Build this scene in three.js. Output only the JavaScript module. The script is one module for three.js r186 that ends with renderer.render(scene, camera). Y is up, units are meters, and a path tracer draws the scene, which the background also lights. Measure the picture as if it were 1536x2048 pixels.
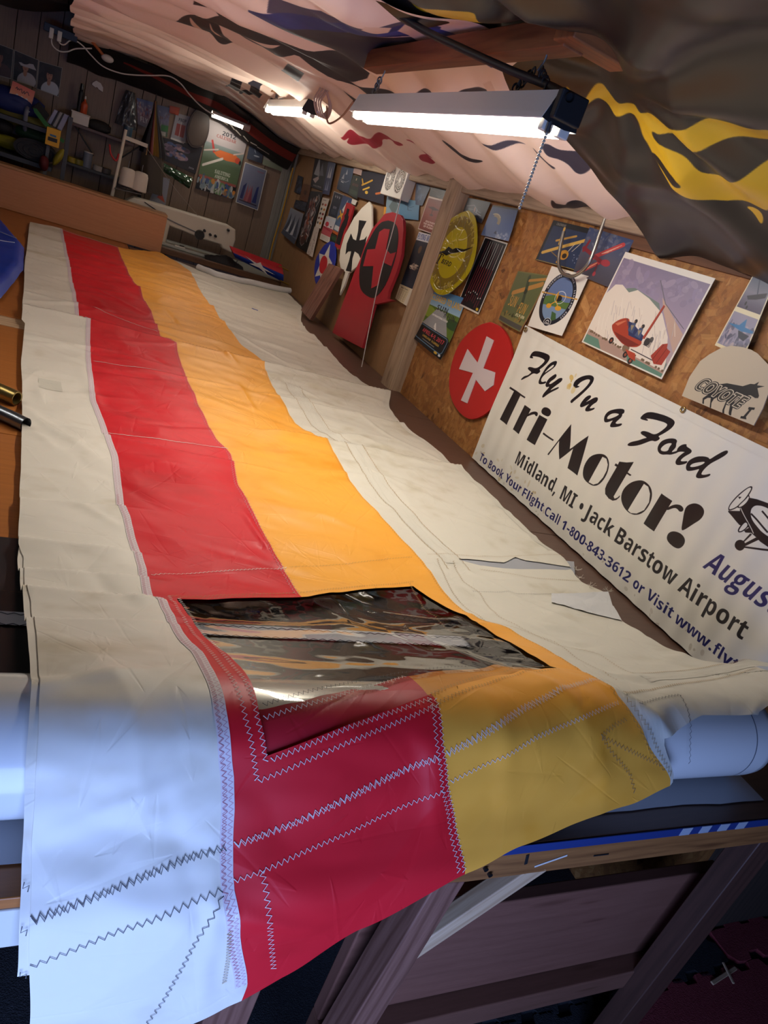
import * as THREE from 'three';
import { mergeGeometries } from 'three/addons/utils/BufferGeometryUtils.js';
import { RoundedBoxGeometry } from 'three/addons/geometries/RoundedBoxGeometry.js';
import { RectAreaLightUniformsLib } from 'three/addons/lights/RectAreaLightUniformsLib.js';

// ---------------------------------------------------------------- camera, sky, lights, exposure
RectAreaLightUniformsLib.init();
const scene = new THREE.Scene();
const renderer = new THREE.WebGLRenderer({ antialias: true });
renderer.toneMapping = THREE.LinearToneMapping;
renderer.toneMappingExposure = 1.0;
renderer.shadowMap.enabled = true;
const camera = new THREE.PerspectiveCamera(71.67, 1536 / 2048, 0.05, 60);
camera.position.set(0, 1.66, 0);
camera.quaternion.setFromRotationMatrix(new THREE.Matrix4().makeBasis(
  new THREE.Vector3(0.87989, 0.31989, 0.35137), new THREE.Vector3(-0.12994, 0.87325, -0.46962), new THREE.Vector3(-0.45706, 0.36756, 0.80993)));
scene.background = new THREE.Color().setRGB(0.30, 0.50, 1.0);          // blue dusk-side sky, seen only through the doorway
scene.backgroundIntensity = 1.5;
function areaLight(name, color, intensity, w, h, pos, target, parent = scene) {
  const l = new THREE.RectAreaLight(new THREE.Color().setRGB(...color), intensity, w, h);
  l.name = name; l.position.set(...pos); parent.add(l); l.lookAt(...target); return l;
}
const DOOR = { x0: -0.95, x1: 0.52, h: 1.22, z: 0.72 };          // unseen opening behind the camera, kept low so daylight spares the back wall
areaLight('doorway_daylight', [0.32, 0.475, 1.0], 7.8, DOOR.x1 - DOOR.x0, DOOR.h - 0.06, [(DOOR.x0 + DOOR.x1) / 2, DOOR.h / 2, DOOR.z - 0.01], [(DOOR.x0 + DOOR.x1) / 2, DOOR.h / 2, -3]);
const TUBE_WARM = [1.0, 0.93, 0.83];
const LAMP_MAIN = 30, LAMP_SHORT = 25, LAMP_BACK = 19, FILL_LEFT = 13;

// ---------------------------------------------------------------- helpers
const PI = Math.PI, V3 = (x, y, z) => new THREE.Vector3(x, y, z);
function rng(seed) { let s = seed >>> 0; return () => { s = (s + 0x6d2b79f5) | 0; let t = Math.imul(s ^ (s >>> 15), 1 | s); t = (t + Math.imul(t ^ (t >>> 7), 61 | t)) ^ t; return ((t ^ (t >>> 14)) >>> 0) / 4294967296; }; }
const lerp = (a, b, t) => a + (b - a) * t, clamp = (x, a, b) => Math.min(b, Math.max(a, x));
const smooth = (a, b, x) => { const t = clamp((x - a) / (b - a), 0, 1); return t * t * (3 - 2 * t); };
const hash = (i, j, s) => { let h = Math.imul(i, 374761393) + Math.imul(j, 668265263) + Math.imul(s, 974634777); h = Math.imul(h ^ (h >>> 13), 1274126177); return ((h ^ (h >>> 16)) >>> 0) / 4294967296; };
function vnoise(x, y, s = 1, per = 0) {
  const ix = Math.floor(x), iy = Math.floor(y), fx = x - ix, fy = y - iy, u = fx * fx * (3 - 2 * fx), v = fy * fy * (3 - 2 * fy);
  const w = per ? (k) => ((k % per) + per) % per : (k) => k;
  return lerp(lerp(hash(w(ix), w(iy), s), hash(w(ix + 1), w(iy), s), u), lerp(hash(w(ix), w(iy + 1), s), hash(w(ix + 1), w(iy + 1), s), u), v);
}
function fbm(x, y, s = 1, oct = 4, per = 0) { let a = 0.5, t = 0, n = 0; for (let i = 0; i < oct; i++) { t += a * vnoise(x, y, s + i, per); n += a; a *= 0.5; x *= 2; y *= 2; per *= 2; } return t / n; }
const taken = {};
function numbered(n) { taken[n] = (taken[n] ?? -1) + 1; return taken[n] ? n + '_' + String(taken[n]).padStart(3, '0') : n; }
function tag(o, label, category, group, kind) { if (label) o.userData.label = label; if (category) o.userData.category = category; if (group) o.userData.group = group; if (kind) o.userData.kind = kind; return o; }
function thing(name, label, category, pos = [0, 0, 0], rotY = 0, group) {
  const g = new THREE.Group(); g.name = numbered(name); g.position.set(...pos); g.rotation.y = rotY; scene.add(g); return tag(g, label, category, group);
}
function mesh(name, geo, mat, parent = scene) {
  const m = new THREE.Mesh(geo, mat); m.name = parent === scene ? numbered(name) : name; m.castShadow = m.receiveShadow = true; parent.add(m); return m;
}
function struct(name, geo, mat) { const m = mesh(name, geo, mat); m.name = name; m.userData.kind = 'structure'; return m; }
function boxAt(x0, x1, y0, y1, z0, z1, r = 0) {
  const w = Math.abs(x1 - x0), h = Math.abs(y1 - y0), d = Math.abs(z1 - z0), rr = Math.min(r, w * 0.45, h * 0.45, d * 0.45);
  const g = rr > 0 ? new RoundedBoxGeometry(w, h, d, 2, rr) : new THREE.BoxGeometry(w, h, d);
  uvBox(g); return g.translate((x0 + x1) / 2, (y0 + y1) / 2, (z0 + z1) / 2);
}
// uv in metres by the dominant axis of the normal; the long side runs along u
function uvBox(g) {
  const p = g.attributes.position, n = g.attributes.normal, uv = g.attributes.uv;
  g.computeBoundingBox(); const s = g.boundingBox.getSize(V3());
  for (let i = 0; i < p.count; i++) {
    const nx = Math.abs(n.getX(i)), ny = Math.abs(n.getY(i)), nz = Math.abs(n.getZ(i)), P = [p.getX(i), p.getY(i), p.getZ(i)];
    const k = nx >= ny && nx >= nz ? [1, 2] : ny >= nz ? [0, 2] : [0, 1], S = s.toArray();
    const a = S[k[0]] >= S[k[1]] ? k : [k[1], k[0]];
    uv.setXY(i, P[a[0]], P[a[1]]);
  }
  return g;
}
function beam(a, b, w, h, up = V3(0, 1, 0), r = 0.003) {      // a board of section w x h from a to b
  const A = V3(...a), B = V3(...b), L = A.distanceTo(B), g = boxAt(-w / 2, w / 2, -h / 2, h / 2, 0, L, r);
  const z = B.clone().sub(A).normalize(), x = up.clone().cross(z).normalize(), y = z.clone().cross(x);
  return g.applyMatrix4(new THREE.Matrix4().makeBasis(x, y, z).setPosition(A));
}
function tube(pts, r, seg = 48, rad = 8, closed = false) { return new THREE.TubeGeometry(new THREE.CatmullRomCurve3(pts.map((p) => V3(...p)), closed), seg, r, rad, closed); }
function cyl(a, b, r0, r1 = r0, rad = 24) { const A = V3(...a), B = V3(...b), g = new THREE.CylinderGeometry(r1, r0, A.distanceTo(B), rad); g.translate(0, A.distanceTo(B) / 2, 0); return g.applyQuaternion(new THREE.Quaternion().setFromUnitVectors(V3(0, 1, 0), B.clone().sub(A).normalize())).translate(A.x, A.y, A.z); }
function lathe(pts, seg = 32) { return new THREE.LatheGeometry(pts.map((p) => new THREE.Vector2(p[0], p[1])), seg); }
function pairs(a) { const r = []; for (let i = 0; i < a.length; i += 2) r.push([a[i], a[i + 1]]); return r; }
// a grid surface from f(u, v) -> [x, y, z]; uvf gives the texture coordinates
function gridGeo(nu, nv, f, uvf, flip) {
  const pos = [], uv = [], idx = [];
  for (let j = 0; j <= nv; j++) for (let i = 0; i <= nu; i++) { const u = i / nu, v = j / nv; pos.push(...f(u, v)); uv.push(...(uvf ? uvf(u, v) : [u, 1 - v])); }
  for (let j = 0; j < nv; j++) for (let i = 0; i < nu; i++) { const a = j * (nu + 1) + i, b = a + 1, c = a + nu + 1, d = c + 1; if (flip) idx.push(a, b, c, b, d, c); else idx.push(a, c, b, b, c, d); }
  const g = new THREE.BufferGeometry(); g.setAttribute('position', new THREE.Float32BufferAttribute(pos, 3)); g.setAttribute('uv', new THREE.Float32BufferAttribute(uv, 2)); g.setIndex(idx); g.computeVertexNormals(); return g;
}

// ---------------------------------------------------------------- textures and materials
function canvas(w, h) { const c = document.createElement('canvas'); c.width = w; c.height = h; return [c, c.getContext('2d')]; }
function canvasTex(c, srgb = true) { const t = new THREE.CanvasTexture(c); if (srgb) t.colorSpace = THREE.SRGBColorSpace; t.anisotropy = 8; return t; }
function dataTex(n, f, srgb, rep) {                     // f(u, v) -> [r, g, b] 0..255, tileable by its author
  const d = new Uint8Array(n * n * 4);
  for (let j = 0; j < n; j++) for (let i = 0; i < n; i++) { const c = f(i / n, j / n), o = (j * n + i) * 4; d[o] = clamp(c[0], 0, 255); d[o + 1] = clamp(c[1], 0, 255); d[o + 2] = clamp(c[2], 0, 255); d[o + 3] = 255; }
  const t = new THREE.DataTexture(d, n, n); t.wrapS = t.wrapT = THREE.RepeatWrapping; t.magFilter = THREE.LinearFilter; t.minFilter = THREE.LinearMipmapLinearFilter; t.generateMipmaps = true;
  if (srgb) t.colorSpace = THREE.SRGBColorSpace; if (rep) t.repeat.set(...rep); t.needsUpdate = true; return t;
}
const S = (hex) => new THREE.Color(hex);
function mat(color, roughness = 0.6, o = {}) { return new THREE.MeshStandardMaterial({ color: S(color), roughness, side: THREE.DoubleSide, ...o }); }
function phys(color, roughness, o = {}) { return new THREE.MeshPhysicalMaterial({ color: S(color), roughness, side: THREE.DoubleSide, ...o }); }
// wood: grain along u
function woodTex(base, dark, seed, knots = 3, n = 256, streak = 1) {
  const r = rng(seed), K = []; for (let i = 0; i < knots; i++) K.push([r(), r(), 0.012 + r() * 0.02]);
  const B = new THREE.Color(base), D = new THREE.Color(dark), b = [B.r, B.g, B.b].map((v, i) => Math.round(255 * Math.pow(v, 1 / 2.2))), d = [D.r, D.g, D.b].map((v) => Math.round(255 * Math.pow(v, 1 / 2.2)));
  return dataTex(n, (u, v) => {
    let vv = v + 0.03 * (fbm(u * 4, v * 4, seed, 3, 4) - 0.5), k = 0;
    for (const [kx, ky, kr] of K) { let dx = Math.abs(u - kx), dy = Math.abs(v - ky); dx = Math.min(dx, 1 - dx) * 0.4; dy = Math.min(dy, 1 - dy); const q = Math.hypot(dx, dy); vv += 0.05 * Math.exp(-q * q / (kr * kr * 5)) * Math.sign(v - ky || 1); if (q < kr) k = Math.max(k, 1 - q / kr); }
    const ring = Math.pow(0.5 + 0.5 * Math.sin(2 * PI * (vv * 14 + 2 * fbm(u * 2, v * 6, seed + 5, 2, 2))), 3), fine = vnoise(u * 24, v * 192, seed + 9, 0);
    const t = clamp(0.42 * ring * streak + 0.3 * fine + 0.3 * fbm(u * 6, v * 24, seed + 3, 3, 6) + 0.9 * k - 0.12, 0, 1);
    return [lerp(b[0], d[0], t), lerp(b[1], d[1], t), lerp(b[2], d[2], t)];
  }, true, [1 / 0.9, 1 / 0.35]);
}
function wood(base, dark, seed, rough = 0.55, knots = 3, o = {}, streak = 0.75) { return mat('#ffffff', rough, { map: woodTex(base, dark, seed, knots, 256, streak), ...o }); }

// ---------------------------------------------------------------- the room
const XW = 1.712, ZB = -6.6, ZJ = -0.84, YT = 0.86;
function osbTextures() {
  const n = 1024, [c, g] = canvas(n, n), [c2, g2] = canvas(n, n), r = rng(77);
  g.fillStyle = '#8a5a2c'; g.fillRect(0, 0, n, n); g2.fillStyle = '#606060'; g2.fillRect(0, 0, n, n);
  const tones = ['#a06a36', '#ad763e', '#965f2d', '#b58349', '#84522a', '#a8723b', '#9c6532', '#4a2a14', '#c4945a'];
  for (let i = 0; i < 2300; i++) {
    const x = r() * n, y = r() * n, L = 34 + r() * r() * 130, w = 12 + r() * 30, a = (r() < 0.6 ? PI / 2 : 0) + (r() - 0.5) * 1.3, t = tones[Math.floor(r() * (r() < 0.85 ? 7 : 9))], b = 70 + Math.floor(r() * 120);
    for (const [ox, oy] of [[0, 0], [n, 0], [-n, 0], [0, n], [0, -n]]) {
      if (x + ox < -180 || x + ox > n + 180 || y + oy < -180 || y + oy > n + 180) continue;
      for (const [q, f] of [[g, t], [g2, `rgb(${b},${b},${b})`]]) {
        q.save(); q.translate(x + ox, y + oy); q.rotate(a); q.fillStyle = f; q.globalAlpha = q === g ? 0.55 : 0.8;
        q.beginPath(); q.moveTo(-L / 2, -w / 2); q.lineTo(L / 2 - w * r(), -w / 2 + 2); q.lineTo(L / 2, w / 3); q.lineTo(-L / 2 + w * 0.6, w / 2); q.closePath(); q.fill();
        if (q === g) { q.globalAlpha = 0.16; q.strokeStyle = '#4a2a10'; q.lineWidth = 1; q.stroke(); q.beginPath(); q.moveTo(-L / 2, 0); q.lineTo(L / 2, 1); q.stroke(); }
        q.restore();
      }
    }
  }
  const a = canvasTex(c), b = canvasTex(c2, false); for (const t of [a, b]) { t.wrapS = t.wrapT = THREE.RepeatWrapping; t.repeat.set(1 / 0.85, 1 / 0.85); } return [a, b];
}
const [osbMap, osbBump] = osbTextures();
const osbMat = mat('#ffffff', 0.62, { map: osbMap, bumpMap: osbBump, bumpScale: 0.0018 });
const plyMat = wood('#9a744c', '#7a5836', 31, 0.6, 2, {}, 0.25); plyMat.map.repeat.set(1 / 0.5, 1 / 1.4); plyMat.map.rotation = PI / 2;
const panelMat = wood('#86705c', '#6c5848', 32, 0.5, 1, {}, 0.4);
const roughPine = wood('#b2977b', '#7c624b', 33, 0.75, 4);
const pinePale = wood('#c9ac8c', '#94714f', 34, 0.6, 4);
const brownWood = wood('#8a6152', '#553226', 35, 0.42, 5, {}, 1), darkLeg = wood('#54352a', '#38221a', 47, 0.5, 2);
const orangeWood = wood('#b06c30', '#8a4f20', 36, 0.38, 2, {}, 0.35);
const apronWood = wood('#9a6636', '#643a1a', 37, 0.5, 5);
const darkBoard = wood('#634638', '#4c3429', 38, 0.42, 0, {}, 0.3);
const barnMat = wood('#4a3a2e', '#2f231b', 39, 0.8, 3);
const boxPly = wood('#c48a5e', '#ad7148', 40, 0.5, 0, {}, 0.3);
const whitePaint = mat('#cfcdc4', 0.5), greyTrim = wood('#8d8a82', '#6a665f', 41, 0.7, 1);
const black = mat('#17171a', 0.55), blackGloss = mat('#141416', 0.25), steel = mat('#7d7f82', 0.4, { metalness: 0.8 }), whitePlastic = mat('#d8d4ca', 0.4);

// floor: bare dark boards with foam puzzle mats lying on it
struct('floor', boxAt(-2.4, 3.2, -0.1, 0, -6.8, 1.3), mat('#1d1c1f', 0.9));
// right wall: plywood at the back, OSB in front of the post, a jog to the wider front bay
struct('wall_right', boxAt(XW, XW + 0.14, 0, 2.45, -6.74, -3.42), plyMat);
struct('wall_right_front', boxAt(XW, XW + 0.14, 0, 2.45, -3.42, ZJ), osbMat);
struct('wall_jog', boxAt(XW + 0.14, 3.2, 0, 2.45, ZJ - 0.12, ZJ), barnMat);
struct('wall_bay_right', boxAt(3.08, 3.2, 0, 2.45, ZJ, 1.1), barnMat);
struct('wall_left', boxAt(-2.4, -2.26, 0, 2.6, -6.74, 1.1), barnMat);
{ // front wall around the doorway
  const z0 = DOOR.z, z1 = DOOR.z + 0.14;
  struct('wall_front', mergeGeometries([boxAt(-2.26, DOOR.x0, 0, 2.5, z0, z1), boxAt(DOOR.x1, 3.2, 0, 2.5, z0, z1), boxAt(DOOR.x0, DOOR.x1, DOOR.h, 2.5, z0, z1)]), barnMat);
}
{ // back wall of grooved dark panelling, each panel a board of its own
  const w = new THREE.Group(); w.name = 'wall_back'; w.userData.kind = 'structure'; scene.add(w);
  mesh('backing', boxAt(-2.26, XW, 0, 2.6, ZB - 0.14, ZB - 0.012), mat('#17120e', 0.9), w);
  const r = rng(5); let x = -2.26;
  while (x < XW - 0.02) { const d = Math.min(r() < 0.5 ? 0.2 : 0.145, XW - x); mesh('panel', boxAt(x + 0.002, x + d - 0.002, 0, 2.45, ZB - 0.012, ZB, 0.002), panelMat, w); x += d; }
}
{ // roof boards and rafters above the hung banners
  const c = new THREE.Group(); c.name = 'ceiling'; c.userData.kind = 'structure'; scene.add(c);
  mesh('decking', boxAt(-2.4, 3.2, 2.5, 2.56, -6.74, 1.1), mat('#241a14', 0.9), c);
  let z = -6.74; const r = rng(8);
  while (z < 1.05) { const d = 0.19; mesh('board', boxAt(-2.4, 3.2, 2.478, 2.498, z + 0.002, z + d - 0.002), barnMat, c); z += d; }
  for (let i = 0; i < 12; i++) mesh('rafter', boxAt(-2.3, 1.75, 2.34, 2.478, -6.5 + i * 0.61, -6.46 + i * 0.61, 0.003), barnMat, c);
}
// upright post, top plate, corner trim
struct('trim_1', gridGeo(10, 40, (u, v) => {   // rough round-cornered post proud of the right wall
  const y = lerp(0, 2.2, v), a = PI * u, w = 0.075 + 0.006 * (fbm(v * 6, 0.3, 4) - 0.5), d = 0.07;
  const ex = Math.sign(Math.cos(a)) * Math.pow(Math.abs(Math.cos(a)), 0.45), ez = Math.pow(Math.sin(a), 0.45);
  return [XW - d * ez + 0.005 * (fbm(v * 14, u * 6, 3) - 0.5), y, -3.385 - w * ex + 0.012 * (fbm(v * 3, 1.7, 9) - 0.5)];
}, (u, v) => [v * 2.2, u * 0.3], true), roughPine);
struct('trim_2', boxAt(XW - 0.05, XW, 1.865, 1.96, -6.6, -0.9, 0.008), wood('#a38d76', '#75604c', 46, 0.8, 3));
struct('trim_3', boxAt(XW - 0.09, XW - 0.02, 0.86, 2.0, ZB, ZB + 0.02, 0.004), greyTrim);
struct('trim_4', boxAt(XW - 0.02, XW, 0.86, 2.0, ZB + 0.02, ZB + 0.09, 0.004), greyTrim);
struct('shade_strip_5', boxAt(XW - 0.012, XW, 1.825, 1.865, -2.25, -0.95, 0.003), wood('#6a4228', '#482a18', 42, 0.7, 2)); // dark strip painting in the shade under the plate
tag(mesh('yellow_rope', tube([[XW - 0.03, 1.75, ZB + 0.12], [XW - 0.026, 1.4, ZB + 0.13], [XW - 0.035, 1.1, ZB + 0.12], [XW - 0.03, 0.9, ZB + 0.14]], 0.006, 40), mat('#b98a1e', 0.7)), 'thin yellow rope hanging down the grey corner trim', 'rope');

// foam puzzle mats on the floor in the front bay
function matGeo(x0, x1, z0, z1) {                 // interlocking tabs along all edges
  const s = new THREE.Shape(), pt = [];
  const edge = (ax, az, bx, bz, nx, nz, ph) => { const L = Math.hypot(bx - ax, bz - az), n = Math.round(L / 0.06); for (let i = 0; i < n; i++) { const o = (i + ph) % 2 ? 0.022 : 0; for (const [t, k] of [[0.15, 1], [0.5, 1.12], [0.85, 1]]) { const q = (i + t + (o ? (t - 0.5) * 0.3 : 0)) / n; pt.push([lerp(ax, bx, q) + nx * o * k, lerp(az, bz, q) + nz * o * k]); } } };
  edge(x0, z0, x1, z0, 0, -1, 0); edge(x1, z0, x1, z1, 1, 0, 1); edge(x1, z1, x0, z1, 0, 1, 0); edge(x0, z1, x0, z0, -1, 0, 1);
  pt.forEach((p, i) => (i ? s.lineTo(p[0], -p[1]) : s.moveTo(p[0], -p[1])));
  const g = new THREE.ExtrudeGeometry(s, { depth: 0.012, bevelEnabled: true, bevelSize: 0.001, bevelThickness: 0.001, bevelSegments: 1 }); return g.rotateX(-PI / 2);
}
const foamBump = dataTex(256, (u, v) => { const k = 255 * vnoise(u * 96, v * 96, 3, 96); return [k, k, k]; }, false, [6, 6]);
const foamSpeck = (base, light, seed) => { const T = dataTex(256, (u, v) => { const k = vnoise(u * 128, v * 128, seed, 128); const B = new THREE.Color(base), q = k > 0.93 ? light : 0; const e = (c) => 255 * Math.pow(c, 1 / 2.2) + q + 10 * (vnoise(u * 40, v * 40, 2, 40) - 0.5); return [e(B.r), e(B.g), e(B.b)]; }, true, [4, 4]); return mat('#ffffff', 0.92, { map: T, bumpMap: foamBump, bumpScale: 0.001 }); };
const foamBlack = foamSpeck('#1c1d22', 34, 21), foamRed = foamSpeck('#8a3138', 26, 22);
tag(mesh('floor_mat', matGeo(-1.2, 2.06, -2.6, -0.735), foamBlack), 'large black foam puzzle mat lying under the front of the tables', 'floor mat');
tag(mesh('floor_mat', matGeo(1.62, 2.92, -0.70, 0.5), foamRed), 'dark red foam puzzle mat in front of the right table leg', 'floor mat');
tag(mesh('floor_mat', matGeo(2.12, 2.98, -0.83, -0.75).translate(0, 0.001, 0), foamRed), 'dark red foam mat strip behind the black mat edge', 'floor mat');
tag(mesh('floor_mat', matGeo(-2.0, 1.56, -0.70, 0.8), foamBlack), 'black foam puzzle mat on the floor below the hanging sail hem', 'floor mat');
{ const t = thing('wood_scrap', 'small pale wood splinters crossed on the black foam mat edge', 'scrap', [2.02, 0.014, -0.70]);
  mesh('splinter', beam([-0.07, 0.004, 0.012], [0.06, 0.006, -0.01], 0.012, 0.006), pinePale, t); mesh('splinter', beam([0.0, 0.012, 0.03], [0.02, 0.012, -0.03], 0.008, 0.005), pinePale, t); }

// ---------------------------------------------------------------- the two work tables under the sail
{
  const t = thing('work_table', 'long dark brown hardboard work table with a blue painted front edge along the posters wall', 'table', [1.08, 0, -2]);
  const X = (x) => x - 1.08, Z = (z) => z + 2;
  const cuts = [-0.583, -1.78, -2.9, -3.5, -4.7, -5.72];
  for (let i = 0; i < 5; i++) mesh('top_panel', boxAt(X(0.47), X(1.708), YT - 0.018, YT, Z(cuts[i]) - 0.0015, Z(cuts[i + 1]) + 0.0015, 0.002), darkBoard, t);
  const e = mesh('blue_edge', boxAt(X(0.47), X(1.708), YT - 0.019, YT - 0.0005, Z(-0.583), Z(-0.581), 0.0005), mat('#183070', 0.65), t); e.userData.label = 'worn blue painted front edge';
  for (let i = 0; i < 4; i++) mesh('tape_mark', boxAt(X(1.14 + i * 0.052), X(1.166 + i * 0.052), YT - 0.018, YT, Z(-0.581), Z(-0.5802)), mat('#9aa4b4', 0.6), t);
  mesh('apron', boxAt(X(0.5), X(1.70), 0.785, YT - 0.019, Z(-0.621), Z(-0.583), 0.002), apronWood, t);
  // pencil and tape marks that lie on the apron
  mesh('chalk_mark', beam([X(0.825), 0.803, Z(-0.5822)], [X(0.885), 0.822, Z(-0.5822)], 0.004, 0.001, V3(0, 0, 1)), mat('#c8c4be', 0.8), t);
  mesh('marker_line', beam([X(0.795), 0.835, Z(-0.5822)], [X(0.802), 0.812, Z(-0.5822)], 0.006, 0.001, V3(0, 0, 1)), black, t);
  mesh('marker_line', beam([X(0.95), 0.812, Z(-0.5822)], [X(0.985), 0.812, Z(-0.5822)], 0.003, 0.001, V3(0, 0, 1)), black, t);
  mesh('leg', beam([X(0.607), 0.0, Z(-0.615)], [X(0.667), 0.79, Z(-0.612)], 0.056, 0.06, V3(0, 0, 1)), brownWood, t);
  mesh('leg', beam([X(1.44), 0.0, Z(-0.615)], [X(1.47), 0.79, Z(-0.612)], 0.075, 0.05, V3(0, 0, 1)), darkLeg, t);
  mesh('leg', beam([X(1.60), 0.0, Z(-5.6)], [X(1.60), 0.84, Z(-5.6)], 0.09, 0.06, V3(0, 0, 1)), brownWood, t);
  mesh('leg', beam([X(0.62), 0.0, Z(-5.6)], [X(0.62), 0.84, Z(-5.6)], 0.09, 0.06, V3(0, 0, 1)), brownWood, t);
  mesh('diagonal_brace', beam([X(0.655), 0.60, Z(-0.598)], [X(0.85), 0.80, Z(-0.598)], 0.036, 0.03, V3(0, 0, 1)), pinePale, t);
  mesh('stretcher', boxAt(X(0.62), X(1.56), 0.30, 0.575, Z(-0.70), Z(-0.671), 0.004), wood('#84594a', '#6a4336', 51, 0.3, 4, {}, 0.35), t);
  mesh('lower_rail', boxAt(X(0.62), X(1.56), 0.238, 0.299, Z(-0.70), Z(-0.632), 0.004), wood('#7c5344', '#62402f', 52, 0.3, 2, {}, 0.35), t);
  mesh('side_rail', boxAt(X(1.5), X(1.54), 0.7, 0.84, Z(-5.6), Z(-0.66), 0.003), brownWood, t);
  mesh('side_rail', boxAt(X(0.56), X(0.60), 0.7, 0.84, Z(-5.6), Z(-0.66), 0.003), brownWood, t);
  for (const [x, y] of [[0.72, 0.815], [0.735, 0.80]]) mesh('bolt_head', cyl([X(x), y, Z(-0.584)], [X(x), y, Z(-0.578)], 0.004), blackGloss, t);
}
{
  const t = thing('work_table', 'orange-brown plywood work table with a white painted front apron left of the dark table', 'table', [-0.4, 0, -2]);
  const X = (x) => x + 0.4, Z = (z) => z + 2;
  const cuts = [-0.583, -1.9, -3.05, -4.3, -6.02];
  for (let i = 0; i < 4; i++) mesh('top_panel', boxAt(X(-1.3), X(0.465), YT - 0.018, YT, Z(cuts[i]) - 0.0015, Z(cuts[i + 1]) + 0.0015, 0.002), orangeWood, t);
  const a = mesh('apron', boxAt(X(-1.3), X(0.465), 0.775, YT - 0.019, Z(-0.62), Z(-0.583), 0.003), whitePaint, t); a.userData.label = 'white painted front apron';
  for (const [x, z] of [[-1.2, -0.66], [0.4, -0.66], [-1.2, -5.4], [0.4, -5.4]]) mesh('leg', boxAt(X(x) - 0.04, X(x) + 0.04, 0, YT - 0.018, Z(z) - 0.04, Z(z) + 0.04, 0.004), brownWood, t);
  for (const x of [-1.26, 0.42]) mesh('side_rail', boxAt(X(x), X(x) + 0.035, 0.72, 0.84, Z(-5.5), Z(-0.63), 0.003), brownWood, t);
  const s = mesh('pale_batten', boxAt(X(-1.3), X(-0.02), YT, YT + 0.003, Z(-3.02), Z(-2.9), 0.001), pinePale, t); s.userData.label = 'pale strip let into the table top';
}
// white roll of material lying across both tables under the sail, on a loose plastic sheet
{
  const t = thing('fabric_roll', 'thick white roll of sheet material lying across the tables beneath the sail', 'roll', [0.2, YT + 0.004 + 0.085, -0.727]);
  const g = lathe([[0, -1.30], [0.03, -1.30], [0.068, -1.298], [0.080, -1.288], [0.085, -1.27], [0.085, 1.17], [0.083, 1.19], [0.074, 1.202], [0.03, 1.205], [0, 1.205]], 64); g.rotateZ(-PI / 2);
  mesh('roll', g, phys('#dcdcda', 0.22, { clearcoat: 0.3, clearcoatRoughness: 0.1 }), t);
  const seam = gridGeo(80, 1, (u, v) => { const a = u * 2 * PI, r = 0.0855; return [1.13 + v * 0.003, r * Math.cos(a), r * Math.sin(a)]; }); mesh('stitched_seam', seam, mat('#6c7078', 0.8), t);
  const sh = gridGeo(80, 6, (u, v) => [lerp(-1.3, 1.42, u), YT + 0.0025 + 0.002 * fbm(u * 30, v * 3, 5), lerp(-0.82, -0.632 + 0.012 * fbm(u * 22, 0, 3), v)]);
  tag(mesh('plastic_sheet', sh, phys('#c9ccd2', 0.3, { transmission: 0.25 })), 'loose pale plastic sheet lying under the white roll on the table', 'sheet');
}
{ // black cloth panel with a white zigzag-stitched tape, lying under the sail in front of the roll
  const t = thing('black_cloth', 'black cloth panel with a white zigzag stitched tape lying across the tables under the sail', 'cloth', [0.2, YT, -1.1]);
  const f = (u, v) => { const x = lerp(-1.2, 1.0, u), z = lerp(-0.27, 0.25, v) + 0.01 * (fbm(u * 5, v, 3) - 0.5); return [x, 0.003 + 0.003 * fbm(u * 14, v * 5, 2), z]; };
  mesh('cloth', gridGeo(90, 30, f), phys('#1b1b20', 0.35), t);
  const T = gridGeo(90, 2, (u, v) => { const x = lerp(-1.2, 1.0, u); return [x, 0.0075, lerp(-0.03, 0.008, v) + 0.012 * Math.sin(u * 3)]; });
  mesh('white_tape', T, mat('#b9bfd2', 0.6), t);
  const zz = []; for (const s of [-0.026, 0.004]) for (let i = 0; i < 220; i++) { const x = -1.2 + i * 0.01, o = 0.012 * Math.sin((x + 1.2) / 2.2 * 3); zz.push(beam([x, 0.008, s + o + (i % 2 ? 0.005 : 0)], [x + 0.01, 0.008, s + o + (i % 2 ? 0 : 0.005)], 0.0012, 0.0006)); }
  mesh('zigzag_stitch', mergeGeometries(zz), mat('#39415f', 0.8), t);
  const st = []; for (let i = 0; i < 180; i++) { const x = -1.2 + i * 0.012; st.push(beam([x, 0.0098, -0.075], [x + 0.008, 0.0098, -0.075], 0.001, 0.0006)); }
  mesh('running_stitch', mergeGeometries(st), mat('#6b5a4c', 0.8), t);
}
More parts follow.
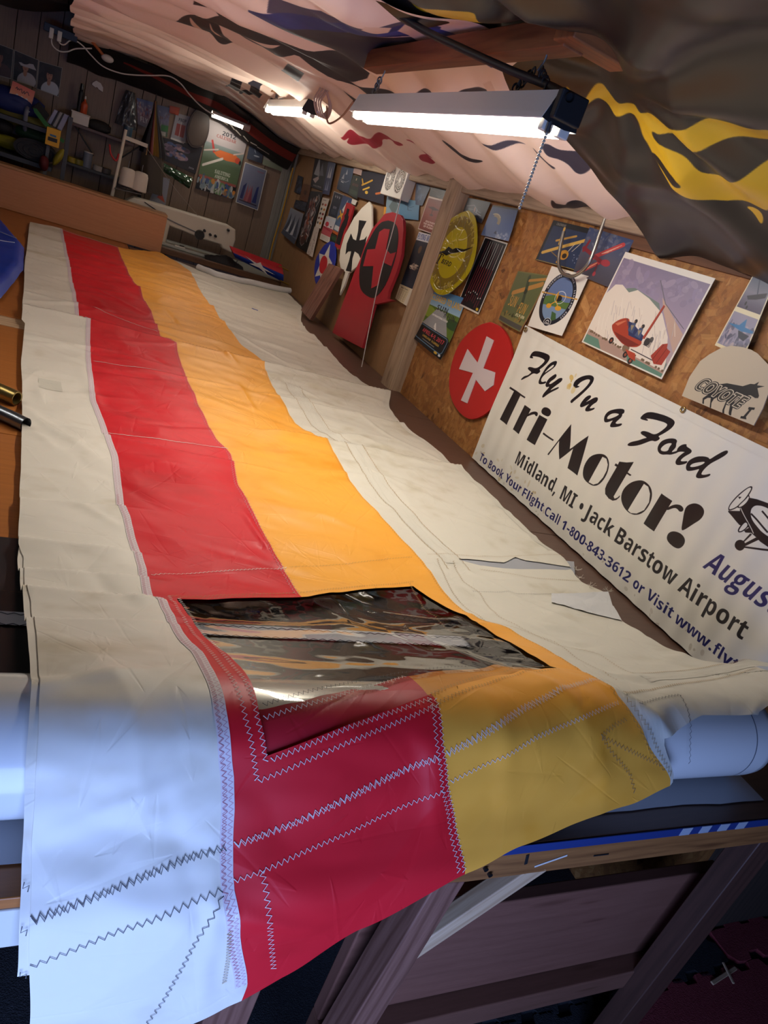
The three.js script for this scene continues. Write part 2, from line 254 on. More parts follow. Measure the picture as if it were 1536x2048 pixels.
{ // folded blue cloth at the left edge
  const t = thing('blue_cloth', 'folded royal blue sail cloth on the left table with pale seams', 'cloth', [-0.55, YT, -4.4]);
  const f = (u, v) => { const z = lerp(-0.9, 1.5, v), xe = z < -0.08 ? lerp(0.2, 0.404, (z + 0.9) / 0.82) : z < 0.5 ? lerp(0.404, 0.432, (z + 0.08) / 0.58) : z < 1.18 ? lerp(0.432, 0.386, (z - 0.5) / 0.68) : lerp(0.386, 0.1, (z - 1.18) / 0.32); const x = lerp(-0.6, xe, u), e = Math.min(u, 1 - u, v, 1 - v); return [x, 0.006 + 0.028 * smooth(0, 0.03, e) + 0.014 * fbm(x * 7, z * 5, 6), z]; };
  const blue = phys('#1f3fae', 0.42, { sheen: 0.3 });
  mesh('cloth', gridGeo(60, 80, f), blue, t);
  for (const [a, b] of [[[-0.3, -0.75], [0.36, -0.12]], [[-0.3, 0.5], [0.36, 0.02]]]) { const P = []; for (let i = 0; i <= 14; i++) { const x = lerp(a[0], b[0], i / 14), z = lerp(a[1], b[1], i / 14); P.push([x, 0.036 + 0.014 * fbm(x * 7, z * 5, 6), z]); } mesh('seam', tube(P, 0.0025, 40, 5), mat('#aab2cf', 0.7), t); }
}
{ // two metal tubes at the left
  const brass = mat('#a8935a', 0.28, { metalness: 0.85 }), alu = mat('#8e949c', 0.25, { metalness: 0.9 });
  const t = thing('metal_tube', 'gold anodised metal tube with an open end on the left table', 'tube', [-0.1, YT + 0.024, -2.2]);
  const g = lathe([[0.0165, 0], [0.021, 0], [0.021, 1.2], [0.0165, 1.2], [0.0165, 0]], 28).applyQuaternion(new THREE.Quaternion().setFromUnitVectors(V3(0, 1, 0), V3(-0.80, 0.0, -0.60).normalize())).translate(0.062, 0, 0.095);
  mesh('tube_body', g, brass, t); for (const k of [0.05, 0.075]) mesh('rivet_hole', cyl([0.062 - 0.8 * k + 0.009, -0.002, 0.095 - 0.6 * k + 0.016], [0.062 - 0.8 * k + 0.012, -0.002, 0.095 - 0.6 * k + 0.0195], 0.003), black, t);
  tag(mesh('metal_tube', tube([[-0.75, YT + 0.021, -2.3], [-0.4, YT + 0.021, -2.13], [-0.15, YT + 0.021, -2.04], [-0.06, YT + 0.02, -1.98], [-0.006, YT + 0.0195, -1.935]], 0.0185, 60, 20), alu), 'bent silver aluminium tube running under the sail edge on the left table', 'tube');
}

// ---------------------------------------------------------------- the big striped sail
// profile along the table (z, y): flat on the table, over the roll, down over the front edge; t is arc length (t = z on the flat part)
const PROF = (() => {
  const cp = pairs([-1.42,0.868,-1.25,0.882,-1.1,0.912,-0.98,0.95,-0.86,0.995,-0.735,1.036,-0.67,1.019,-0.634,0.96,-0.612,0.905,-0.588,0.868,-0.566,0.835,-0.556,0.79,-0.551,0.7,-0.545,0.45,-0.54,0.2]).map((p) => new THREE.Vector2(p[0], p[1])), P = [new THREE.Vector2(-7, cp[0].y)];
  for (let i = 0; i < cp.length - 1; i++) {
    const p1 = cp[i], p2 = cp[i + 1], p0 = i ? cp[i - 1] : new THREE.Vector2(2 * p1.x - p2.x, p1.y), p3 = cp[Math.min(i + 2, cp.length - 1)];
    for (let k = 0; k < 12; k++) { const u = k / 12, f = (a, b, c, d) => 0.5 * (2 * b + (c - a) * u + (2 * a - 5 * b + 4 * c - d) * u * u + (-a + 3 * b - 3 * c + d) * u * u * u); P.push(new THREE.Vector2(f(p0.x, p1.x, p2.x, p3.x), f(p0.y, p1.y, p2.y, p3.y))); }
  }
  P.push(cp[cp.length - 1]); const T = [P[0].x]; for (let i = 1; i < P.length; i++) T.push(T[i - 1] + P[i].distanceTo(P[i - 1])); return { P, T };
})();
function prof(t) {            // -> [z, y, normal z, normal y]
  const { P, T } = PROF; let lo = 0, hi = T.length - 1; while (hi - lo > 1) { const m = (lo + hi) >> 1; if (T[m] > t) hi = m; else lo = m; }
  const u = (t - T[lo]) / (T[hi] - T[lo]), a = P[lo], b = P[hi], tan = (i) => { const q = P[Math.min(i + 1, P.length - 1)].clone().sub(P[Math.max(i - 1, 0)]); return q.normalize(); };
  const t0 = tan(lo), t1 = tan(hi), tx = lerp(t0.x, t1.x, u), ty = lerp(t0.y, t1.y, u), L = Math.hypot(tx, ty);
  return [lerp(a.x, b.x, u), lerp(a.y, b.y, u), -ty / L, tx / L];
}
function curve(list) {        // boundary x(t) from measured (x, t) stations
  const p = pairs(list).sort((a, b) => a[1] - b[1]);
  return (t) => { if (t <= p[0][1]) return p[0][0]; for (let i = 1; i < p.length; i++) if (t <= p[i][1]) { const u = (t - p[i - 1][1]) / Math.max(1e-6, p[i][1] - p[i - 1][1]); return lerp(p[i - 1][0], p[i][0], p[i][1] - p[i - 1][1] < 0.05 ? u : u * u * (3 - 2 * u) * 0.4 + u * 0.6); } return p[p.length - 1][0]; };
}
const edgeL = curve([-.164,-5.462,-.125,-4.174,-.089,-3.319,-.074,-2.944,-.06,-2.907,-.049,-2.51,-.026,-2.144,-.014,-1.922,-.001,-1.627,.008,-1.418,.012,-1.308,.024,-1.266,.03,-1.103,.04,-1.029,.048,-.828,.052,-.683,.056,-.625,.063,-.539,.073,-.44,.094,-.274]);
const edgeWR = curve([.03,-5.54,.086,-4.223,.122,-3.376,.131,-3.146,.166,-3.132,.163,-2.673,.171,-2.26,.199,-1.989,.218,-1.825,.219,-1.543,.23,-1.484,.244,-1.268,.239,-1.1,.257,-1.078,.26,-.978,.262,-.879,.271,-.827,.269,-.733,.271,-.673,.278,-.62,.286,-.59,.292,-.547,.295,-.504,.3,-.455,.318,-.404,.359,-.279]);
const edgeRY = curve([.378,-5.417,.406,-4.402,.435,-4.173,.44,-3.828,.453,-3.685,.457,-3.259,.47,-3.127,.508,-3.09,.501,-2.933,.504,-2.679,.508,-2.459,.522,-2.099,.552,-1.995,.531,-1.764,.545,-1.527,.555,-1.334,.553,-1.196,.594,-.748,.585,-.695,.596,-.685,.594,-.627,.611,-.567,.641,-.504,.664,-.427]);
const edgeYW = curve([.747,-5.742,.853,-5.267,.829,-4.396,.843,-3.933,.865,-3.463,.927,-3.246,.89,-3.023,.877,-2.8,.871,-2.402,.943,-2.254,.929,-1.913,.947,-1.685,.976,-1.518,.981,-1.441,.969,-1.281,.963,-1.126,1.015,-1.058,1.021,-.925,.989,-.771,.98,-.694,1.007,-.628,1.073,-.556]);
const edgeRraw = curve([1.645,-5.158,1.441,-4.35,1.441,-3.954,1.441,-3.566,1.46,-3.284,1.559,-3.132,1.462,-2.875,1.442,-2.689,1.502,-2.387,1.523,-1.988,1.54,-1.666,1.573,-1.578,1.533,-1.454,1.532,-1.426,1.592,-1.371,1.528,-1.275,1.494,-1.201,1.469,-1.033,1.475,-.904,1.552,-.867,1.555,-.8]);
const edgeR = (t) => t > -0.80 ? 1.58 : Math.min(1.675, edgeRraw(t));
const across = (list) => { const p = pairs(list).map((q) => [q[1], q[0]]).flat(); return curve(p); };   // t(x)
const farT = across([-.164,-5.462,.03,-5.54,.378,-5.417,.747,-5.742,.822,-5.598,1.044,-5.361,1.412,-5.497,1.767,-5.636]);
const hemRaw = across([.359,-.279,.494,-.349,.664,-.427,.767,-.459,.98,-.515,1.076,-.547,1.082,-.556,1.114,-.622,1.23,-.66]);
const hemT = (x) => x < 0.36 ? lerp(-0.135, hemRaw(0.36), (x - 0.09) / 0.27) : x > 1.37 ? lerp(hemRaw(1.36), -0.735, clamp((x - 1.36) / 0.22, 0, 1)) : hemRaw(x);
const FOLDS = [[-4.42, 0.0, 0.010, 0.10, -1, 9], [-4.18, 0.05, 0.014, 0.10, -1, 9], [-3.84, 0.0, 0.011, 0.12, -1, 9], [-3.41, 0.06, 0.016, 0.10, -1, 0.8], [-3.125, 0.012, 0.030, 0.16, -1, 9], [-2.70, 0.02, 0.010, 0.10, 0.8, 9], [-2.26, 0.02, 0.022, 0.2, 0.72, 9], [-1.98, 0.12, 0.010, 0.09, 0.1, 0.7], [-1.51, -0.1, 0.010, 0.08, -1, 0.26], [-1.33, 0.03, 0.012, 0.05, -1, 0.24], [-1.20, 0.0, 0.013, 0.06, -1, 0.25], [-1.09, 0.05, 0.016, 0.07, -1, 0.26], [-0.93, -0.1, 0.010, 0.06, -1, 0.24]];
const CREASES = (() => { const r = rng(2024), l = []; for (let i = 0; i < 150; i++) { const t = -5.4 + 5.1 * Math.pow(r(), 0.75), a = (r() < 0.7 ? 0 : PI / 3) + (r() - 0.5) * 1.1; l.push([r() * 1.6, t, Math.cos(a), Math.sin(a), 0.07 + 0.22 * r(), 0.010 + 0.014 * r(), (r() < 0.65 ? 1 : -0.6) * (0.002 + 0.004 * r())]); } return l; })();
function lift(x, t) {
  let h = 0.004;
  for (const [t0, k, a, w, x0, x1] of FOLDS) {
    if (x < x0 - 0.1 || x > x1 + 0.1) continue;
    const d = t - t0 - k * x + 0.012 * (fbm(x * 3, t0, 7, 2) - 0.5), m = smooth(x0 - 0.06, x0 + 0.06, x) * (1 - smooth(x1 - 0.06, x1 + 0.06, x));
    h += m * a * (d < 0 ? smooth(-0.016, 0, d) : Math.exp(-d / w));
  }
  const flat = 1 - smooth(-0.62, -0.5, t);
  h += 0.012 * flat * Math.max(0, fbm(x * 1.4 + 3, t * 5.5, 11, 3) - 0.42);
  for (const [cx, ct, ca, sa, L, w, a] of CREASES) { const dx = x - cx, dt = t - ct; if (Math.abs(dx) > L || Math.abs(dt) > L) continue; const p = dx * ca + dt * sa, q = -dx * sa + dt * ca; if (Math.abs(p) < L) h += a * Math.exp(-(q * q) / (w * w)) * (1 - (p / L) ** 2); }
  h += 0.009 * (fbm(x * 4.5 + t * 2.0, t * 11 - x * 3, 12, 3) - 0.5) * (0.4 + 0.6 * flat);
  const q = fbm(x * 3 - t * 1.2, t * 3.2 + x * 2, 14, 2); h += 0.006 * (1 - Math.abs(q - 0.5) * 6) * (Math.abs(q - 0.5) < 0.166 ? 1 : 0) * 0.7;
  h += (1 - flat) * (0.008 * Math.sin(x * 9 + t * 3) + 0.010 * (fbm(x * 6, t * 2, 15, 2) - 0.4));
  h += 0.014 * smooth(1.30, 1.60, x) * smooth(-1.05, -0.8, t);                    // right corner stands up against the banner
  h += 0.012 * smooth(0.6, 1.05, x) * smooth(-0.66, -0.5, t) * (1 - smooth(1.05, 1.3, x));
  return Math.max(h, 0.001);
}
function sailPos(x, t, off = 0) { const [z, y, nz, ny] = prof(t), h = lift(x, t) + off; return [x, y + ny * h, z + nz * h]; }
function inPoly(x, t, P) { let c = false; for (let i = 0, j = P.length - 1; i < P.length; j = i++) if ((P[i][1] > t) !== (P[j][1] > t) && x < ((P[j][0] - P[i][0]) * (t - P[i][1])) / (P[j][1] - P[i][1]) + P[i][0]) c = !c; return c; }
function nearest(x, t, P) { let best = [1e9, x, t]; for (let i = 0, j = P.length - 1; i < P.length; j = i++) { const ax = P[j][0], at = P[j][1], dx = P[i][0] - ax, dt = P[i][1] - at, k = clamp(((x - ax) * dx + (t - at) * dt) / (dx * dx + dt * dt), 0, 1), qx = ax + k * dx, qt = at + k * dt, d = Math.hypot(x - qx, t - qt); if (d < best[0]) best = [d, qx, qt]; } return best; }
function panelGeo(a, b, nu, nv, { cuts = [], off = 0, tA = farT, tB = hemT, pow = 1.45, shift = 0 } = {}) {
  const X = [], idx = [];
  for (let j = 0; j <= nv; j++) for (let i = 0; i <= nu; i++) {
    const u = i / nu, v = 1 - Math.pow(1 - j / nv, pow); let t = -3, x = 0;
    x = lerp(a(-5.4), b(-5.4), u); const t0 = tA(x); x = lerp(a(-0.45), b(-0.45), u); const t1 = tB(x);
    t = lerp(t0, t1, v); x = lerp(a(t), b(t), u); X.push([x, t]);
  }
  for (const P of cuts) for (const q of X) { const n = nearest(q[0], q[1], P); if (n[0] < 0.0085) { q[0] = n[1]; q[1] = n[2]; } }
  const inside = (i, j, k) => { const x = (X[i][0] + X[j][0] + X[k][0]) / 3, t = (X[i][1] + X[j][1] + X[k][1]) / 3; return cuts.some((P) => inPoly(x, t, P)); };
  for (let j = 0; j < nv; j++) for (let i = 0; i < nu; i++) { const p = j * (nu + 1) + i, q = p + 1, r = p + nu + 1, s = r + 1; for (const f of [[p, r, q], [q, r, s]]) if (!cuts.length || !inside(...f)) idx.push(...f); }
  const pos = [], uv = []; for (const [x, t] of X) { pos.push(...sailPos(x, t, off)); uv.push(x, t); }
  const g = new THREE.BufferGeometry(); g.setAttribute('position', new THREE.Float32BufferAttribute(pos, 3)); g.setAttribute('uv', new THREE.Float32BufferAttribute(uv, 2)); g.setIndex(idx); g.computeVertexNormals(); return g;
}
// cloth look: creases in the bump, faint soiling in the colour
const crinkle = (() => {
  const n = 1024, [c, g] = canvas(n, n), r = rng(404); g.fillStyle = '#808080'; g.fillRect(0, 0, n, n);
  for (let i = 0; i < 260; i++) {
    const x = r() * n, y = r() * n, a = r() * PI, L = 30 + r() * 170, w = 4 + r() * 12, s = r() < 0.5 ? 1 : -1, nx = -Math.sin(a), ny = Math.cos(a);
    for (const [ox, oy] of [[0, 0], [n, 0], [-n, 0], [0, n], [0, -n]]) {
      g.save(); g.translate(x + ox, y + oy); g.rotate(a);
      const G = g.createLinearGradient(0, -w, 0, w), k = 0.10 + r() * 0.16; G.addColorStop(0, 'rgba(128,128,128,0)'); G.addColorStop(0.5, s > 0 ? `rgba(255,255,255,${k})` : `rgba(0,0,0,${k})`); G.addColorStop(1, 'rgba(128,128,128,0)');
      g.fillStyle = G; g.beginPath(); g.moveTo(-L / 2, 0); g.lineTo(0, -w); g.lineTo(L / 2, 0); g.lineTo(0, w); g.closePath(); g.fill(); g.restore();
    }
  }
  const t = canvasTex(c, false); t.wrapS = t.wrapT = THREE.RepeatWrapping; t.repeat.set(1 / 1.1, 1 / 1.1); return t;
})();
function clothMap(base, stain, amt, seed) {
  const b = S(base), s = S(stain), e = (c) => 255 * (c <= 0.0031308 ? c * 12.92 : 1.055 * Math.pow(c, 1 / 2.4) - 0.055);
  const t = dataTex(768, (u, v) => {
    const k = amt * smooth(0.5, 0.85, fbm(u * 9, v * 12, seed, 5) * 0.5 + 0.5 * fbm(u * 40, v * 54, seed + 7, 4)) + 0.03 * vnoise(u * 256, v * 256, seed + 2, 256) + 0.06 * amt * fbm(u * 80, v * 14, seed + 4, 2);
    return [e(lerp(b.r, s.r, k)), e(lerp(b.g, s.g, k)), e(lerp(b.b, s.b, k))];
  }, true); t.wrapS = t.wrapT = THREE.MirroredRepeatWrapping; t.repeat.set(1 / 2.6, 1 / 2.6); return t;
}
const cloth = (base, stain, amt, seed, rough, o = {}) => phys('#ffffff', rough, { map: clothMap(base, stain, amt, seed), bumpMap: crinkle, bumpScale: 0.0034, ...o });
const sailWhite = cloth('#e6e0d3', '#b9ab8b', 0.6, 61, 0.48), sailWhite2 = cloth('#d9d4c5', '#b5aa8c', 0.6, 65, 0.45);
const sailRed = cloth('#d61f2c', '#b0141c', 0.5, 62, 0.42, { specularIntensity: 0.7 }), sailYellow = cloth('#f6ad42', '#e5931e', 0.7, 63, 0.42, { specularIntensity: 0.8 });
const underRed = cloth('#b81c2a', '#98131d', 0.4, 66, 0.45), underYellow = cloth('#d08a1c', '#b9740f', 0.4, 67, 0.45), underWhite = cloth('#d3d3d2', '#b1b1b2', 0.6, 68, 0.5);
const tapeTex = (() => { const [c, g] = canvas(64, 128); g.fillStyle = '#d9cdd0'; g.fillRect(0, 0, 64, 128); g.strokeStyle = '#b98d98'; g.lineWidth = 3; for (let k = -2; k < 8; k++) for (const s of [0, 30]) { g.beginPath(); g.moveTo(6 + s, k * 24); g.lineTo(28 + s, k * 24 + 12); g.lineTo(6 + s, k * 24 + 24); g.stroke(); } const t = canvasTex(c); t.wrapS = t.wrapT = THREE.RepeatWrapping; return t; })();
const tapeMat = mat('#ffffff', 0.6, { map: tapeTex });
const threadWhite = mat('#d5d3cf', 0.7), threadDark = mat('#4b4a4e', 0.8), threadTan = mat('#a98b5a', 0.8), threadPink = mat('#c9808c', 0.7);

const sail = thing('striped_sail', 'large white, red and yellow striped sail with a clear window, spread over the tables', 'sail');
const WIN = pairs([.282,-1.111,.402,-1.144,.552,-1.188,.719,-1.249,.886,-1.304,.931,-1.164,.952,-1.009,.935,-.806,.766,-.753,.593,-.694,.448,-.65,.327,-.612,.315,-.663,.314,-.771,.296,-.886]);
const SLIT = pairs([1.093,-1.478,1.197,-1.494,1.287,-1.5,1.356,-1.543,1.384,-1.526,1.455,-1.52,1.58,-1.511,1.521,-1.491,1.429,-1.482,1.265,-1.465,1.177,-1.46]);
mesh('white_panel', panelGeo(edgeL, edgeWR, 46, 620), sailWhite, sail);
mesh('red_panel', panelGeo(edgeWR, edgeRY, 54, 620, { cuts: [WIN] }), sailRed, sail);
mesh('yellow_panel', panelGeo(edgeRY, edgeYW, 60, 620, { cuts: [WIN] }), sailYellow, sail);
mesh('white_panel', panelGeo(edgeYW, edgeR, 84, 620, { cuts: [SLIT] }), sailWhite2, sail);
// strips that follow a line on the sail
function strip(list, w0, w1, off, uvScale = 1, step = 0.012) {      // list of [x, t]; spans w0..w1 across the line in x
  const P = pairs(list), pts = []; for (let i = 0; i < P.length - 1; i++) { const L = Math.hypot(P[i + 1][0] - P[i][0], P[i + 1][1] - P[i][1]), n = Math.max(1, Math.round(L / step)); for (let k = 0; k < n; k++) pts.push([lerp(P[i][0], P[i + 1][0], k / n), lerp(P[i][1], P[i + 1][1], k / n)]); } pts.push(P[P.length - 1]);
  const nv = pts.length - 1; let s = 0; const S_ = pts.map((p, i) => (s += i ? Math.hypot(p[0] - pts[i - 1][0], p[1] - pts[i - 1][1]) : 0));
  return gridGeo(2, nv, (u, v) => { const i = Math.round(v * nv), p = pts[i], a = pts[Math.max(0, i - 1)], b = pts[Math.min(nv, i + 1)], dx = b[0] - a[0], dt = b[1] - a[1], L = Math.hypot(dx, dt) || 1, w = lerp(w0, w1, u); return sailPos(p[0] - (dt / L) * -w, p[1] - (dx / L) * w, off); }, (u, v) => [u, S_[Math.round(v * nv)] * uvScale]);
}
const along = (f, t0, t1, n, dx = 0) => { const r = []; for (let i = 0; i <= n; i++) { const t = lerp(t0, t1, i / n); r.push(f(t) + dx, t); } return r; };
mesh('seam_tape', strip(along(edgeWR, farT(0.03) + 0.01, -0.285, 260), -0.017, 0, 0.0009, 25), tapeMat, sail);
function stitch(list, amp, pitch, width, material, off = 0.0013) {
  const P = pairs(list), L = [0]; for (let i = 1; i < P.length; i++) L.push(L[i - 1] + Math.hypot(P[i][0] - P[i - 1][0], P[i][1] - P[i - 1][1]));
  const at = (s) => { let i = 1; while (i < P.length - 1 && L[i] < s) i++; const u = (s - L[i - 1]) / Math.max(1e-6, L[i] - L[i - 1]), dx = P[i][0] - P[i - 1][0], dt = P[i][1] - P[i - 1][1], l = Math.hypot(dx, dt) || 1; return [lerp(P[i - 1][0], P[i][0], u), lerp(P[i - 1][1], P[i][1], u), -dt / l, dx / l]; };
  const n = Math.max(2, Math.round(L[L.length - 1] / pitch * 2)), pos = [], idx = [], Q = [];
  for (let i = 0; i <= n; i++) { const q = at((L[L.length - 1] * i) / n), a = i % 2 ? amp : -amp; Q.push([q[0] + q[2] * a, q[1] + q[3] * a]); }
  for (let i = 0; i <= n; i++) { const a = Q[Math.max(0, i - 1)], b = Q[Math.min(n, i + 1)], c = Q[i]; let mx, mt; if (i === 0 || i === n || amp === 0) { const dx = b[0] - a[0], dt = b[1] - a[1], l = Math.hypot(dx, dt) || 1; mx = -dt / l; mt = dx / l; } else { const u1x = c[0] - a[0], u1t = c[1] - a[1], u2x = b[0] - c[0], u2t = b[1] - c[1]; mx = -(u1t + u2t); mt = u1x + u2x; const l = Math.hypot(mx, mt) || 1; mx /= l; mt /= l; } for (const s of [-0.5, 0.5]) pos.push(...sailPos(c[0] + mx * width * s * 1.2, c[1] + mt * width * s * 1.2, off)); if (i < n) { const k = i * 2; idx.push(k, k + 2, k + 1, k + 1, k + 2, k + 3); } }
  const g = new THREE.BufferGeometry(); g.setAttribute('position', new THREE.Float32BufferAttribute(pos, 3)); g.setIndex(idx); g.computeVertexNormals(); mesh('zigzag_stitch', g, material, sail);
}
const ST = (list, m = threadWhite, amp = 0.0032, pitch = 0.0085, w = 0.0011) => stitch(list, amp, pitch, w, m);
// seams between the panels
ST(along(edgeRY, -5.4, -1.2, 200, -0.008), threadPink, 0.0025, 0.014, 0.0012); ST(along(edgeRY, -5.4, -1.2, 200, 0.0), threadPink, 0.0025, 0.014, 0.0012);
ST(along(edgeRY, -0.685, -0.43, 30, -0.012)); ST(along(edgeRY, -0.685, -0.43, 30, -0.002));
ST(along(edgeYW, -3.0, -0.57, 120, -0.006), threadTan, 0.0025, 0.010, 0.0009);
ST(along(edgeWR, -1.6, -0.3, 120, -0.012), threadPink, 0.003, 0.008, 0.0008);
// around the window: two rows
ST([.269,-1.121,.405,-1.16,.547,-1.208], threadTan); ST([.287,-1.117,.403,-1.15,.544,-1.189], threadTan); ST([.555,-1.21,.668,-1.244,.896,-1.325], threadTan, 0.003, 0.008, 0.0009);
ST([.269,-1.121,.28,-.884,.287,-.749,.292,-.686,.296,-.657,.317,-.583]); ST([.286,-1.114,.297,-.871,.303,-.758,.308,-.695,.312,-.656,.326,-.605]);
ST([.333,-.607,.447,-.646,.587,-.685]); ST([.319,-.581,.439,-.625,.59,-.673]);
ST([.585,-.689,.696,-.736,.824,-.787,.933,-.811], threadTan); ST([.587,-.674,.695,-.712,.827,-.763,.925,-.788], threadTan);
ST([.881,-1.314,.848,-1.172,.838,-1.047,.876,-.998], threadTan, 0.0025, 0.009, 0.0008);
// rows across the hanging front
const rowA = [.297,-.503,.372,-.524,.466,-.56,.586,-.606], rowAy = [.601,-.61,.753,-.67,.997,-.749], rowAw = [.074,-.438,.116,-.449,.233,-.488,.285,-.501];
for (const [L, m] of [[rowA, threadWhite], [rowAy, threadWhite], [rowAw, threadDark]]) { ST(L, m, 0.0042, 0.0095, 0.0013); ST(L.map((v, i) => (i % 2 ? v + 0.002 : v + 0.0015)), m, 0.0042, 0.008, 0.0012); }
ST([.301,-.457,.336,-.466,.467,-.504,.604,-.556]); ST([.616,-.567,.767,-.628,.97,-.68]); ST([.082,-.378,.166,-.414,.286,-.45], threadDark, 0.0036, 0.0105, 0.0011);
ST([.336,-.466,.358,-.4,.39,-.305], threadWhite, 0.0036, 0.0095); ST([.286,-.444,.265,-.395,.247,-.288,.231,-.231], threadDark, 0.003, 0.011, 0.0010);
ST([.305,-.399,.316,-.347,.323,-.297], threadTan, 0.003, 0.006, 0.0012);
// rows on the flat part
ST([.063,-1.218,.139,-1.216,.229,-1.21], threadDark, 0.002, 0.011, 0.0011); ST([.251,-1.229,.388,-1.279,.564,-1.336], threadWhite, 0.002, 0.010, 0.0012); ST([.572,-1.34,.747,-1.392,.954,-1.461], threadTan, 0.002, 0.010, 0.0007);
ST([0.20, -1.985, 0.55, -2.03], threadWhite, 0.001, 0.02, 0.002); ST([0.172, -2.63, 0.33, -2.66, 0.50, -2.69], threadWhite, 0.001, 0.02, 0.0025);
ST([0.14, -3.42, 0.30, -3.34, 0.45, -3.28], threadWhite, 0.001, 0.03, 0.0022); ST([0.03, -5.50, 0.2, -5.46, 0.375, -5.40], threadWhite, 0, 0.05, 0.012);
ST([1.014,-1.486,1.278,-1.53,1.588,-1.596], threadTan, 0.0022, 0.007, 0.0008); ST([1.064,-1.305,1.28,-1.319,1.596,-1.376], threadDark, 0.003, 0.006, 0.0007); ST([1.165,-1.438,1.353,-1.424,1.528,-1.429], threadTan, 0.0022, 0.008, 0.0008);
ST([1.085,-1.461,1.063,-1.356,1.085,-1.301,1.041,-1.153,1.051,-1.068,1.08,-.968,1.153,-.919,1.116,-.787], threadTan, 0.0024, 0.009, 0.0009); ST([1.035,-1.465,.991,-1.28,.972,-1.101,1.035,-1.066,1.088,-.993,1.069,-.909,1.035,-.751], threadTan, 0.0024, 0.009, 0.0009);
ST([1.114,-.791,1.339,-.84,1.652,-.9], threadTan, 0.0028, 0.008, 0.0014); ST([.996,-.697,1.229,-.748,1.54,-.82], threadTan, 0.0028, 0.008, 0.0014);
ST([.905,-.628,.94,-.643,.972,-.653], threadTan); ST([.905,-.628,.935,-.598,.974,-.568,.989,-.539], threadTan); ST([.905,-.628,.985,-.601,1.047,-.58], threadTan);
ST([.992,-.686,1.015,-.645,1.036,-.612,1.074,-.564], threadTan, 0.004); ST([1.014,-.675,1.073,-.689,1.147,-.7], threadDark, 0.002, 0.01, 0.0008); ST([1.147,-.7,1.127,-.619,1.121,-.58], threadDark, 0.002, 0.01, 0.0009);
for (const d of [0.07, 0.14]) ST(along((t) => edgeYW(t) + d, -2.9, -1.42, 60), threadTan, 0.0015, 0.016, 0.0012);
// reinforcing bands on the right white panel
const bandMat = cloth('#d6d2c4', '#bdb49c', 0.4, 69, 0.5);
mesh('reinforcing_band', strip(along((t) => edgeYW(t) + 0.075, -2.9, -1.45, 90), 0, 0.06, 0.0006), bandMat, sail);
mesh('reinforcing_band', strip([1.114,-.791,1.339,-.84,1.646,-.896], -0.045, 0, 0.0007), bandMat, sail);
mesh('hem_band', strip(along(edgeR, -5.3, -1.62, 200), -0.03, 0, 0.0007), bandMat, sail);
{ const m = mesh('repair_patch', strip([0.01, -2.30, 0.075, -2.305], -0.045, 0.045, 0.0008), bandMat, sail); m.userData.label = 'small square white repair patch'; }
{ const m = mesh('tape_mark', strip([1.134,-4.478,1.174,-4.47], -0.035, 0.035, 0.001), mat('#1d3f9a', 0.5), sail); m.userData.label = 'small blue tape mark'; }
// the layer beneath: clear window film, coloured strips below it, turned-under edge, torn hem
const VB = across([.32,-.665,.374,-.677,.427,-.695,.488,-.715,.576,-.753,.672,-.778,.839,-.823,.937,-.807]);
const winTop = (x) => { let t = -0.9; for (let k = 0; k < 80; k++) { if (!inPoly(x, t, WIN)) break; t -= 0.008; } return t - 0.02; };
const vinyl = new THREE.MeshPhysicalMaterial({ color: S('#f2efe8'), roughness: 0.04, transmission: 1, thickness: 0, ior: 1.5, side: THREE.DoubleSide });
const vg = gridGeo(110, 90, (u, v) => { const x = lerp(0.245, 0.985, u), t = lerp(winTop(clamp(x, 0.31, 0.94)), VB(x) + 0.012, v); const [px, py, pz] = sailPos(x, t, -0.004 + (0.004 * Math.sin(t * 26 + x * 3) + 0.006 * (fbm(x * 1.6 + t * 0.6, t * 8, 21, 1) - 0.5)) * Math.sin(v * PI) * Math.min(1, 4 * u * (1 - u) * 2)); return [px, py, pz]; });
{ const m = mesh('clear_window', vg, vinyl, sail); m.userData.label = 'clear plastic window film'; }
const under = (xa, xb, m) => mesh('lower_strip', gridGeo(40, 22, (u, v) => { const x = lerp(xa, xb, u), t = lerp(VB(x) - 0.006, Math.max(hemRaw(Math.max(x, 0.36)) - 0.1, VB(x) + 0.12), v); return sailPos(x, t, -0.0052); }, (u, v) => [lerp(xa, xb, u), v * 0.2]), m, sail);
under(0.245, edgeRY(-0.72), underRed); under(edgeRY(-0.72), 0.99, underYellow);
ST([.322,-.674,.428,-.71,.564,-.759,.741,-.798].map((v) => v), threadDark, 0.003, 0.0085, 0.001); ST([.321,-.657,.424,-.686,.573,-.746], threadWhite, 0.003, 0.0085, 0.001);
const flapX = curve([.014,-1.263,.021,-1.173,.032,-.974,.043,-.683,.045,-.625,.056,-.511,.061,-.457,.07,-.364]);
mesh('turned_under_edge', gridGeo(8, 120, (u, v) => { const t = lerp(-1.30, -0.362, v), x = lerp(flapX(t), edgeL(t) + 0.04, u); return sailPos(x, t, -0.002 - 0.001 * u); }, (u, v) => [u * 0.05, v]), sailWhite, sail);
for (const q of [-0.475, -0.43, -0.37]) ST([flapX(q) + 0.001, q, edgeL(q) - 0.001, q + 0.006], threadDark, 0.003, 0.008, 0.001);
mesh('lower_layer', gridGeo(30, 12, (u, v) => { const a = [1.344,-1.33,1.302,-1.273], b = [1.599,-1.377,1.486,-1.191]; return sailPos(lerp(lerp(a[0], b[0], u), lerp(a[2], b[2], u), v), lerp(lerp(a[1], b[1], u), lerp(a[3], b[3], u), v) , 0.0016 + 0.004 * fbm(u * 9, v * 5, 2)); }, (u, v) => [u * 0.3, v * 0.2]), underWhite, sail);
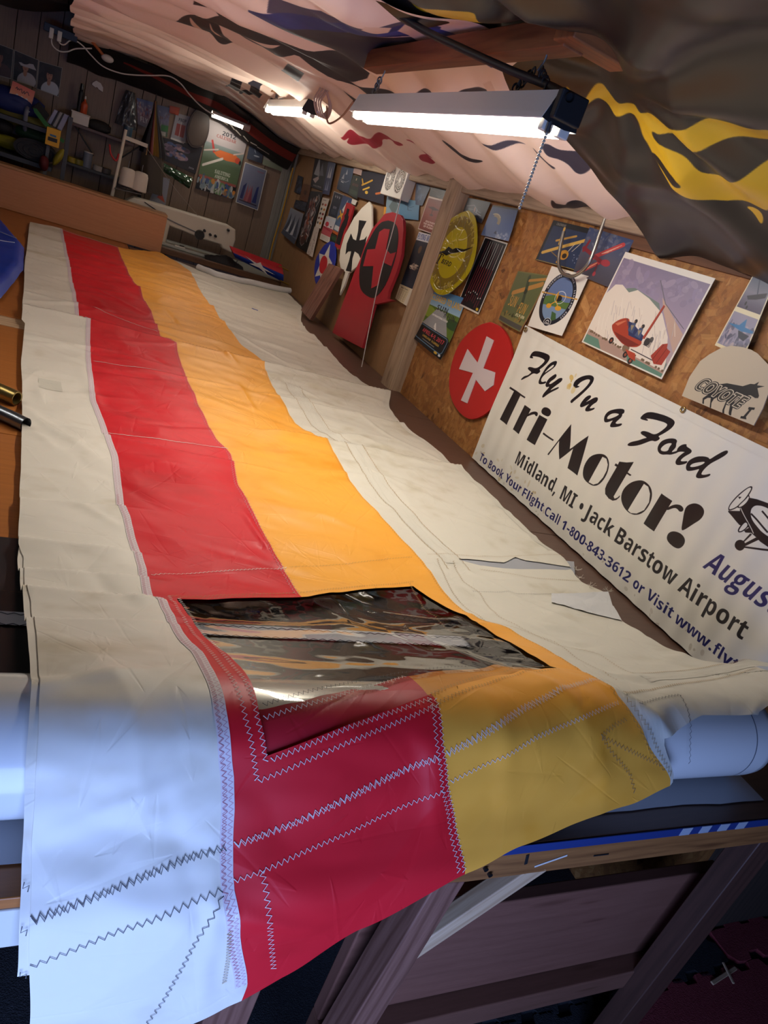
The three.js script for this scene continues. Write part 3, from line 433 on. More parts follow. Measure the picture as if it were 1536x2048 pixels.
mesh('lower_layer', gridGeo(30, 10, (u, v) => { const a = [1.09,-1.511,1.031,-1.395], b = [1.613,-1.569,1.525,-1.451]; return sailPos(lerp(lerp(a[0], b[0], u), lerp(a[2], b[2], u), v), lerp(lerp(a[1], b[1], u), lerp(a[3], b[3], u), v), -0.003); }, (u, v) => [u * 0.3, v * 0.2]), mat('#a3a5aa', 0.6), sail);
{ const r = rng(90), fr = []; for (const [cx, ct, n] of [[...[1.541,-1.398], 9], [...[1.603,-1.381], 12], [...[1.558,-1.493], 7], [...[1.538,-1.445], 6]]) for (let i = 0; i < n; i++) { const a = r() * 2 * PI, L = 0.008 + r() * 0.016; const p = (k) => { const q = sailPos(cx + (r() - 0.5) * 0.006 + Math.cos(a) * L * k, ct + Math.sin(a) * L * k * 0.6, 0.003 + 0.012 * k * r()); return q; }; fr.push(tube([p(0), p(0.5), p(1)], 0.0005, 6, 4)); } mesh('frayed_thread', mergeGeometries(fr), mat('#d8d2c4', 0.8), sail); }
{ const P = []; for (let i = 0; i <= 20; i++) { const u = i / 20, x = lerp(0.93, 1.665, u), t = farT(x) + 0.03; const q = sailPos(x, t, 0.018); P.push(q); } mesh('rolled_end', tube(P, 0.022, 60, 10), underWhite, sail); }

// ---------------------------------------------------------------- printed banners hung under the roof
const yCeil = (x) => 2.09 - 0.17 * smooth(0.85, 1.7, x);
function poly(g, K, ox, oz, color, list, curvy = true) {      // polygon in (x, z) metres drawn on a banner canvas
  const p = pairs(list).map(([x, z]) => [(x - ox) * K, (z - oz) * K]); g.fillStyle = color; g.beginPath();
  if (!curvy) { p.forEach((q, i) => (i ? g.lineTo(...q) : g.moveTo(...q))); } else { const n = p.length, m = (a, b) => [(a[0] + b[0]) / 2, (a[1] + b[1]) / 2]; g.moveTo(...m(p[n - 1], p[0])); for (let i = 0; i < n; i++) g.quadraticCurveTo(...p[i], ...m(p[i], p[(i + 1) % n])); }
  g.closePath(); g.fill();
}
{
  const K = 330, ox = -0.09, oz = -6.45, [c, g] = canvas(Math.round(1.86 * K), Math.round(4.75 * K));
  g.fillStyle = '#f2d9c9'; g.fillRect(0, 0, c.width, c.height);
  const P = (col, l, cv) => poly(g, K, ox, oz, col, l, cv), navy = '#2b2a35', slate = '#33323c', blue = '#29336e', red = '#a8253a';
  // long dark swashes and the royal blue band
  const B = (col, l) => poly(g, K, ox, oz, col, l, false);
  B('#4a465e', [.447,-2.424,.463,-2.415,.485,-2.403,.506,-2.387,.524,-2.369,.54,-2.348,.559,-2.323,.58,-2.292,.603,-2.258,.625,-2.226,.648,-2.196,.671,-2.168,.691,-2.138,.707,-2.103,.72,-2.069,.728,-2.045,.702,-1.979,.691,-1.993,.675,-2.014,.657,-2.038,.638,-2.062,.616,-2.09,.595,-2.118,.573,-2.149,.551,-2.18,.531,-2.208,.513,-2.23,.498,-2.249,.482,-2.265,.462,-2.28,.442,-2.291,.427,-2.299]); B(blue, [.419,-2.611,.436,-2.604,.461,-2.594,.484,-2.583,.501,-2.571,.516,-2.558,.536,-2.538,.565,-2.51,.6,-2.475,.632,-2.434,.66,-2.384,.684,-2.331,.707,-2.285,.728,-2.253,.75,-2.226,.77,-2.196,.792,-2.155,.812,-2.112,.826,-2.082,.769,-1.945,.752,-1.963,.728,-1.99,.705,-2.018,.687,-2.046,.669,-2.076,.65,-2.112,.629,-2.158,.608,-2.209,.584,-2.256,.557,-2.296,.526,-2.333,.5,-2.364,.483,-2.388,.47,-2.406,.457,-2.422,.437,-2.44,.415,-2.456,.4,-2.468]);
  B(slate, [.456,-2.619,.483,-2.622,.522,-2.626,.559,-2.627,.587,-2.619,.612,-2.608,.638,-2.607,.673,-2.631,.712,-2.668,.752,-2.69,.783,-2.686,.81,-2.666,.832,-2.631,.851,-2.578,.867,-2.512,.88,-2.438,.89,-2.361,.899,-2.282,.907,-2.205,.914,-2.121,.921,-2.04,.925,-1.986,.89,-1.921,.876,-1.955,.855,-2.003,.834,-2.051,.816,-2.1,.8,-2.149,.782,-2.194,.761,-2.229,.74,-2.259,.719,-2.287,.702,-2.315,.686,-2.341,.669,-2.365,.648,-2.384,.623,-2.401,.598,-2.418,.575,-2.436,.553,-2.455,.53,-2.478,.502,-2.511,.471,-2.549,.45,-2.576]); B('#3a4796', [.715,-2.219,.736,-2.191,.766,-2.153,.796,-2.117,.825,-2.088,.855,-2.061,.881,-2.031,.903,-1.994,.921,-1.957,.932,-1.93,.911,-1.886,.894,-1.901,.868,-1.919,.84,-1.938,.813,-1.959,.784,-1.985,.757,-2.015,.731,-2.057,.706,-2.105,.688,-2.14]);
  B(navy, [.314,-2.982,.332,-2.971,.358,-2.958,.384,-2.961,.41,-2.996,.44,-3.048,.47,-3.091,.494,-3.108,.514,-3.111,.535,-3.111,.558,-3.111,.582,-3.107,.605,-3.102,.627,-3.095,.648,-3.087,.671,-3.081,.697,-3.082,.727,-3.086,.759,-3.09,.793,-3.097,.828,-3.104,.859,-3.1,.883,-3.075,.901,-3.039,.914,-3.002,.923,-2.96,.931,-2.916,.935,-2.886,.886,-2.717,.867,-2.699,.84,-2.673,.814,-2.657,.792,-2.663,.772,-2.679,.752,-2.698,.732,-2.722,.71,-2.75,.688,-2.77,.663,-2.774,.637,-2.771,.612,-2.767,.589,-2.764,.568,-2.762,.548,-2.761,.527,-2.765,.507,-2.77,.487,-2.772,.47,-2.769,.453,-2.763,.435,-2.76,.414,-2.762,.39,-2.765,.366,-2.778,.342,-2.808,.32,-2.847,.304,-2.875]);
  B(navy, [.264,-3.194,.278,-3.212,.3,-3.238,.321,-3.256,.34,-3.259,.359,-3.252,.376,-3.237,.39,-3.208,.401,-3.174,.412,-3.15,.425,-3.136,.439,-3.129,.452,-3.138,.466,-3.174,.488,-3.24,.516,-3.303,.549,-3.34,.583,-3.361,.613,-3.367,.632,-3.351,.645,-3.32,.658,-3.283,.675,-3.232,.693,-3.176,.712,-3.144,.734,-3.148,.761,-3.172,.794,-3.2,.836,-3.227,.884,-3.251,.924,-3.249,.956,-3.222,.981,-3.183,1.003,-3.143,1.022,-3.105,1.039,-3.069,1.054,-3.035,1.07,-3.001,1.085,-2.968,1.096,-2.945,1.053,-2.822,1.042,-2.842,1.026,-2.87,1.01,-2.9,.994,-2.929,.977,-2.96,.958,-2.989,.934,-3.015,.906,-3.037,.874,-3.047,.833,-3.036,.79,-3.017,.753,-3.003,.726,-2.994,.703,-2.99,.681,-3.001,.662,-3.038,.644,-3.09,.627,-3.132,.612,-3.156,.6,-3.169,.582,-3.171,.556,-3.16,.525,-3.137,.499,-3.109,.479,-3.07,.46,-3.017,.439,-2.976,.421,-2.969,.406,-2.982,.393,-3.001,.381,-3.027,.371,-3.058,.359,-3.08,.345,-3.09,.328,-3.095,.311,-3.096,.293,-3.094,.274,-3.09,.26,-3.086]);
  B('#e8c9b4', [.521,-2.187,.532,-2.19,.548,-2.193,.563,-2.194,.576,-2.19,.588,-2.182,.596,-2.177,.588,-2.139,.577,-2.128,.561,-2.114,.545,-2.103,.53,-2.097,.514,-2.093,.504,-2.09]); B('#e8c9b4', [.631,-2.11,.641,-2.117,.657,-2.127,.671,-2.132,.685,-2.128,.696,-2.118,.704,-2.111,.687,-2.052,.676,-2.049,.661,-2.045,.648,-2.044,.636,-2.045,.625,-2.049,.617,-2.052]); B('#e3c3b0', [.721,-2.095,.735,-2.11,.754,-2.133,.774,-2.152,.791,-2.169,.812,-2.187,.832,-2.191,.844,-2.165,.851,-2.127,.855,-2.1,.836,-2.057,.826,-2.071,.813,-2.089,.798,-2.094,.784,-2.08,.766,-2.056,.747,-2.032,.728,-2.013,.71,-1.998,.698,-1.987]); B(slate, [1.038,-2.81,1.05,-2.767,1.066,-2.703,1.078,-2.611,1.081,-2.485,1.081,-2.35,1.081,-2.238,1.081,-2.149,1.081,-2.075,1.08,-2.025,1.035,-1.959,1.031,-1.999,1.024,-2.061,1.02,-2.14,1.019,-2.247,1.021,-2.378,1.022,-2.5,1.018,-2.596,1.013,-2.678,1.008,-2.736]); B('#e1c2ae', [1,-2.083,1.013,-2.091,1.032,-2.101,1.05,-2.108,1.065,-2.106,1.079,-2.101,1.087,-2.096,1.07,-2.05,1.059,-2.048,1.043,-2.044,1.027,-2.038,1.01,-2.027,.992,-2.013,.979,-2.003]);
  // small swoosh shapes, squares and lettering
  P(navy, [.299,-3.426,.317,-3.331,.398,-3.305,.417,-3.266,.478,-3.422,.543,-3.542,.593,-3.558,.582,-3.756,.539,-3.817,.476,-3.714,.421,-3.603,.374,-3.621,.333,-3.503,.314,-3.538]);
  P('#dcb89f', [.325,-3.335,.366,-3.401,.392,-3.442,.45,-3.578,.537,-3.701,.494,-3.684,.421,-3.534,.365,-3.465]); P('#dcb89f', [.4,-3.32,.45,-3.445,.532,-3.573,.481,-3.538,.423,-3.404]);
  P(navy, [.768,-3.469,.854,-3.503,.888,-3.703,.807,-3.726], false);
  P(navy, [.814,-5.023,.867,-4.939,.932,-5.421,.982,-5.27,.933,-4.921,.873,-4.83,.905,-4.663,1.039,-5.251,.903,-5.756], false);
  P(navy, [.865,-4.804,.94,-4.505,.951,-4.584,.928,-4.851,.965,-5.061,1.02,-5.071,1.032,-5.237,.976,-5.23,.982,-5.661,.953,-5.519,.975,-5.287,.936,-5.045], false); P(navy, [1.05,-4.937,1.091,-4.597,1.097,-4.842,1.078,-5.104], false); P('#3f62a8', [1.083,-4.539,1.076,-4.056,1.116,-4.109,1.128,-4.096,1.144,-4.217], false);
  P(navy, [.988,-3.378,1.026,-3.33,1.087,-3.341,1.117,-3.425,1.104,-3.482,1.033,-3.458]);
  P(red, [1.329,-4.416,1.289,-4.039,1.316,-3.935,1.34,-3.853,1.308,-3.681,1.314,-3.552,1.344,-3.532,1.346,-3.451,1.365,-3.429,1.381,-3.534,1.358,-3.595,1.353,-3.71,1.393,-3.764,1.426,-4.057,1.37,-4.179,1.342,-4.21,1.324,-4.107]);
  P(red, [1.327,-3.377,1.337,-3.258,1.352,-3.17,1.4,-3.142,1.395,-3.181,1.361,-3.247]); P(red, [1.433,-3.401,1.418,-3.269,1.444,-3.23,1.484,-3.291,1.508,-3.394,1.493,-3.411,1.491,-3.485]);
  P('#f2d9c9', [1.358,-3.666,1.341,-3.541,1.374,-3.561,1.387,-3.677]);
  P(navy, [1.289,-2.866,1.317,-2.79,1.347,-2.793,1.366,-2.713,1.387,-2.648,1.394,-2.768,1.371,-2.856,1.328,-2.898,1.306,-2.902]);
  P('#3a394a', [1.227,-2.05,1.234,-2.023,1.267,-2.013,1.277,-1.971,1.293,-1.929,1.316,-1.902,1.353,-1.938,1.393,-2.017,1.383,-2.048,1.334,-2.034,1.301,-2.052,1.28,-2.085]); P('#3a394a', [1.268,-2.16,1.315,-2.158,1.336,-2.086,1.357,-2.148,1.336,-2.183,1.3,-2.185]); P('#4a4858', [1.224,-2.47,1.235,-2.313,1.268,-2.257,1.276,-2.194,1.276,-2.284,1.254,-2.375]);
  P(navy, [1.564,-2.402,1.579,-2.404,1.612,-2.438,1.618,-2.378,1.589,-2.341,1.608,-2.277,1.642,-2.262,1.721,-2.266,1.792,-2.352,1.72,-2.319,1.671,-2.338,1.694,-2.468,1.683,-2.542,1.607,-2.462]); P('#40455a', [1.58,-3.24,1.617,-3.252,1.709,-3.494,1.658,-3.442], false);
  const t = canvasTex(c);
  const f = (x, z) => { const near = Math.exp(-((x - 0.82) ** 2) / 0.02) * smooth(-2.7, -2.4, z); let d = 0.055 * fbm(x * 1.3 + z * 0.25, z * 4.2 + x * 1.2, 41, 3) + 0.03 * (1 - Math.abs(2 * fbm(x * 1.1 - z * 0.4, z * 2.2 + x * 1.4, 43, 3) - 1)) + 0.012 * Math.sin(z * 17 + x * 6 + 5 * fbm(x * 2, z * 2, 44, 2)); d *= (1 - 0.8 * near); d += 0.05 * smooth(0.35, -0.09, x) * fbm(z * 3, x, 45, 2); return yCeil(x) + 0.035 - d; };
  const x0 = -0.075, x1 = 1.69, z0 = -6.38, z1 = -1.78;
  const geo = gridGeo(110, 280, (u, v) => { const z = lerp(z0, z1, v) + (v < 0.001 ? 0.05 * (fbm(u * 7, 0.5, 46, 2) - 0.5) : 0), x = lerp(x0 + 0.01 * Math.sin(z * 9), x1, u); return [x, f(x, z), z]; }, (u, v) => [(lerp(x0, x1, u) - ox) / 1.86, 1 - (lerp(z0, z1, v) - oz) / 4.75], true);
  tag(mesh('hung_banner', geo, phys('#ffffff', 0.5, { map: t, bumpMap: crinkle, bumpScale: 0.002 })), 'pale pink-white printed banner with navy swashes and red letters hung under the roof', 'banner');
}
{ // glossy black and yellow banner nearest the camera
  const K = 420, ox = 0.2, oz = -2.0, [c, g] = canvas(Math.round(1.6 * K), Math.round(1.8 * K));
  g.fillStyle = '#231f1d'; g.fillRect(0, 0, c.width, c.height);
  const P = (col, l, cv) => poly(g, K, ox, oz, col, l, cv), Y = '#d9ae1f';
  P(Y, [.996,-1.659,1.002,-1.644,1.016,-1.647,1.027,-1.635,1.028,-1.615,1.011,-1.579,.994,-1.54,.994,-1.515,1.008,-1.506,1.033,-1.507,1.042,-1.492,1.038,-1.458,1.041,-1.441,1.063,-1.448,1.069,-1.439,1.064,-1.404,1.073,-1.393,1.092,-1.388,1.089,-1.347,1.092,-1.304,1.081,-1.244,1.089,-1.21,1.08,-1.127,1.073,-1.083,1.129,-1.117,1.139,-1.164,1.139,-1.222,1.137,-1.28,1.145,-1.34,1.133,-1.382,1.13,-1.406,1.126,-1.436,1.11,-1.445,1.138,-1.458,1.159,-1.431,1.191,-1.396,1.258,-1.379,1.233,-1.284,1.201,-1.202,1.183,-1.148,1.331,-1.233,1.335,-1.284,1.346,-1.373,1.324,-1.406,1.305,-1.448,1.273,-1.493,1.245,-1.518,1.215,-1.518,1.197,-1.515,1.162,-1.508,1.139,-1.506,1.08,-1.47,1.066,-1.48,1.071,-1.521,1.071,-1.54,1.031,-1.543,1.021,-1.557,1.036,-1.607,1.048,-1.641,1.035,-1.647,1.025,-1.657,1.034,-1.689,1.02,-1.686]);
  P('#231f1d', [1.189,-1.516,1.202,-1.495,1.223,-1.453,1.261,-1.435,1.257,-1.48,1.239,-1.513,1.21,-1.519]);
  P(Y, [.597,-1.751,.63,-1.81,.671,-1.806,.705,-1.741,.727,-1.707,.726,-1.644,.773,-1.624,.733,-1.59,.694,-1.565,.658,-1.522]); P(Y, [1.359,-1.345,1.374,-1.325,1.425,-1.327,1.349,-1.28]);
  const t = canvasTex(c);
  const f = (x, z) => { const rr = Math.hypot(x - 1.0, z + 1.45), a = Math.atan2(z + 1.45, x - 1.0); let d = 0.085 * fbm(x * 2.3 + 2, z * 2.3, 51, 3) + 0.05 * (1 - Math.abs(2 * fbm(x * 1.9 - z * 0.7, z * 1.9 + x * 0.8, 53, 3) - 1)) + 0.014 * Math.sin(a * 9 + 3 * fbm(x * 3, z * 3, 54, 2)) * smooth(0.02, 0.25, rr); d -= 0.10 * Math.exp(-((x - 0.83) ** 2) / 0.012) * smooth(-1.3, -1.5, z); return yCeil(x) - 0.06 * smooth(1.4, 1.7, x) + 0.05 - Math.max(d, -0.02); };
  const x0 = 0.42, x1 = 1.7, z0 = -1.9, z1 = -0.35;
  const geo = gridGeo(120, 130, (u, v) => { let x = lerp(x0, x1, u), z = lerp(z0 + 0.05 * (fbm(u * 6, 0.2, 55, 2) - 0.5) - 0.12 * smooth(0.1, 0, u), z1, v); return [x, f(x, z), z]; }, (u, v) => [(lerp(x0, x1, u) - ox) / 1.6, 1 - (lerp(z0, z1, v) - oz) / 1.8], true);
  tag(mesh('hung_banner', geo, phys('#ffffff', 0.34, { map: t })), 'glossy black vinyl banner with curling yellow stripes hung above the lamp end', 'banner');
}
{ // dark banner drooping between the pale one and the back wall
  const [c, g] = canvas(720, 180), r = rng(12); g.fillStyle = '#1e1a1a'; g.fillRect(0, 0, 720, 180); g.fillStyle = '#7c2620'; g.beginPath(); g.moveTo(150, 60); g.bezierCurveTo(330, 80, 500, 70, 720, 50); g.lineTo(720, 100); g.bezierCurveTo(520, 110, 330, 105, 150, 66); g.fill();
  g.fillStyle = '#b9b0a4'; for (let i = 0; i < 9; i++) { const x = 420 + i * 26 + r() * 8; g.save(); g.translate(x, 132 + r() * 14); g.rotate((r() - 0.5) * 1.6); g.fillRect(-12, -4, 24, 7); g.restore(); }
  const geo = gridGeo(80, 18, (u, v) => { const x = lerp(-0.1, 1.66, u), s = v * 0.30; return [x, yCeil(x) - 0.012 - 0.17 * smooth(0, 1, v) - 0.03 * fbm(u * 8, v * 3, 61, 2), -6.32 - s * 0.85]; }, null, true);
  tag(mesh('hung_banner', geo, phys('#ffffff', 0.5, { map: canvasTex(c) })), 'dark banner with a red streak drooping over the back wall', 'banner');
  tag(mesh('hung_banner', gridGeo(20, 60, (u, v) => { const z = lerp(-6.4, -2.6, v), x = lerp(-1.2, -0.12, u); return [x, 2.22 - 0.12 * Math.sin(u * PI) - 0.08 * fbm(u * 4, z * 2, 62, 2), z]; }, null, true), phys('#2a211c', 0.55)), 'dark brown cloth hung under the roof left of the pale banner', 'banner');
}
// ---------------------------------------------------------------- lamps
const tubeGlow = new THREE.MeshStandardMaterial({ color: S('#ffffff'), emissive: new THREE.Color().setRGB(1.0, 0.93, 0.80), emissiveIntensity: 8, roughness: 0.4 });
const enamel = mat('#efece6', 0.35), capGrey = mat('#c9b6ac', 0.5);
function hoodGeo(L, w, h, top) {                      // folded sheet-metal reflector, open below, along z
  const s = new THREE.Shape(), o = [[-w, 0], [-w + 0.004, 0.012], [-top, h], [top, h], [w - 0.004, 0.012], [w, 0]], k = 0.0015;
  o.forEach((p, i) => (i ? s.lineTo(...p) : s.moveTo(...p))); for (let i = o.length - 1; i >= 0; i--) s.lineTo(o[i][0] * (1 - k / w), o[i][1] - k); s.closePath();
  return new THREE.ExtrudeGeometry(s, { depth: L, bevelEnabled: false }).translate(0, 0, -L / 2);
}
function chain(a, b, n, r = 0.0022) { const L = [], A = V3(...a), B = V3(...b); for (let i = 0; i < n; i++) { const p = A.clone().lerp(B, (i + 0.5) / n), g = new THREE.TorusGeometry(0.007, r, 5, 10); g.scale(1, 1.35, 1); if (i % 2) g.rotateY(PI / 2); g.translate(p.x, p.y, p.z); L.push(g); } return mergeGeometries(L); }
function shopLight(label, pos, rotY, L, two, intensity, hood = true) {
  const t = thing('fluorescent_lamp', label, 'lamp', pos, rotY);
  if (hood) mesh('reflector', hoodGeo(L, 0.043, 0.055, 0.022), enamel, t); else mesh('strip_body', boxAt(-0.022, 0.022, 0.012, 0.055, -L / 2, L / 2, 0.006), enamel, t);
  for (const s of [-1, 1]) { const e = mesh('end_plate', (() => { const q = new THREE.Shape(); [[-0.0425, 0], [-0.023, 0.0555], [0.023, 0.0555], [0.0425, 0], [0.015, -0.004], [-0.015, -0.004]].forEach((p, i) => (i ? q.lineTo(...p) : q.moveTo(...p))); return new THREE.ExtrudeGeometry(q, { depth: 0.002, bevelEnabled: false }).translate(0, 0, (s * L) / 2 - 0.001); })(), s > 0 && two ? black : enamel, t); }
  for (const x of two ? [-0.02, 0.02] : [0]) {
    mesh('light_tube', cyl([x, -0.004, -L / 2 + 0.025], [x, -0.004, L / 2 - 0.025], 0.0145), tubeGlow, t);
    for (const s of [-1, 1]) { mesh('lamp_socket', boxAt(x - 0.012, x + 0.012, -0.018, 0.03, s * (L / 2 - 0.004), s * (L / 2 - 0.022), 0.003), whitePlastic, t); }
  }
  for (const s of [-1, 1]) areaLight('lamp_light', TUBE_WARM, intensity, 0.07, L - 0.08, [s * 0.02, -0.026, 0], [0, -5, 0], t).quaternion.setFromEuler(new THREE.Euler(0, 0, s * (hood ? 0.62 : 1.25))).multiply(new THREE.Quaternion().setFromEuler(new THREE.Euler(-PI / 2, 0, 0)));   // each tube shines down and out to its own side
  return t;
}
{
  const t = shopLight('long twin-tube fluorescent shop light with a white hood hanging by chains over the sail', [0.82, 1.915, -1.915], 0, 1.17, true, LAMP_MAIN);
  mesh('hang_chain', chain([0.0, 0.065, -0.52], [0.0, 0.105, -0.50], 5), steel, t); mesh('hang_hook', tube([[0, 0.10, -0.50], [0.004, 0.125, -0.49], [0.0, 0.15, -0.48]], 0.0022, 10, 6), steel, t);
  mesh('hang_chain', chain([0.0, 0.064, 0.36], [0.0, 0.10, 0.42], 6), black, t); mesh('hang_chain', chain([0.0, 0.064, 0.50], [0.0, 0.10, 0.44], 6), black, t); mesh('hang_hook', tube([[0, 0.10, 0.43], [0.005, 0.12, 0.435], [0, 0.15, 0.44]], 0.0022, 10, 6), steel, t);
  mesh('end_housing', boxAt(-0.032, 0.032, 0.004, 0.056, 0.588, 0.606, 0.004), black, t);
  const b = []; for (let i = 0; i < 22; i++) b.push(new THREE.SphereGeometry(0.0032, 8, 6).translate(-0.02 - 0.0006 * i, -0.022 - i * 0.0066, 0.585 + 0.0012 * i)); mesh('pull_chain', mergeGeometries(b), mat('#b5ab98', 0.4), t); mesh('pull_switch', cyl([-0.02, 0.0, 0.58], [-0.02, -0.02, 0.585], 0.006), steel, t);
}
{
  const t = shopLight('short twin-tube fluorescent lamp hanging from a small wooden batten further back', [1.04, 1.985, -4.42], 0, 0.9, true, LAMP_SHORT, false);
  mesh('hang_chain', chain([0, 0.064, -0.36], [0, 0.10, -0.36], 4), steel, t); mesh('hang_chain', chain([0, 0.064, 0.36], [0, 0.10, 0.36], 4), steel, t);
}
{
  const t = thing('fluorescent_lamp', 'small single-tube fluorescent lamp glowing above the back wall posters', 'lamp', [1.09, 1.905, -6.40]);
  mesh('light_tube', cyl([-0.145, 0, 0], [0.10, 0, 0], 0.017), tubeGlow, t); mesh('end_cap', cyl([0.10, 0.004, 0], [0.155, 0.004, 0], 0.026), capGrey, t); mesh('reflector', gridGeo(20, 8, (u, v) => { const a = lerp(0.15, PI - 0.15, v); return [lerp(-0.15, 0.12, u), 0.004 + 0.026 * Math.sin(a), 0.03 * Math.cos(a)]; }), enamel, t); mesh('hanger', tube([[0.13, 0.02, 0], [0.135, 0.06, 0], [0.13, 0.1, 0]], 0.002, 8, 5), steel, t);
  areaLight('lamp_light', TUBE_WARM, LAMP_BACK * 1.6, 0.24, 0.05, [-0.02, -0.02, 0], [0, -5, 0], t).rotation.set(-PI / 2, 0, 0);
}
struct('ceiling_batten', boxAt(0.795, 0.845, 2.045, 2.10, -2.53, -1.38, 0.003), wood('#96562c', '#6d3a1c', 71, 0.55, 2));
struct('ceiling_block', boxAt(0.78, 0.93, 2.05, 2.14, -1.40, -1.33, 0.004), wood('#a25c2c', '#70401f', 72, 0.55, 1));
struct('ceiling_batten_back', boxAt(1.0, 1.06, 2.075, 2.105, -4.86, -3.92, 0.003), wood('#b98244', '#8a5a2c', 73, 0.55, 1));
tag(mesh('power_cable', tube([[.585,2.106], [.673,2.068], [.734,2.036], [.793,2.008], [.823,1.986], [.802,1.957]].map((p, i) => [p[0], p[1], [-1.95, -1.85, -1.7, -1.55, -1.42, -1.3][i]]), 0.0085, 60, 10), black), 'thick black power cable running down to the end of the long shop light', 'cable');
tag(mesh('electric_lead', tube(pairs([-.208,1.993,-.195,1.943,-.151,1.923,-.099,1.939,-.056,1.972]).map((p) => [p[0], p[1], -6.25]).concat(pairs([.005,1.998,.048,2.015]).map((p) => [p[0], p[1], -6.25])), 0.005, 40, 6), whitePlastic), 'short white cord looping from the left plug to a small connector', 'cord');
tag(mesh('electric_lead', tube(pairs([-.157,2.013,-.154,1.971,-.126,1.97,-.093,2.01,-.057,2.021,-.009,2.008,.041,1.977,.13,1.935,.248,1.934,.347,1.958,.446,1.992,.579,2.035,.655,2.02,.739,1.969,.844,1.921,.936,1.902]).map((p) => [p[0], p[1], -6.25]), 0.005, 90, 6), whitePlastic), 'long white cord sagging across the dark back wall to the small lamp', 'cord');
{ const p = [-.21,2.01,-.159,2.024,.154,1.992,.069,2.007]; const t = thing('power_outlet', 'dark outlet strip with two white plugs under the pale banner edge', 'outlet', [p[0], p[1], -6.25]); mesh('strip_body', boxAt(-0.05, 0.16, 0.0, 0.05, -0.03, 0.02, 0.004), mat('#1d2c44', 0.5), t); for (const d of [0, p[2] - p[0]]) mesh('plug', boxAt(d - 0.014, d + 0.014, -0.035, 0.03, 0.0, 0.03, 0.005), whitePlastic, t);
  const q = thing('cord_connector', 'small white in-line connector with an orange stub on the back cord', 'connector', [p[4], p[5], -6.25]); mesh('connector_body', new THREE.SphereGeometry(0.035, 16, 12).scale(1.2, 0.7, 0.7), whitePlastic, q); mesh('stub', cyl([-0.12, 0.07, 0], [-0.03, 0.01, 0], 0.010), mat('#b5622d', 0.6), q); }
{ // bundle of cord and the plug box between the two lamps
  const t = thing('cord_bundle', 'bundle of pale twisted cord tied up between the two hanging lamps', 'cord', [0.98, 2.0, -3.55]); for (let i = 0; i < 4; i++) mesh('cord_loop', tube([[-0.03 + i * 0.012, 0.06, 0], [-0.05 + i * 0.01, 0.0, 0.03], [-0.01 + i * 0.012, -0.05, 0.02], [0.03 + i * 0.004, 0.0, 0], [0.0, 0.06, 0]], 0.004, 30, 6), mat('#c6a99a', 0.7), t);
  mesh('cord_tail', tube([[0.02, 0.0, 0.0], [0.0, -0.07, 0.15], [-0.03, -0.06, 0.4], [-0.1, -0.02, 0.75]], 0.004, 30, 6), mat('#a88068', 0.7), t); }
{
  shopLight('added bare twin-tube fill lamp, out of view under the roof to the left', [-0.9, 2.03, -2.3], 0, 1.2, true, FILL_LEFT, false);  // lamp added out of view to brighten the ceiling and the sail's left side
}

// ---------------------------------------------------------------- things on the right wall
// local frame there: x = world z, y = world y, z = out of the wall into the room
const shade = (c, k) => '#' + S(c).multiplyScalar(k).getHexString();
const R = (g, c, x, y, w, h) => { g.fillStyle = c; g.fillRect(x, y, w, h); };
const PG = (g, c, l) => { g.fillStyle = c; g.beginPath(); pairs(l).forEach((p, i) => (i ? g.lineTo(...p) : g.moveTo(...p))); g.closePath(); g.fill(); };
const EL = (g, c, x, y, rx, ry, a = 0) => { g.fillStyle = c; g.beginPath(); g.ellipse(x, y, rx, ry, a, 0, 2 * PI); g.fill(); };
const LN = (g, c, w, l) => { g.strokeStyle = c; g.lineWidth = w; g.lineCap = 'round'; g.lineJoin = 'round'; g.beginPath(); pairs(l).forEach((p, i) => (i ? g.lineTo(...p) : g.moveTo(...p))); g.stroke(); };
const GR = (g, x, y, w, h, ...cols) => { const q = g.createLinearGradient(0, y, 0, y + h); cols.forEach((c, i) => q.addColorStop(i / (cols.length - 1), c)); g.fillStyle = q; g.fillRect(x, y, w, h); };   // printed sky
function TX(g, c, text, x, y, w, h, font = 'bold 100px sans-serif', slant = 0) {   // text fitted to a box, (x, y) = left baseline
  g.save(); g.font = font; g.textBaseline = 'alphabetic'; const m = g.measureText(text).width || 1; g.translate(x, y); g.transform(1, 0, slant, 1, 0, 0); g.scale(w / m, h / 72); g.fillStyle = c; g.fillText(text, 0, 0); g.restore();
}
function speck(g, seed, n, cols, x, y, w, h, s) { const r = rng(seed); for (let i = 0; i < n; i++) { g.fillStyle = cols[Math.floor(r() * cols.length)]; g.globalAlpha = 0.5 + 0.5 * r(); g.beginPath(); g.ellipse(x + r() * w, y + r() * h, s * (0.3 + r()), s * (0.2 + 0.6 * r()), r() * 3, 0, 7); g.fill(); } g.globalAlpha = 1; }
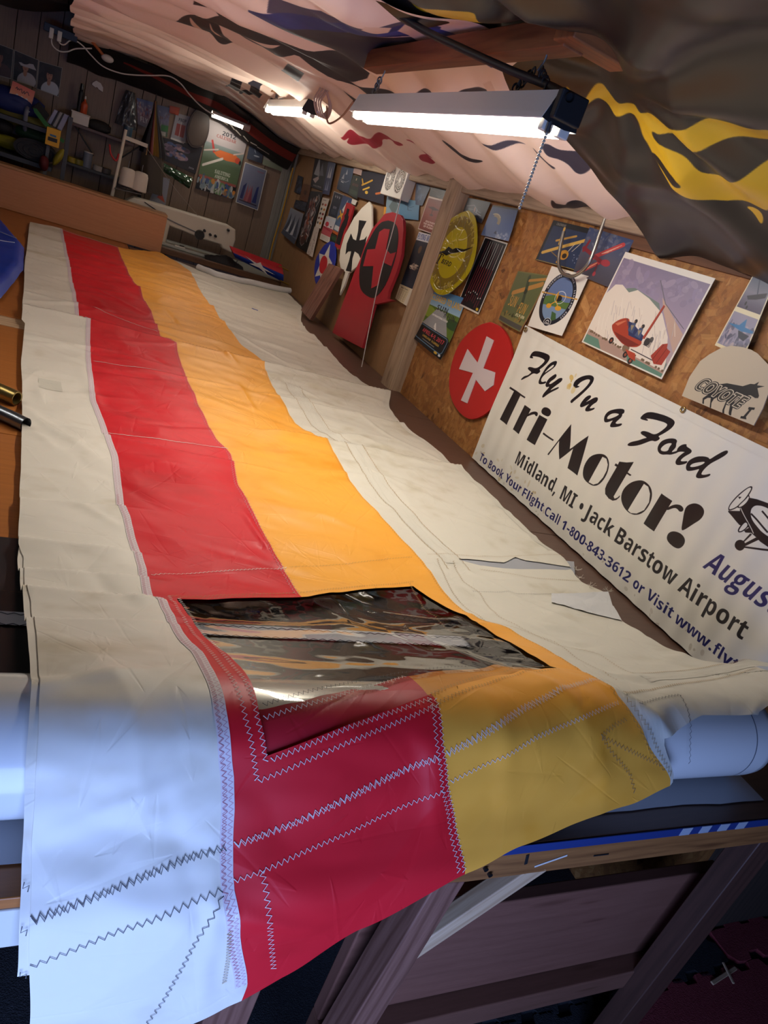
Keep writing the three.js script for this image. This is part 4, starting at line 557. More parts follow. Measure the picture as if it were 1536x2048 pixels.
function quadPoster(frame, name, label, cat, q, paint, { ppm = 620, off = 0.004, bulge = 0.006, rough = 0.45, group, curl = 0, border } = {}) {
  const P = pairs(q), cx = (P[0][0] + P[1][0] + P[2][0] + P[3][0]) / 4, y0 = Math.min(P[2][1], P[3][1]);
  const w = (Math.hypot(P[1][0] - P[0][0], P[1][1] - P[0][1]) + Math.hypot(P[2][0] - P[3][0], P[2][1] - P[3][1])) / 2, h = (Math.hypot(P[3][0] - P[0][0], P[3][1] - P[0][1]) + Math.hypot(P[2][0] - P[1][0], P[2][1] - P[1][1])) / 2;
  const W = clamp(Math.round(w * ppm), 40, 1900), H = clamp(Math.round(h * ppm), 40, 1900), [c, g] = canvas(W, H);
  g.scale(W, H); paint(g, w, h); if (border) { R(g, border, 0, 0, 1, 0.02 * w / h); R(g, border, 0, 0, 0.02, 1); R(g, border, 0.98, 0, 0.02, 1); R(g, border, 0, 1 - 0.02 * w / h, 1, 0.02 * w / h); }
  const t = thing(name, label, cat, frame === 'R' ? [XW - off, y0, cx] : [cx, y0, ZB + off], frame === 'R' ? -PI / 2 : 0, group);
  const f = (u, v, k) => { const x = lerp(lerp(P[0][0], P[1][0], u), lerp(P[3][0], P[2][0], u), v), y = lerp(lerp(P[0][1], P[1][1], u), lerp(P[3][1], P[2][1], u), v); return [x - cx, y - y0, k + bulge * (0.5 * Math.sin(u * PI) * (0.4 + v) + 0.5 * fbm(u * 3 + cx, v * 3, 5, 2)) * (0.3 + 0.7 * v) + curl * Math.pow(v, 3)]; };
  mesh('sheet', gridGeo(8, 10, (u, v) => f(u, v, 0.0012)), phys('#ffffff', rough, { map: canvasTex(c) }), t);
  mesh('backing', gridGeo(4, 5, (u, v) => f(u, v, 0.0002)), mat('#b9b4a8', 0.8), t);
  return t;
}
let lay = 0; const RP = (label, q, paint, o = {}) => quadPoster('R', 'poster', label, 'poster', q, paint, { off: 0.004 + 0.0022 * (lay++ % 9), ...o });
const sails = (bg0, bg1, water, cols, seed) => (g) => { GR(g, 0, 0, 1, 1, bg0, bg1); R(g, water, 0, 0.78, 1, 0.22); const r = rng(seed), n = cols.length; cols.forEach((c, i) => { const x = 0.12 + (0.8 * i) / n, hgt = 0.5 + 0.25 * r(); PG(g, c, [x, 0.85, x + 0.09, 0.85 - hgt, x + 0.24, 0.84]); PG(g, shade(c, 0.6), [x + 0.02, 0.85, x + 0.09, 0.85 - hgt * 0.9, x + 0.1, 0.85]); R(g, '#22252c', x, 0.85, 0.22, 0.025); }); };
// far end of the wall, from the corner forward
RP('dark tall sailing poster with a pale sail and a caption bar at its foot', [-6.01,1.895,-5.642,1.898,-5.538,1.662,-5.922,1.658], (g) => { R(g, '#2b2c34', 0, 0, 1, 1); PG(g, '#a9acb4', [0.12, 0.6, 0.36, 0.02, 0.55, 0.62]); PG(g, '#6d7280', [0.5, 0.6, 0.62, 0.2, 0.8, 0.58]); PG(g, '#c9b6b4', [0.1, 0.75, 0.5, 0.62, 0.55, 0.7, 0.35, 0.85]); R(g, '#1a1b20', 0.05, 0.86, 0.9, 0.1); TX(g, '#a9a6a8', 'SAILING', 0.2, 0.94, 0.6, 0.05); });
RP('small dark blue print at the corner of the plywood wall', [-6.353,1.711,-6.194,1.709,-6.125,1.578,-6.336,1.577], (g) => { R(g, '#262a38', 0, 0, 1, 1); speck(g, 3, 30, ['#3a4258', '#1b1e28'], 0, 0, 1, 1, 0.2); });
RP('orange-brown leather-like panel with a dark emblem near the corner', [-6.135,1.663,-5.897,1.67,-5.87,1.545,-6.122,1.537], (g) => { R(g, '#6e4220', 0, 0, 1, 1); speck(g, 4, 14, ['#4f2d14'], 0.35, 0.4, 0.3, 0.2, 0.12); });
RP('dark navy printed sheet under the leather-like panel', [-6.207,1.528,-5.876,1.542,-5.871,1.473,-6.222,1.463], (g) => { R(g, '#23262f', 0, 0, 1, 1); speck(g, 5, 20, ['#343a4a'], 0, 0, 1, 1, 0.2); });
RP('grey-blue poster of three tall pointed sails', [-6.29,1.455,-5.881,1.454,-5.836,1.216,-6.309,1.238], (g) => { GR(g, 0, 0, 1, 1, '#8b8f9a', '#5a6274'); for (const x of [0.2, 0.5, 0.8]) PG(g, '#3b4152', [x - 0.16, 0.82, x, 0.14, x + 0.12, 0.8]); for (const x of [0.3, 0.62]) PG(g, '#b9bcc4', [x - 0.08, 0.84, x + 0.04, 0.3, x + 0.1, 0.8]); R(g, '#3c4455', 0, 0.84, 1, 0.16); }, { curl: 0.02 });
RP('tall black poster of a tangled chrome and red motorcycle engine', [-5.846,1.631,-5.529,1.653,-5.515,1.21,-5.849,1.209], (g) => { R(g, '#121113', 0, 0, 1, 1); speck(g, 6, 150, ['#8e8b8d', '#5c2a22', '#a2502a', '#3a3436', '#6f6668', '#7e2a2a', '#cfccc8'], 0.2, 0.1, 0.6, 0.75, 0.07); for (let i = 0; i < 4; i++) LN(g, '#c8c4c0', 0.02, [0.75 - 0.05 * i, 0.05 + i * 0.22, 0.9 - 0.04 * i, 0.14 + i * 0.2, 0.78, 0.24 + i * 0.2]); EL(g, '#4a2a26', 0.45, 0.85, 0.18, 0.07); LN(g, '#8e8b8d', 0.015, [0.3, 0.8, 0.32, 0.9, 0.5, 0.94, 0.65, 0.88]); });
RP('narrow white sheet with rows of small coloured photos', [-5.495,1.62,-5.328,1.626,-5.337,1.416,-5.471,1.411], (g) => { R(g, '#d3cec3', 0, 0, 1, 1); const c = ['#7a4030', '#b3452f', '#3e4a3a', '#c98d3a', '#22252c', '#8c2d2d']; for (let j = 0; j < 5; j++) for (let i = 0; i < 2; i++) EL(g, c[(i + j * 2) % 6], 0.3 + i * 0.42, 0.22 + j * 0.155, 0.15, 0.04); R(g, '#5a5650', 0.15, 0.07, 0.5, 0.015); });
RP('narrow white sheet with a pinkish line drawing', [-5.486,1.409,-5.364,1.417,-5.331,1.208,-5.495,1.208], (g) => { R(g, '#cdc4ba', 0, 0, 1, 1); const r = rng(9); for (let i = 0; i < 26; i++) { const x = 0.15 + 0.7 * r(), y = 0.05 + 0.85 * r(); LN(g, '#8f6f6c', 0.014, [x, y, x + 0.2 * (r() - 0.5), y + 0.1, x + 0.3 * (r() - 0.5), y + 0.13]); } });
RP('tall deep blue poster of racing spinnaker sails', [-5.577,1.866,-5.399,1.864,-5.344,1.65,-5.509,1.642], (g) => { GR(g, 0, 0, 1, 1, '#4a5478', '#2a3560'); for (const x of [0.35, 0.6]) { PG(g, '#b4b7c4', [x - 0.1, 0.5, x + 0.06, 0.1, x + 0.16, 0.48]); PG(g, '#8a93b4', [x - 0.1, 0.88, x + 0.02, 0.55, x + 0.12, 0.88]); } });
RP('dark blue calendar sheet with white edges and three small aircraft', [-5.316,1.686,-5.085,1.683,-5.084,1.515,-5.299,1.509], (g) => { R(g, '#c9c6c0', 0, 0, 1, 1); R(g, '#2a303f', 0.05, 0.02, 0.9, 0.93); for (const x of [0.3, 0.5, 0.7]) LN(g, '#b8bcc6', 0.03, [x - 0.05, 0.12, x, 0.2, x + 0.05, 0.14]); TX(g, '#aab', 'XXVII', 0.35, 0.62, 0.35, 0.09, 'bold 100px serif'); for (let i = 0; i < 5; i++) R(g, '#4a5468', 0.25, 0.66 + i * 0.04, 0.5, 0.012); });
RP('blue poster of a yellow biplane diving past a white sail', [-5.09,1.681,-4.874,1.678,-4.897,1.425,-5.091,1.429], (g) => { GR(g, 0, 0, 1, 1, '#39496e', '#56708c'); PG(g, '#d9d6d0', [0.35, 0.35, 0.62, 0.05, 0.55, 0.42]); LN(g, '#d9a22c', 0.07, [0.15, 0.58, 0.9, 0.32]); LN(g, '#d9a22c', 0.07, [0.2, 0.4, 0.7, 0.62]); PG(g, '#c2952c', [0.1, 0.55, 0.3, 0.5, 0.2, 0.66]); R(g, '#c4c8c8', 0.1, 0.78, 0.75, 0.12); R(g, '#c1642c', 0, 0.93, 1, 0.07); });
RP('pink and pale blue calendar page of a red biplane', [-5.318,1.511,-5.084,1.515,-5.092,1.352,-5.319,1.348], (g) => { GR(g, 0, 0, 1, 0.45, '#b9c6d2', '#d9cfd0'); R(g, '#b8525a', 0, 0.42, 1, 0.34); EL(g, '#c23040', 0.32, 0.3, 0.18, 0.1); LN(g, '#a82438', 0.06, [0.1, 0.46, 0.8, 0.52]); EL(g, '#2c2830', 0.75, 0.35, 0.06, 0.03); R(g, '#d6d1c6', 0, 0.76, 1, 0.24); for (let i = 0; i < 5; i++) R(g, '#9a948c', 0.1, 0.8 + i * 0.035, 0.8, 0.01); });
RP('small dark green picture below the calendar pages', [-5.096,1.419,-4.908,1.421,-4.909,1.377,-5.084,1.375], (g) => { R(g, '#1e2b22', 0, 0, 1, 1); EL(g, '#31502f', 0.5, 0.5, 0.35, 0.3); });
RP('small blank white note beside the biplane poster', [-4.868,1.679,-4.766,1.677,-4.771,1.648,-4.861,1.65], (g) => R(g, '#cfcac0', 0, 0, 1, 1));
RP('blue harbour poster with white sails under the top plate', [-5.258,1.852,-4.999,1.859,-4.963,1.698,-5.234,1.705], (g) => { GR(g, 0, 0, 1, 1, '#4a607e', '#2b3448'); PG(g, '#b9bec8', [0.45, 0.3, 0.52, 0.05, 0.6, 0.28]); PG(g, '#aeb3be', [0.2, 0.5, 0.35, 0.25, 0.42, 0.5]); LN(g, '#8d94a4', 0.03, [0.15, 0.55, 0.6, 0.6, 0.85, 0.5]); LN(g, '#cfd2d6', 0.04, [0.25, 0.62, 0.45, 0.64]); });
RP('small pinkish paper note pinned below the top plate', [-4.994,1.867,-4.829,1.867,-4.817,1.828,-4.98,1.831], (g) => { R(g, '#b99d94', 0, 0, 1, 1); for (let i = 0; i < 4; i++) R(g, '#a4877f', 0.1, 0.2 + 0.18 * i, 0.8, 0.03); });
RP('dark green poster with faint red lettering', [-4.962,1.82,-4.769,1.824,-4.762,1.686,-4.963,1.698], (g) => { R(g, '#2c3430', 0, 0, 1, 1); TX(g, '#7a4442', 'AIR SHOW', 0.2, 0.5, 0.6, 0.12); EL(g, '#b9ab90', 0.45, 0.18, 0.05, 0.07); R(g, '#3d4a40', 0.1, 0.7, 0.8, 0.2); });
RP('dark purple-black poster of a yellow biplane trailing smoke', [-4.812,1.855,-4.399,1.879,-4.277,1.705,-4.759,1.698], (g) => { R(g, '#22212e', 0, 0, 1, 1); LN(g, '#c99a2c', 0.06, [0.12, 0.52, 0.5, 0.3]); LN(g, '#c99a2c', 0.05, [0.08, 0.3, 0.16, 0.5]); LN(g, '#d2a83c', 0.06, [0.2, 0.68, 0.42, 0.56]); EL(g, '#c9a43a', 0.35, 0.75, 0.06, 0.06); LN(g, '#b8642c', 0.07, [0.72, 0.72, 0.98, 0.62]); });
RP('dark blue poster half hidden behind the double fan', [-3.967,1.894,-3.759,1.862,-3.781,1.762,-3.885,1.757], (g) => { GR(g, 0, 0, 1, 1, '#2f3c52', '#3d4c66'); speck(g, 11, 16, ['#55657e'], 0, 0.3, 1, 0.7, 0.1); });
RP('light blue poster of a small flying machine below the fan', [-4.305,1.76,-3.828,1.779,-3.764,1.688,-4.239,1.645], (g) => { GR(g, 0, 0, 1, 1, '#56809a', '#4b7c9e'); R(g, '#7d94a0', 0, 0, 0.44, 1); PG(g, '#5b6a6c', [0.1, 0.5, 0.25, 0.05, 0.4, 0.4, 0.3, 0.9]); LN(g, '#2f4a66', 0.02, [0.6, 0.3, 0.75, 0.4, 0.85, 0.32]); LN(g, '#31465c', 0.02, [0.68, 0.35, 0.7, 0.55, 0.8, 0.55]); R(g, '#8fb0c0', 0.43, 0, 0.01, 1); });
RP('narrow yellow card edge beside the white cross board', [-4.292,1.697,-4.258,1.698,-4.221,1.642,-4.252,1.643], (g) => R(g, '#c78a1e', 0, 0, 1, 1));
RP('dark strip of picture above the red flight poster', [-3.741,1.86,-3.53,1.865,-3.514,1.819,-3.721,1.817], (g) => { R(g, '#1c1b1b', 0, 0, 1, 1); speck(g, 12, 12, ['#3a3530'], 0, 0.2, 1, 0.8, 0.12); });
RP('rust-red poster reading discover the world of flight', [-3.723,1.816,-3.511,1.818,-3.478,1.647,-3.72,1.646], (g) => { R(g, '#c8b8ae', 0, 0, 1, 1); GR(g, 0.03, 0.05, 0.94, 0.92, '#7a4238', '#8a3a2a', '#7c3526'); PG(g, '#4a2420', [0.15, 0.3, 0.45, 0.26, 0.85, 0.32, 0.5, 0.36]); LN(g, '#3a1c1a', 0.03, [0.45, 0.3, 0.48, 0.52]); EL(g, '#55302a', 0.48, 0.5, 0.1, 0.03); TX(g, '#e5d6cc', 'DISCOVER', 0.28, 0.735, 0.5, 0.055); TX(g, '#e5d6cc', 'THE WORLD', 0.2, 0.81, 0.62, 0.055); TX(g, '#e5d6cc', 'OF FLIGHT', 0.25, 0.885, 0.56, 0.055); }, { border: '#c9b8ac' });
RP('night photo calendar headed with blue lettering over a burst of sparks', [-3.693,1.635,-3.493,1.645,-3.514,1.36,-3.7,1.353], (g) => { R(g, '#20212a', 0, 0, 1, 1); R(g, '#c9c9cc', 0, 0, 1, 0.15); TX(g, '#2e4288', 'FLYING WILD', 0.02, 0.125, 0.96, 0.1); TX(g, '#262c44', 'WEST', 0.2, 0.24, 0.5, 0.07); EL(g, '#5c4632', 0.45, 0.3, 0.1, 0.07); const r = rng(14); for (let i = 0; i < 46; i++) { const a = -2.6 + 1.9 * r(), x = 0.3 + 0.3 * r(), y = 0.58 + 0.1 * r(); LN(g, ['#b9a08c', '#8d7a68', '#d9c9b4'][i % 3], 0.01, [x, y, x + 0.3 * Math.cos(a), y + 0.08 * Math.sin(a) + 0.05]); } GR(g, 0, 0.68, 1, 0.32, '#20242e', '#2a3444'); });
RP('cream calendar page of dates below the night photo', [-3.707,1.351,-3.507,1.362,-3.529,1.268,-3.706,1.271], (g) => { R(g, '#cdbf9c', 0, 0, 1, 1); R(g, '#d3ccbc', 0.72, 0, 0.28, 1); TX(g, '#33302c', 'Mon Tues', 0.12, 0.2, 0.5, 0.1); for (let j = 0; j < 6; j++) { LN(g, '#7d745c', 0.012, [0.05, 0.28 + j * 0.12, 0.68, 0.28 + j * 0.12]); for (let i = 0; i < 4; i++) R(g, '#5a5342', 0.1 + i * 0.15, 0.32 + j * 0.12, 0.05, 0.03); } });
// OSB side
RP('dark grey poster of a white outlined aircraft behind the yellow disc', [-3.276,1.853,-3.055,1.857,-3.068,1.763,-3.28,1.77], (g) => { R(g, '#2e3440', 0, 0, 1, 1); LN(g, '#a9adb2', 0.03, [0.1, 0.42, 0.4, 0.3, 0.62, 0.5, 0.6, 0.62, 0.85, 0.7]); LN(g, '#a9adb2', 0.02, [0.2, 0.55, 0.5, 0.5, 0.8, 0.58]); LN(g, '#b98c7a', 0.05, [0.48, 0.42, 0.52, 0.6]); });
RP('blue sky poster of a powered paraglider wing', [-3.024,1.848,-2.807,1.858,-2.786,1.726,-3.03,1.716], (g) => { GR(g, 0, 0, 1, 1, '#2d3f68', '#3e5688', '#63759a'); g.strokeStyle = '#8a7f66'; g.lineWidth = 0.11; g.beginPath(); g.arc(0.28, 0.5, 0.2, -1.9, 0.35); g.stroke(); g.strokeStyle = '#b9ab88'; g.lineWidth = 0.03; g.beginPath(); g.arc(0.28, 0.5, 0.245, -2.1, -0.6); g.stroke(); speck(g, 15, 12, ['#8b98b2', '#a3acbe'], 0.55, 0.75, 0.4, 0.22, 0.07); PG(g, '#22304e', [0.44, 0.86, 0.5, 0.76, 0.56, 0.88]); R(g, '#161820', 0, 0, 1, 0.05); });
RP('black poster of eight vertical smoke trails with a white border', [-3.022,1.717,-2.817,1.719,-2.833,1.401,-3.049,1.398], (g) => { R(g, '#d2ccc0', 0, 0, 1, 1); R(g, '#15141a', 0.03, 0.02, 0.94, 0.955); [0.2, 0.29, 0.38, 0.47, 0.56, 0.65, 0.74, 0.83].forEach((x, i) => { const b = 0.72 + 0.06 * Math.abs(i - 3.5) * (i % 2 ? 0.6 : 1) / 2; LN(g, i % 3 ? '#b9b3ae' : '#6a3a40', 0.016, [x + 0.03, 0.05, x + 0.02, 0.4]); LN(g, '#a0303c', 0.014, [x + 0.02, 0.4, x, b]); EL(g, '#c9c4c0', x, b + 0.012, 0.018, 0.012); LN(g, '#6e2230', 0.02, [x, b + 0.05, x - 0.01, b + 0.14]); }); EL(g, '#c9a428', 0.88, 0.945, 0.05, 0.022); }, { ppm: 800 });
RP('colourful fly-in poster of a road landing with a black licence plate', [-3.328,1.412,-2.983,1.438,-2.975,1.138,-3.338,1.151], (g) => { GR(g, 0, 0, 1, 0.3, '#4f86b8', '#9fc0d4'); PG(g, '#a5302c', [0, 0, 0.25, 0, 0.1, 0.06, 0, 0.06]); R(g, '#5d7a2c', 0, 0.3, 1, 0.4); EL(g, '#8fa63a', 0.12, 0.42, 0.2, 0.1); EL(g, '#31502c', 0.9, 0.45, 0.2, 0.08); PG(g, '#9b9ea0', [0.32, 0.32, 0.62, 0.32, 0.95, 0.74, 0, 0.74]); for (let i = 0; i < 6; i++) PG(g, '#dcdcd6', [0.44 + i * 0.02, 0.55 + 0.03 * i, 0.47 + i * 0.02, 0.55 + 0.03 * i, 0.5 + 0.03 * i, 0.62 + 0.03 * i, 0.44 + 0.03 * i, 0.62 + 0.03 * i]); TX(g, '#e3b23c', 'CLEARED TO LAND', 0.04, 0.2, 0.94, 0.1); TX(g, '#2c2f36', 'SUN', 0.3, 0.33, 0.36, 0.09); TX(g, '#2c2f36', "'n FUN", 0.55, 0.4, 0.36, 0.08); TX(g, '#f0efe8', 'INTERNATIONAL FLY-IN', 0.25, 0.455, 0.5, 0.03); g.fillStyle = '#17171b'; g.beginPath(); g.roundRect(0.02, 0.66, 0.96, 0.33, 0.08); g.fill(); g.strokeStyle = '#5a7f9c'; g.lineWidth = 0.015; g.beginPath(); g.roundRect(0.05, 0.68, 0.9, 0.26, 0.06); g.stroke(); TX(g, '#c9424c', 'APRIL 4-9, 2017', 0.18, 0.795, 0.7, 0.065); TX(g, '#c9a43a', 'LAKELAND  FLORIDA', 0.25, 0.86, 0.55, 0.035); R(g, '#8b8f94', 0.3, 0.895, 0.4, 0.012); EL(g, '#c9a43a', 0.8, 0.96, 0.05, 0.02); EL(g, '#d5d5d0', 0.92, 0.96, 0.035, 0.018); }, { ppm: 900, curl: 0.02 });
RP('dark blue poster of a yellow high-wing aeroplane seen head on', [-2.548,1.85,-2.291,1.852,-2.276,1.703,-2.563,1.691], (g) => { R(g, '#14161c', 0, 0, 1, 1); R(g, '#22304e', 0.06, 0.12, 0.94, 0.86); LN(g, '#caa43e', 0.012, [0.02, 0.98, 0.98, 0.99]); LN(g, '#c9a04a', 0.075, [0.1, 0.78, 0.94, 0.28]); LN(g, '#b98c3c', 0.05, [0.3, 0.44, 0.7, 0.24]); LN(g, '#c9a04a', 0.05, [0.4, 0.5, 0.36, 0.12]); EL(g, '#c98f2c', 0.6, 0.72, 0.1, 0.12); EL(g, '#2a1f14', 0.62, 0.74, 0.05, 0.06); LN(g, '#c98f2c', 0.05, [0.55, 0.8, 0.52, 0.92]); LN(g, '#8d6a2c', 0.02, [0.3, 0.72, 0.56, 0.84]); LN(g, '#c9c0aa', 0.012, [0.74, 0.42, 0.66, 0.62]); LN(g, '#c9c0aa', 0.012, [0.86, 0.38, 0.74, 0.6]); speck(g, 16, 10, ['#a8aeb8'], 0.78, 0.6, 0.16, 0.3, 0.015); TX(g, '#8d8a80', 'CALENDAR', 0.12, 0.09, 0.25, 0.05); }, { ppm: 900 });
RP('grey-blue poster of a red aeroplane with sunburst striped wings', [-2.309,1.856,-2.052,1.849,-2.06,1.685,-2.295,1.693], (g) => { GR(g, 0, 0, 1, 1, '#35456c', '#4b4c5e', '#3f3a44'); speck(g, 17, 40, ['#6a7084', '#565a6c'], 0, 0, 1, 0.4, 0.06); LN(g, '#b23a3c', 0.09, [0.3, 0.6, 0.84, 0.14]); for (let i = 0; i < 5; i++) LN(g, '#d9a48c', 0.014, [0.5, 0.43, 0.62 + i * 0.05, 0.36 - i * 0.05]); LN(g, '#b23a3c', 0.075, [0.12, 0.98, 0.52, 0.62]); for (let i = 0; i < 4; i++) LN(g, '#d8a878', 0.014, [0.24 + i * 0.05, 0.88 - i * 0.05, 0.48, 0.64]); LN(g, '#7e2630', 0.08, [0.05, 0.44, 0.6, 0.6]); EL(g, '#96303a', 0.66, 0.58, 0.1, 0.07); LN(g, '#7e2630', 0.05, [0.06, 0.5, 0.12, 0.26]); LN(g, '#6a2630', 0.03, [0.5, 0.66, 0.52, 0.86]); EL(g, '#96303a', 0.52, 0.86, 0.035, 0.05); }, { ppm: 900 });
RP('olive green fabric poster of a camouflaged twin-boom warbird', [-2.65,1.63,-2.419,1.656,-2.461,1.418,-2.65,1.422], (g) => { R(g, '#6f6a3e', 0, 0, 1, 1); R(g, '#8a5a30', 0.0, 0.0, 0.02, 1); R(g, '#8a5a30', 0.98, 0, 0.02, 1); R(g, '#5a5f3c', 0.04, 0.02, 0.92, 0.8); LN(g, '#a87a3c', 0.09, [0.16, 0.42, 0.9, 0.16]); LN(g, '#3c4430', 0.08, [0.45, 0.08, 0.62, 0.52]); LN(g, '#a87a3c', 0.05, [0.5, 0.14, 0.98, 0.06]); EL(g, '#2c3022', 0.55, 0.34, 0.05, 0.05); TX(g, '#c28a38', 'SUN', 0.16, 0.66, 0.3, 0.2, '100px sans-serif'); TX(g, '#c28a38', 'FUN', 0.58, 0.72, 0.26, 0.18, '100px sans-serif'); TX(g, '#55301c', "'n", 0.48, 0.66, 0.1, 0.08); TX(g, '#d1c6a0', 'FLY-IN', 0.6, 0.79, 0.3, 0.05); speck(g, 18, 20, ['#3c3a24', '#8a6a34'], 0.15, 0.78, 0.7, 0.08, 0.04); R(g, '#4a4640', 0.03, 0.9, 0.94, 0.08); }, { ppm: 800, bulge: 0.015 });
RP('white sheet with a black-rimmed oval emblem of a yellow seaplane', [-2.432,1.69,-2.194,1.699,-2.201,1.475,-2.43,1.453], (g, w, h) => { R(g, '#d9d3c8', 0, 0, 1, 1); g.save(); g.translate(0.5, 0.47); g.rotate(-0.02); EL(g, '#1a1b26', 0, 0, 0.42, 0.43); EL(g, '#5c6f96', 0, 0, 0.335, 0.36); g.beginPath(); g.ellipse(0, 0, 0.335, 0.36, 0, 0, 7); g.clip(); PG(g, '#4e6a34', [-0.4, 0.0, -0.1, -0.06, 0.2, 0.02, 0.4, 0.0, 0.4, 0.14, 0.0, 0.12, -0.4, 0.16]); R(g, '#6f86a4', -0.4, 0.12, 0.8, 0.3); PG(g, '#3c5a30', [0.0, 0.2, 0.12, 0.22, 0.2, 0.34, 0.06, 0.36]); EL(g, '#456438', -0.12, 0.08, 0.1, 0.04); g.restore(); LN(g, '#b8862c', 0.022, [0.03, 0.42, 0.97, 0.385]); g.strokeStyle = '#c9ced4'; g.lineWidth = 0.01; g.beginPath(); g.ellipse(0.56, 0.43, 0.13, 0.1, 0, 0, 7); g.stroke(); EL(g, '#15151a', 0.54, 0.45, 0.075, 0.05); PG(g, '#c28f2c', [0.44, 0.4, 0.46, 0.33, 0.5, 0.42, 0.5, 0.5]); EL(g, '#c9922c', 0.36, 0.6, 0.07, 0.04); EL(g, '#c9922c', 0.62, 0.6, 0.08, 0.04); LN(g, '#c9922c', 0.018, [0.38, 0.58, 0.5, 0.5, 0.6, 0.58]); const s = 'EAA ADVENTURE · EXPLORE · SEAPLANE BASE'; g.fillStyle = '#c9c9cc'; for (let i = 0; i < s.length; i++) { const a = -PI * 1.02 + (PI * 1.28 * i) / s.length; g.save(); g.translate(0.5 + 0.38 * Math.cos(a), 0.47 + 0.395 * Math.sin(a)); g.rotate(a + PI / 2); g.scale(1 / 2100, 1 / 2100); g.font = 'bold 100px sans-serif'; g.fillText(s[i], -30, 30); g.restore(); } EL(g, '#d5d3cc', 0.5, 0.855, 0.1, 0.07); EL(g, '#1a1b26', 0.5, 0.855, 0.09, 0.062); TX(g, '#d5d3cc', 'EAA', 0.435, 0.89, 0.13, 0.035); LN(g, '#d5d3cc', 0.014, [0.46, 0.84, 0.5, 0.82, 0.54, 0.84]); }, { ppm: 1100 });
RP('large poster of a red open gyroplane flying past a snowy mountain', [-2.06,1.808,-1.642,1.803,-1.656,1.488,-2.08,1.486], (g) => {
  R(g, '#d6d0c4', 0, 0, 1, 1); GR(g, 0.015, 0.06, 0.97, 0.9, '#7d7288', '#9a8a9c', '#b39c94'); speck(g, 19, 90, ['#887c95', '#95879a', '#7f748a'], 0.04, 0.1, 0.92, 0.22, 0.05);
  PG(g, '#6f7c74', [0.015, 0.4, 0.3, 0.3, 0.62, 0.36, 0.98, 0.86, 0.98, 0.94, 0.6, 0.6]); PG(g, '#b59888', [0.62, 0.3, 0.98, 0.55, 0.98, 0.74, 0.7, 0.42]);
  PG(g, '#d6cabb', [0.015, 0.44, 0.07, 0.33, 0.15, 0.31, 0.26, 0.36, 0.34, 0.31, 0.5, 0.35, 0.7, 0.44, 0.86, 0.62, 0.96, 0.84, 0.98, 0.96, 0.015, 0.84]); const r = rng(20); for (let i = 0; i < 70; i++) { const x = 0.05 + 0.85 * r(), y = 0.42 + 0.4 * r(); LN(g, ['#b9a99c', '#a59a9c', '#e0d6c8'][i % 3], 0.004, [x, y, x + 0.02 + 0.05 * r(), y + 0.05 + 0.12 * r()]); }
  PG(g, '#a4887a', [0.015, 0.84, 0.2, 0.86, 0.5, 0.9, 0.985, 0.93, 0.985, 0.985, 0.015, 0.985]); PG(g, '#5f8170', [0.015, 0.9, 0.18, 0.9, 0.26, 0.985, 0.015, 0.985]); PG(g, '#5f8170', [0.56, 0.92, 0.985, 0.95, 0.985, 0.985, 0.6, 0.985]); for (let i = 0; i < 30; i++) { const x = 0.03 + 0.94 * r(); EL(g, '#6e5a46', x, 0.85 + 0.07 * x + 0.01 * r(), 0.012, 0.012); } EL(g, '#7a6450', 0.52, 0.87, 0.04, 0.04);
  g.save(); g.translate(0.02, 0); g.fillStyle = '#a03c28'; g.beginPath(); g.moveTo(0.235, 0.715); g.bezierCurveTo(0.26, 0.645, 0.34, 0.585, 0.385, 0.6); g.lineTo(0.47, 0.7); g.lineTo(0.6, 0.735); g.quadraticCurveTo(0.66, 0.77, 0.6, 0.82); g.quadraticCurveTo(0.5, 0.87, 0.4, 0.83); g.quadraticCurveTo(0.26, 0.78, 0.235, 0.715); g.fill(); PG(g, '#74291f', [0.29, 0.765, 0.62, 0.79, 0.52, 0.85, 0.4, 0.83]); PG(g, '#c06a4c', [0.26, 0.69, 0.34, 0.63, 0.37, 0.62, 0.3, 0.7]);
  PG(g, '#2a3157', [0.385, 0.62, 0.44, 0.62, 0.62, 0.7, 0.62, 0.75, 0.46, 0.745]); LN(g, '#3a3a48', 0.006, [0.36, 0.6, 0.4, 0.66]); for (const [x, y] of [[0.46, 0.595], [0.555, 0.615]]) { PG(g, '#44506e', [x - 0.02, y + 0.02, x + 0.018, y + 0.02, x + 0.035, y + 0.12, x - 0.035, y + 0.11]); PG(g, '#8d7f66', [x - 0.028, y + 0.05, x + 0.01, y + 0.04, x + 0.005, y + 0.1]); EL(g, '#2c282c', x + 0.005, y, 0.017, 0.022); EL(g, '#9a7d68', x - 0.008, y + 0.008, 0.007, 0.01); }
  PG(g, '#a03c28', [0.61, 0.72, 0.635, 0.72, 0.67, 0.37, 0.65, 0.36]); LN(g, '#6e221c', 0.005, [0.632, 0.72, 0.667, 0.37]); LN(g, '#5c585e', 0.006, [0.5, 0.16, 0.66, 0.345, 0.94, 0.5]); EL(g, '#3a3436', 0.675, 0.735, 0.03, 0.04); EL(g, '#55504c', 0.705, 0.7, 0.02, 0.028); for (let i = 0; i < 6; i++) LN(g, '#2a2628', 0.006, [0.65, 0.7 + i * 0.014, 0.72, 0.715 + i * 0.012]); LN(g, '#3c3438', 0.009, [0.56, 0.86, 0.84, 0.875]);
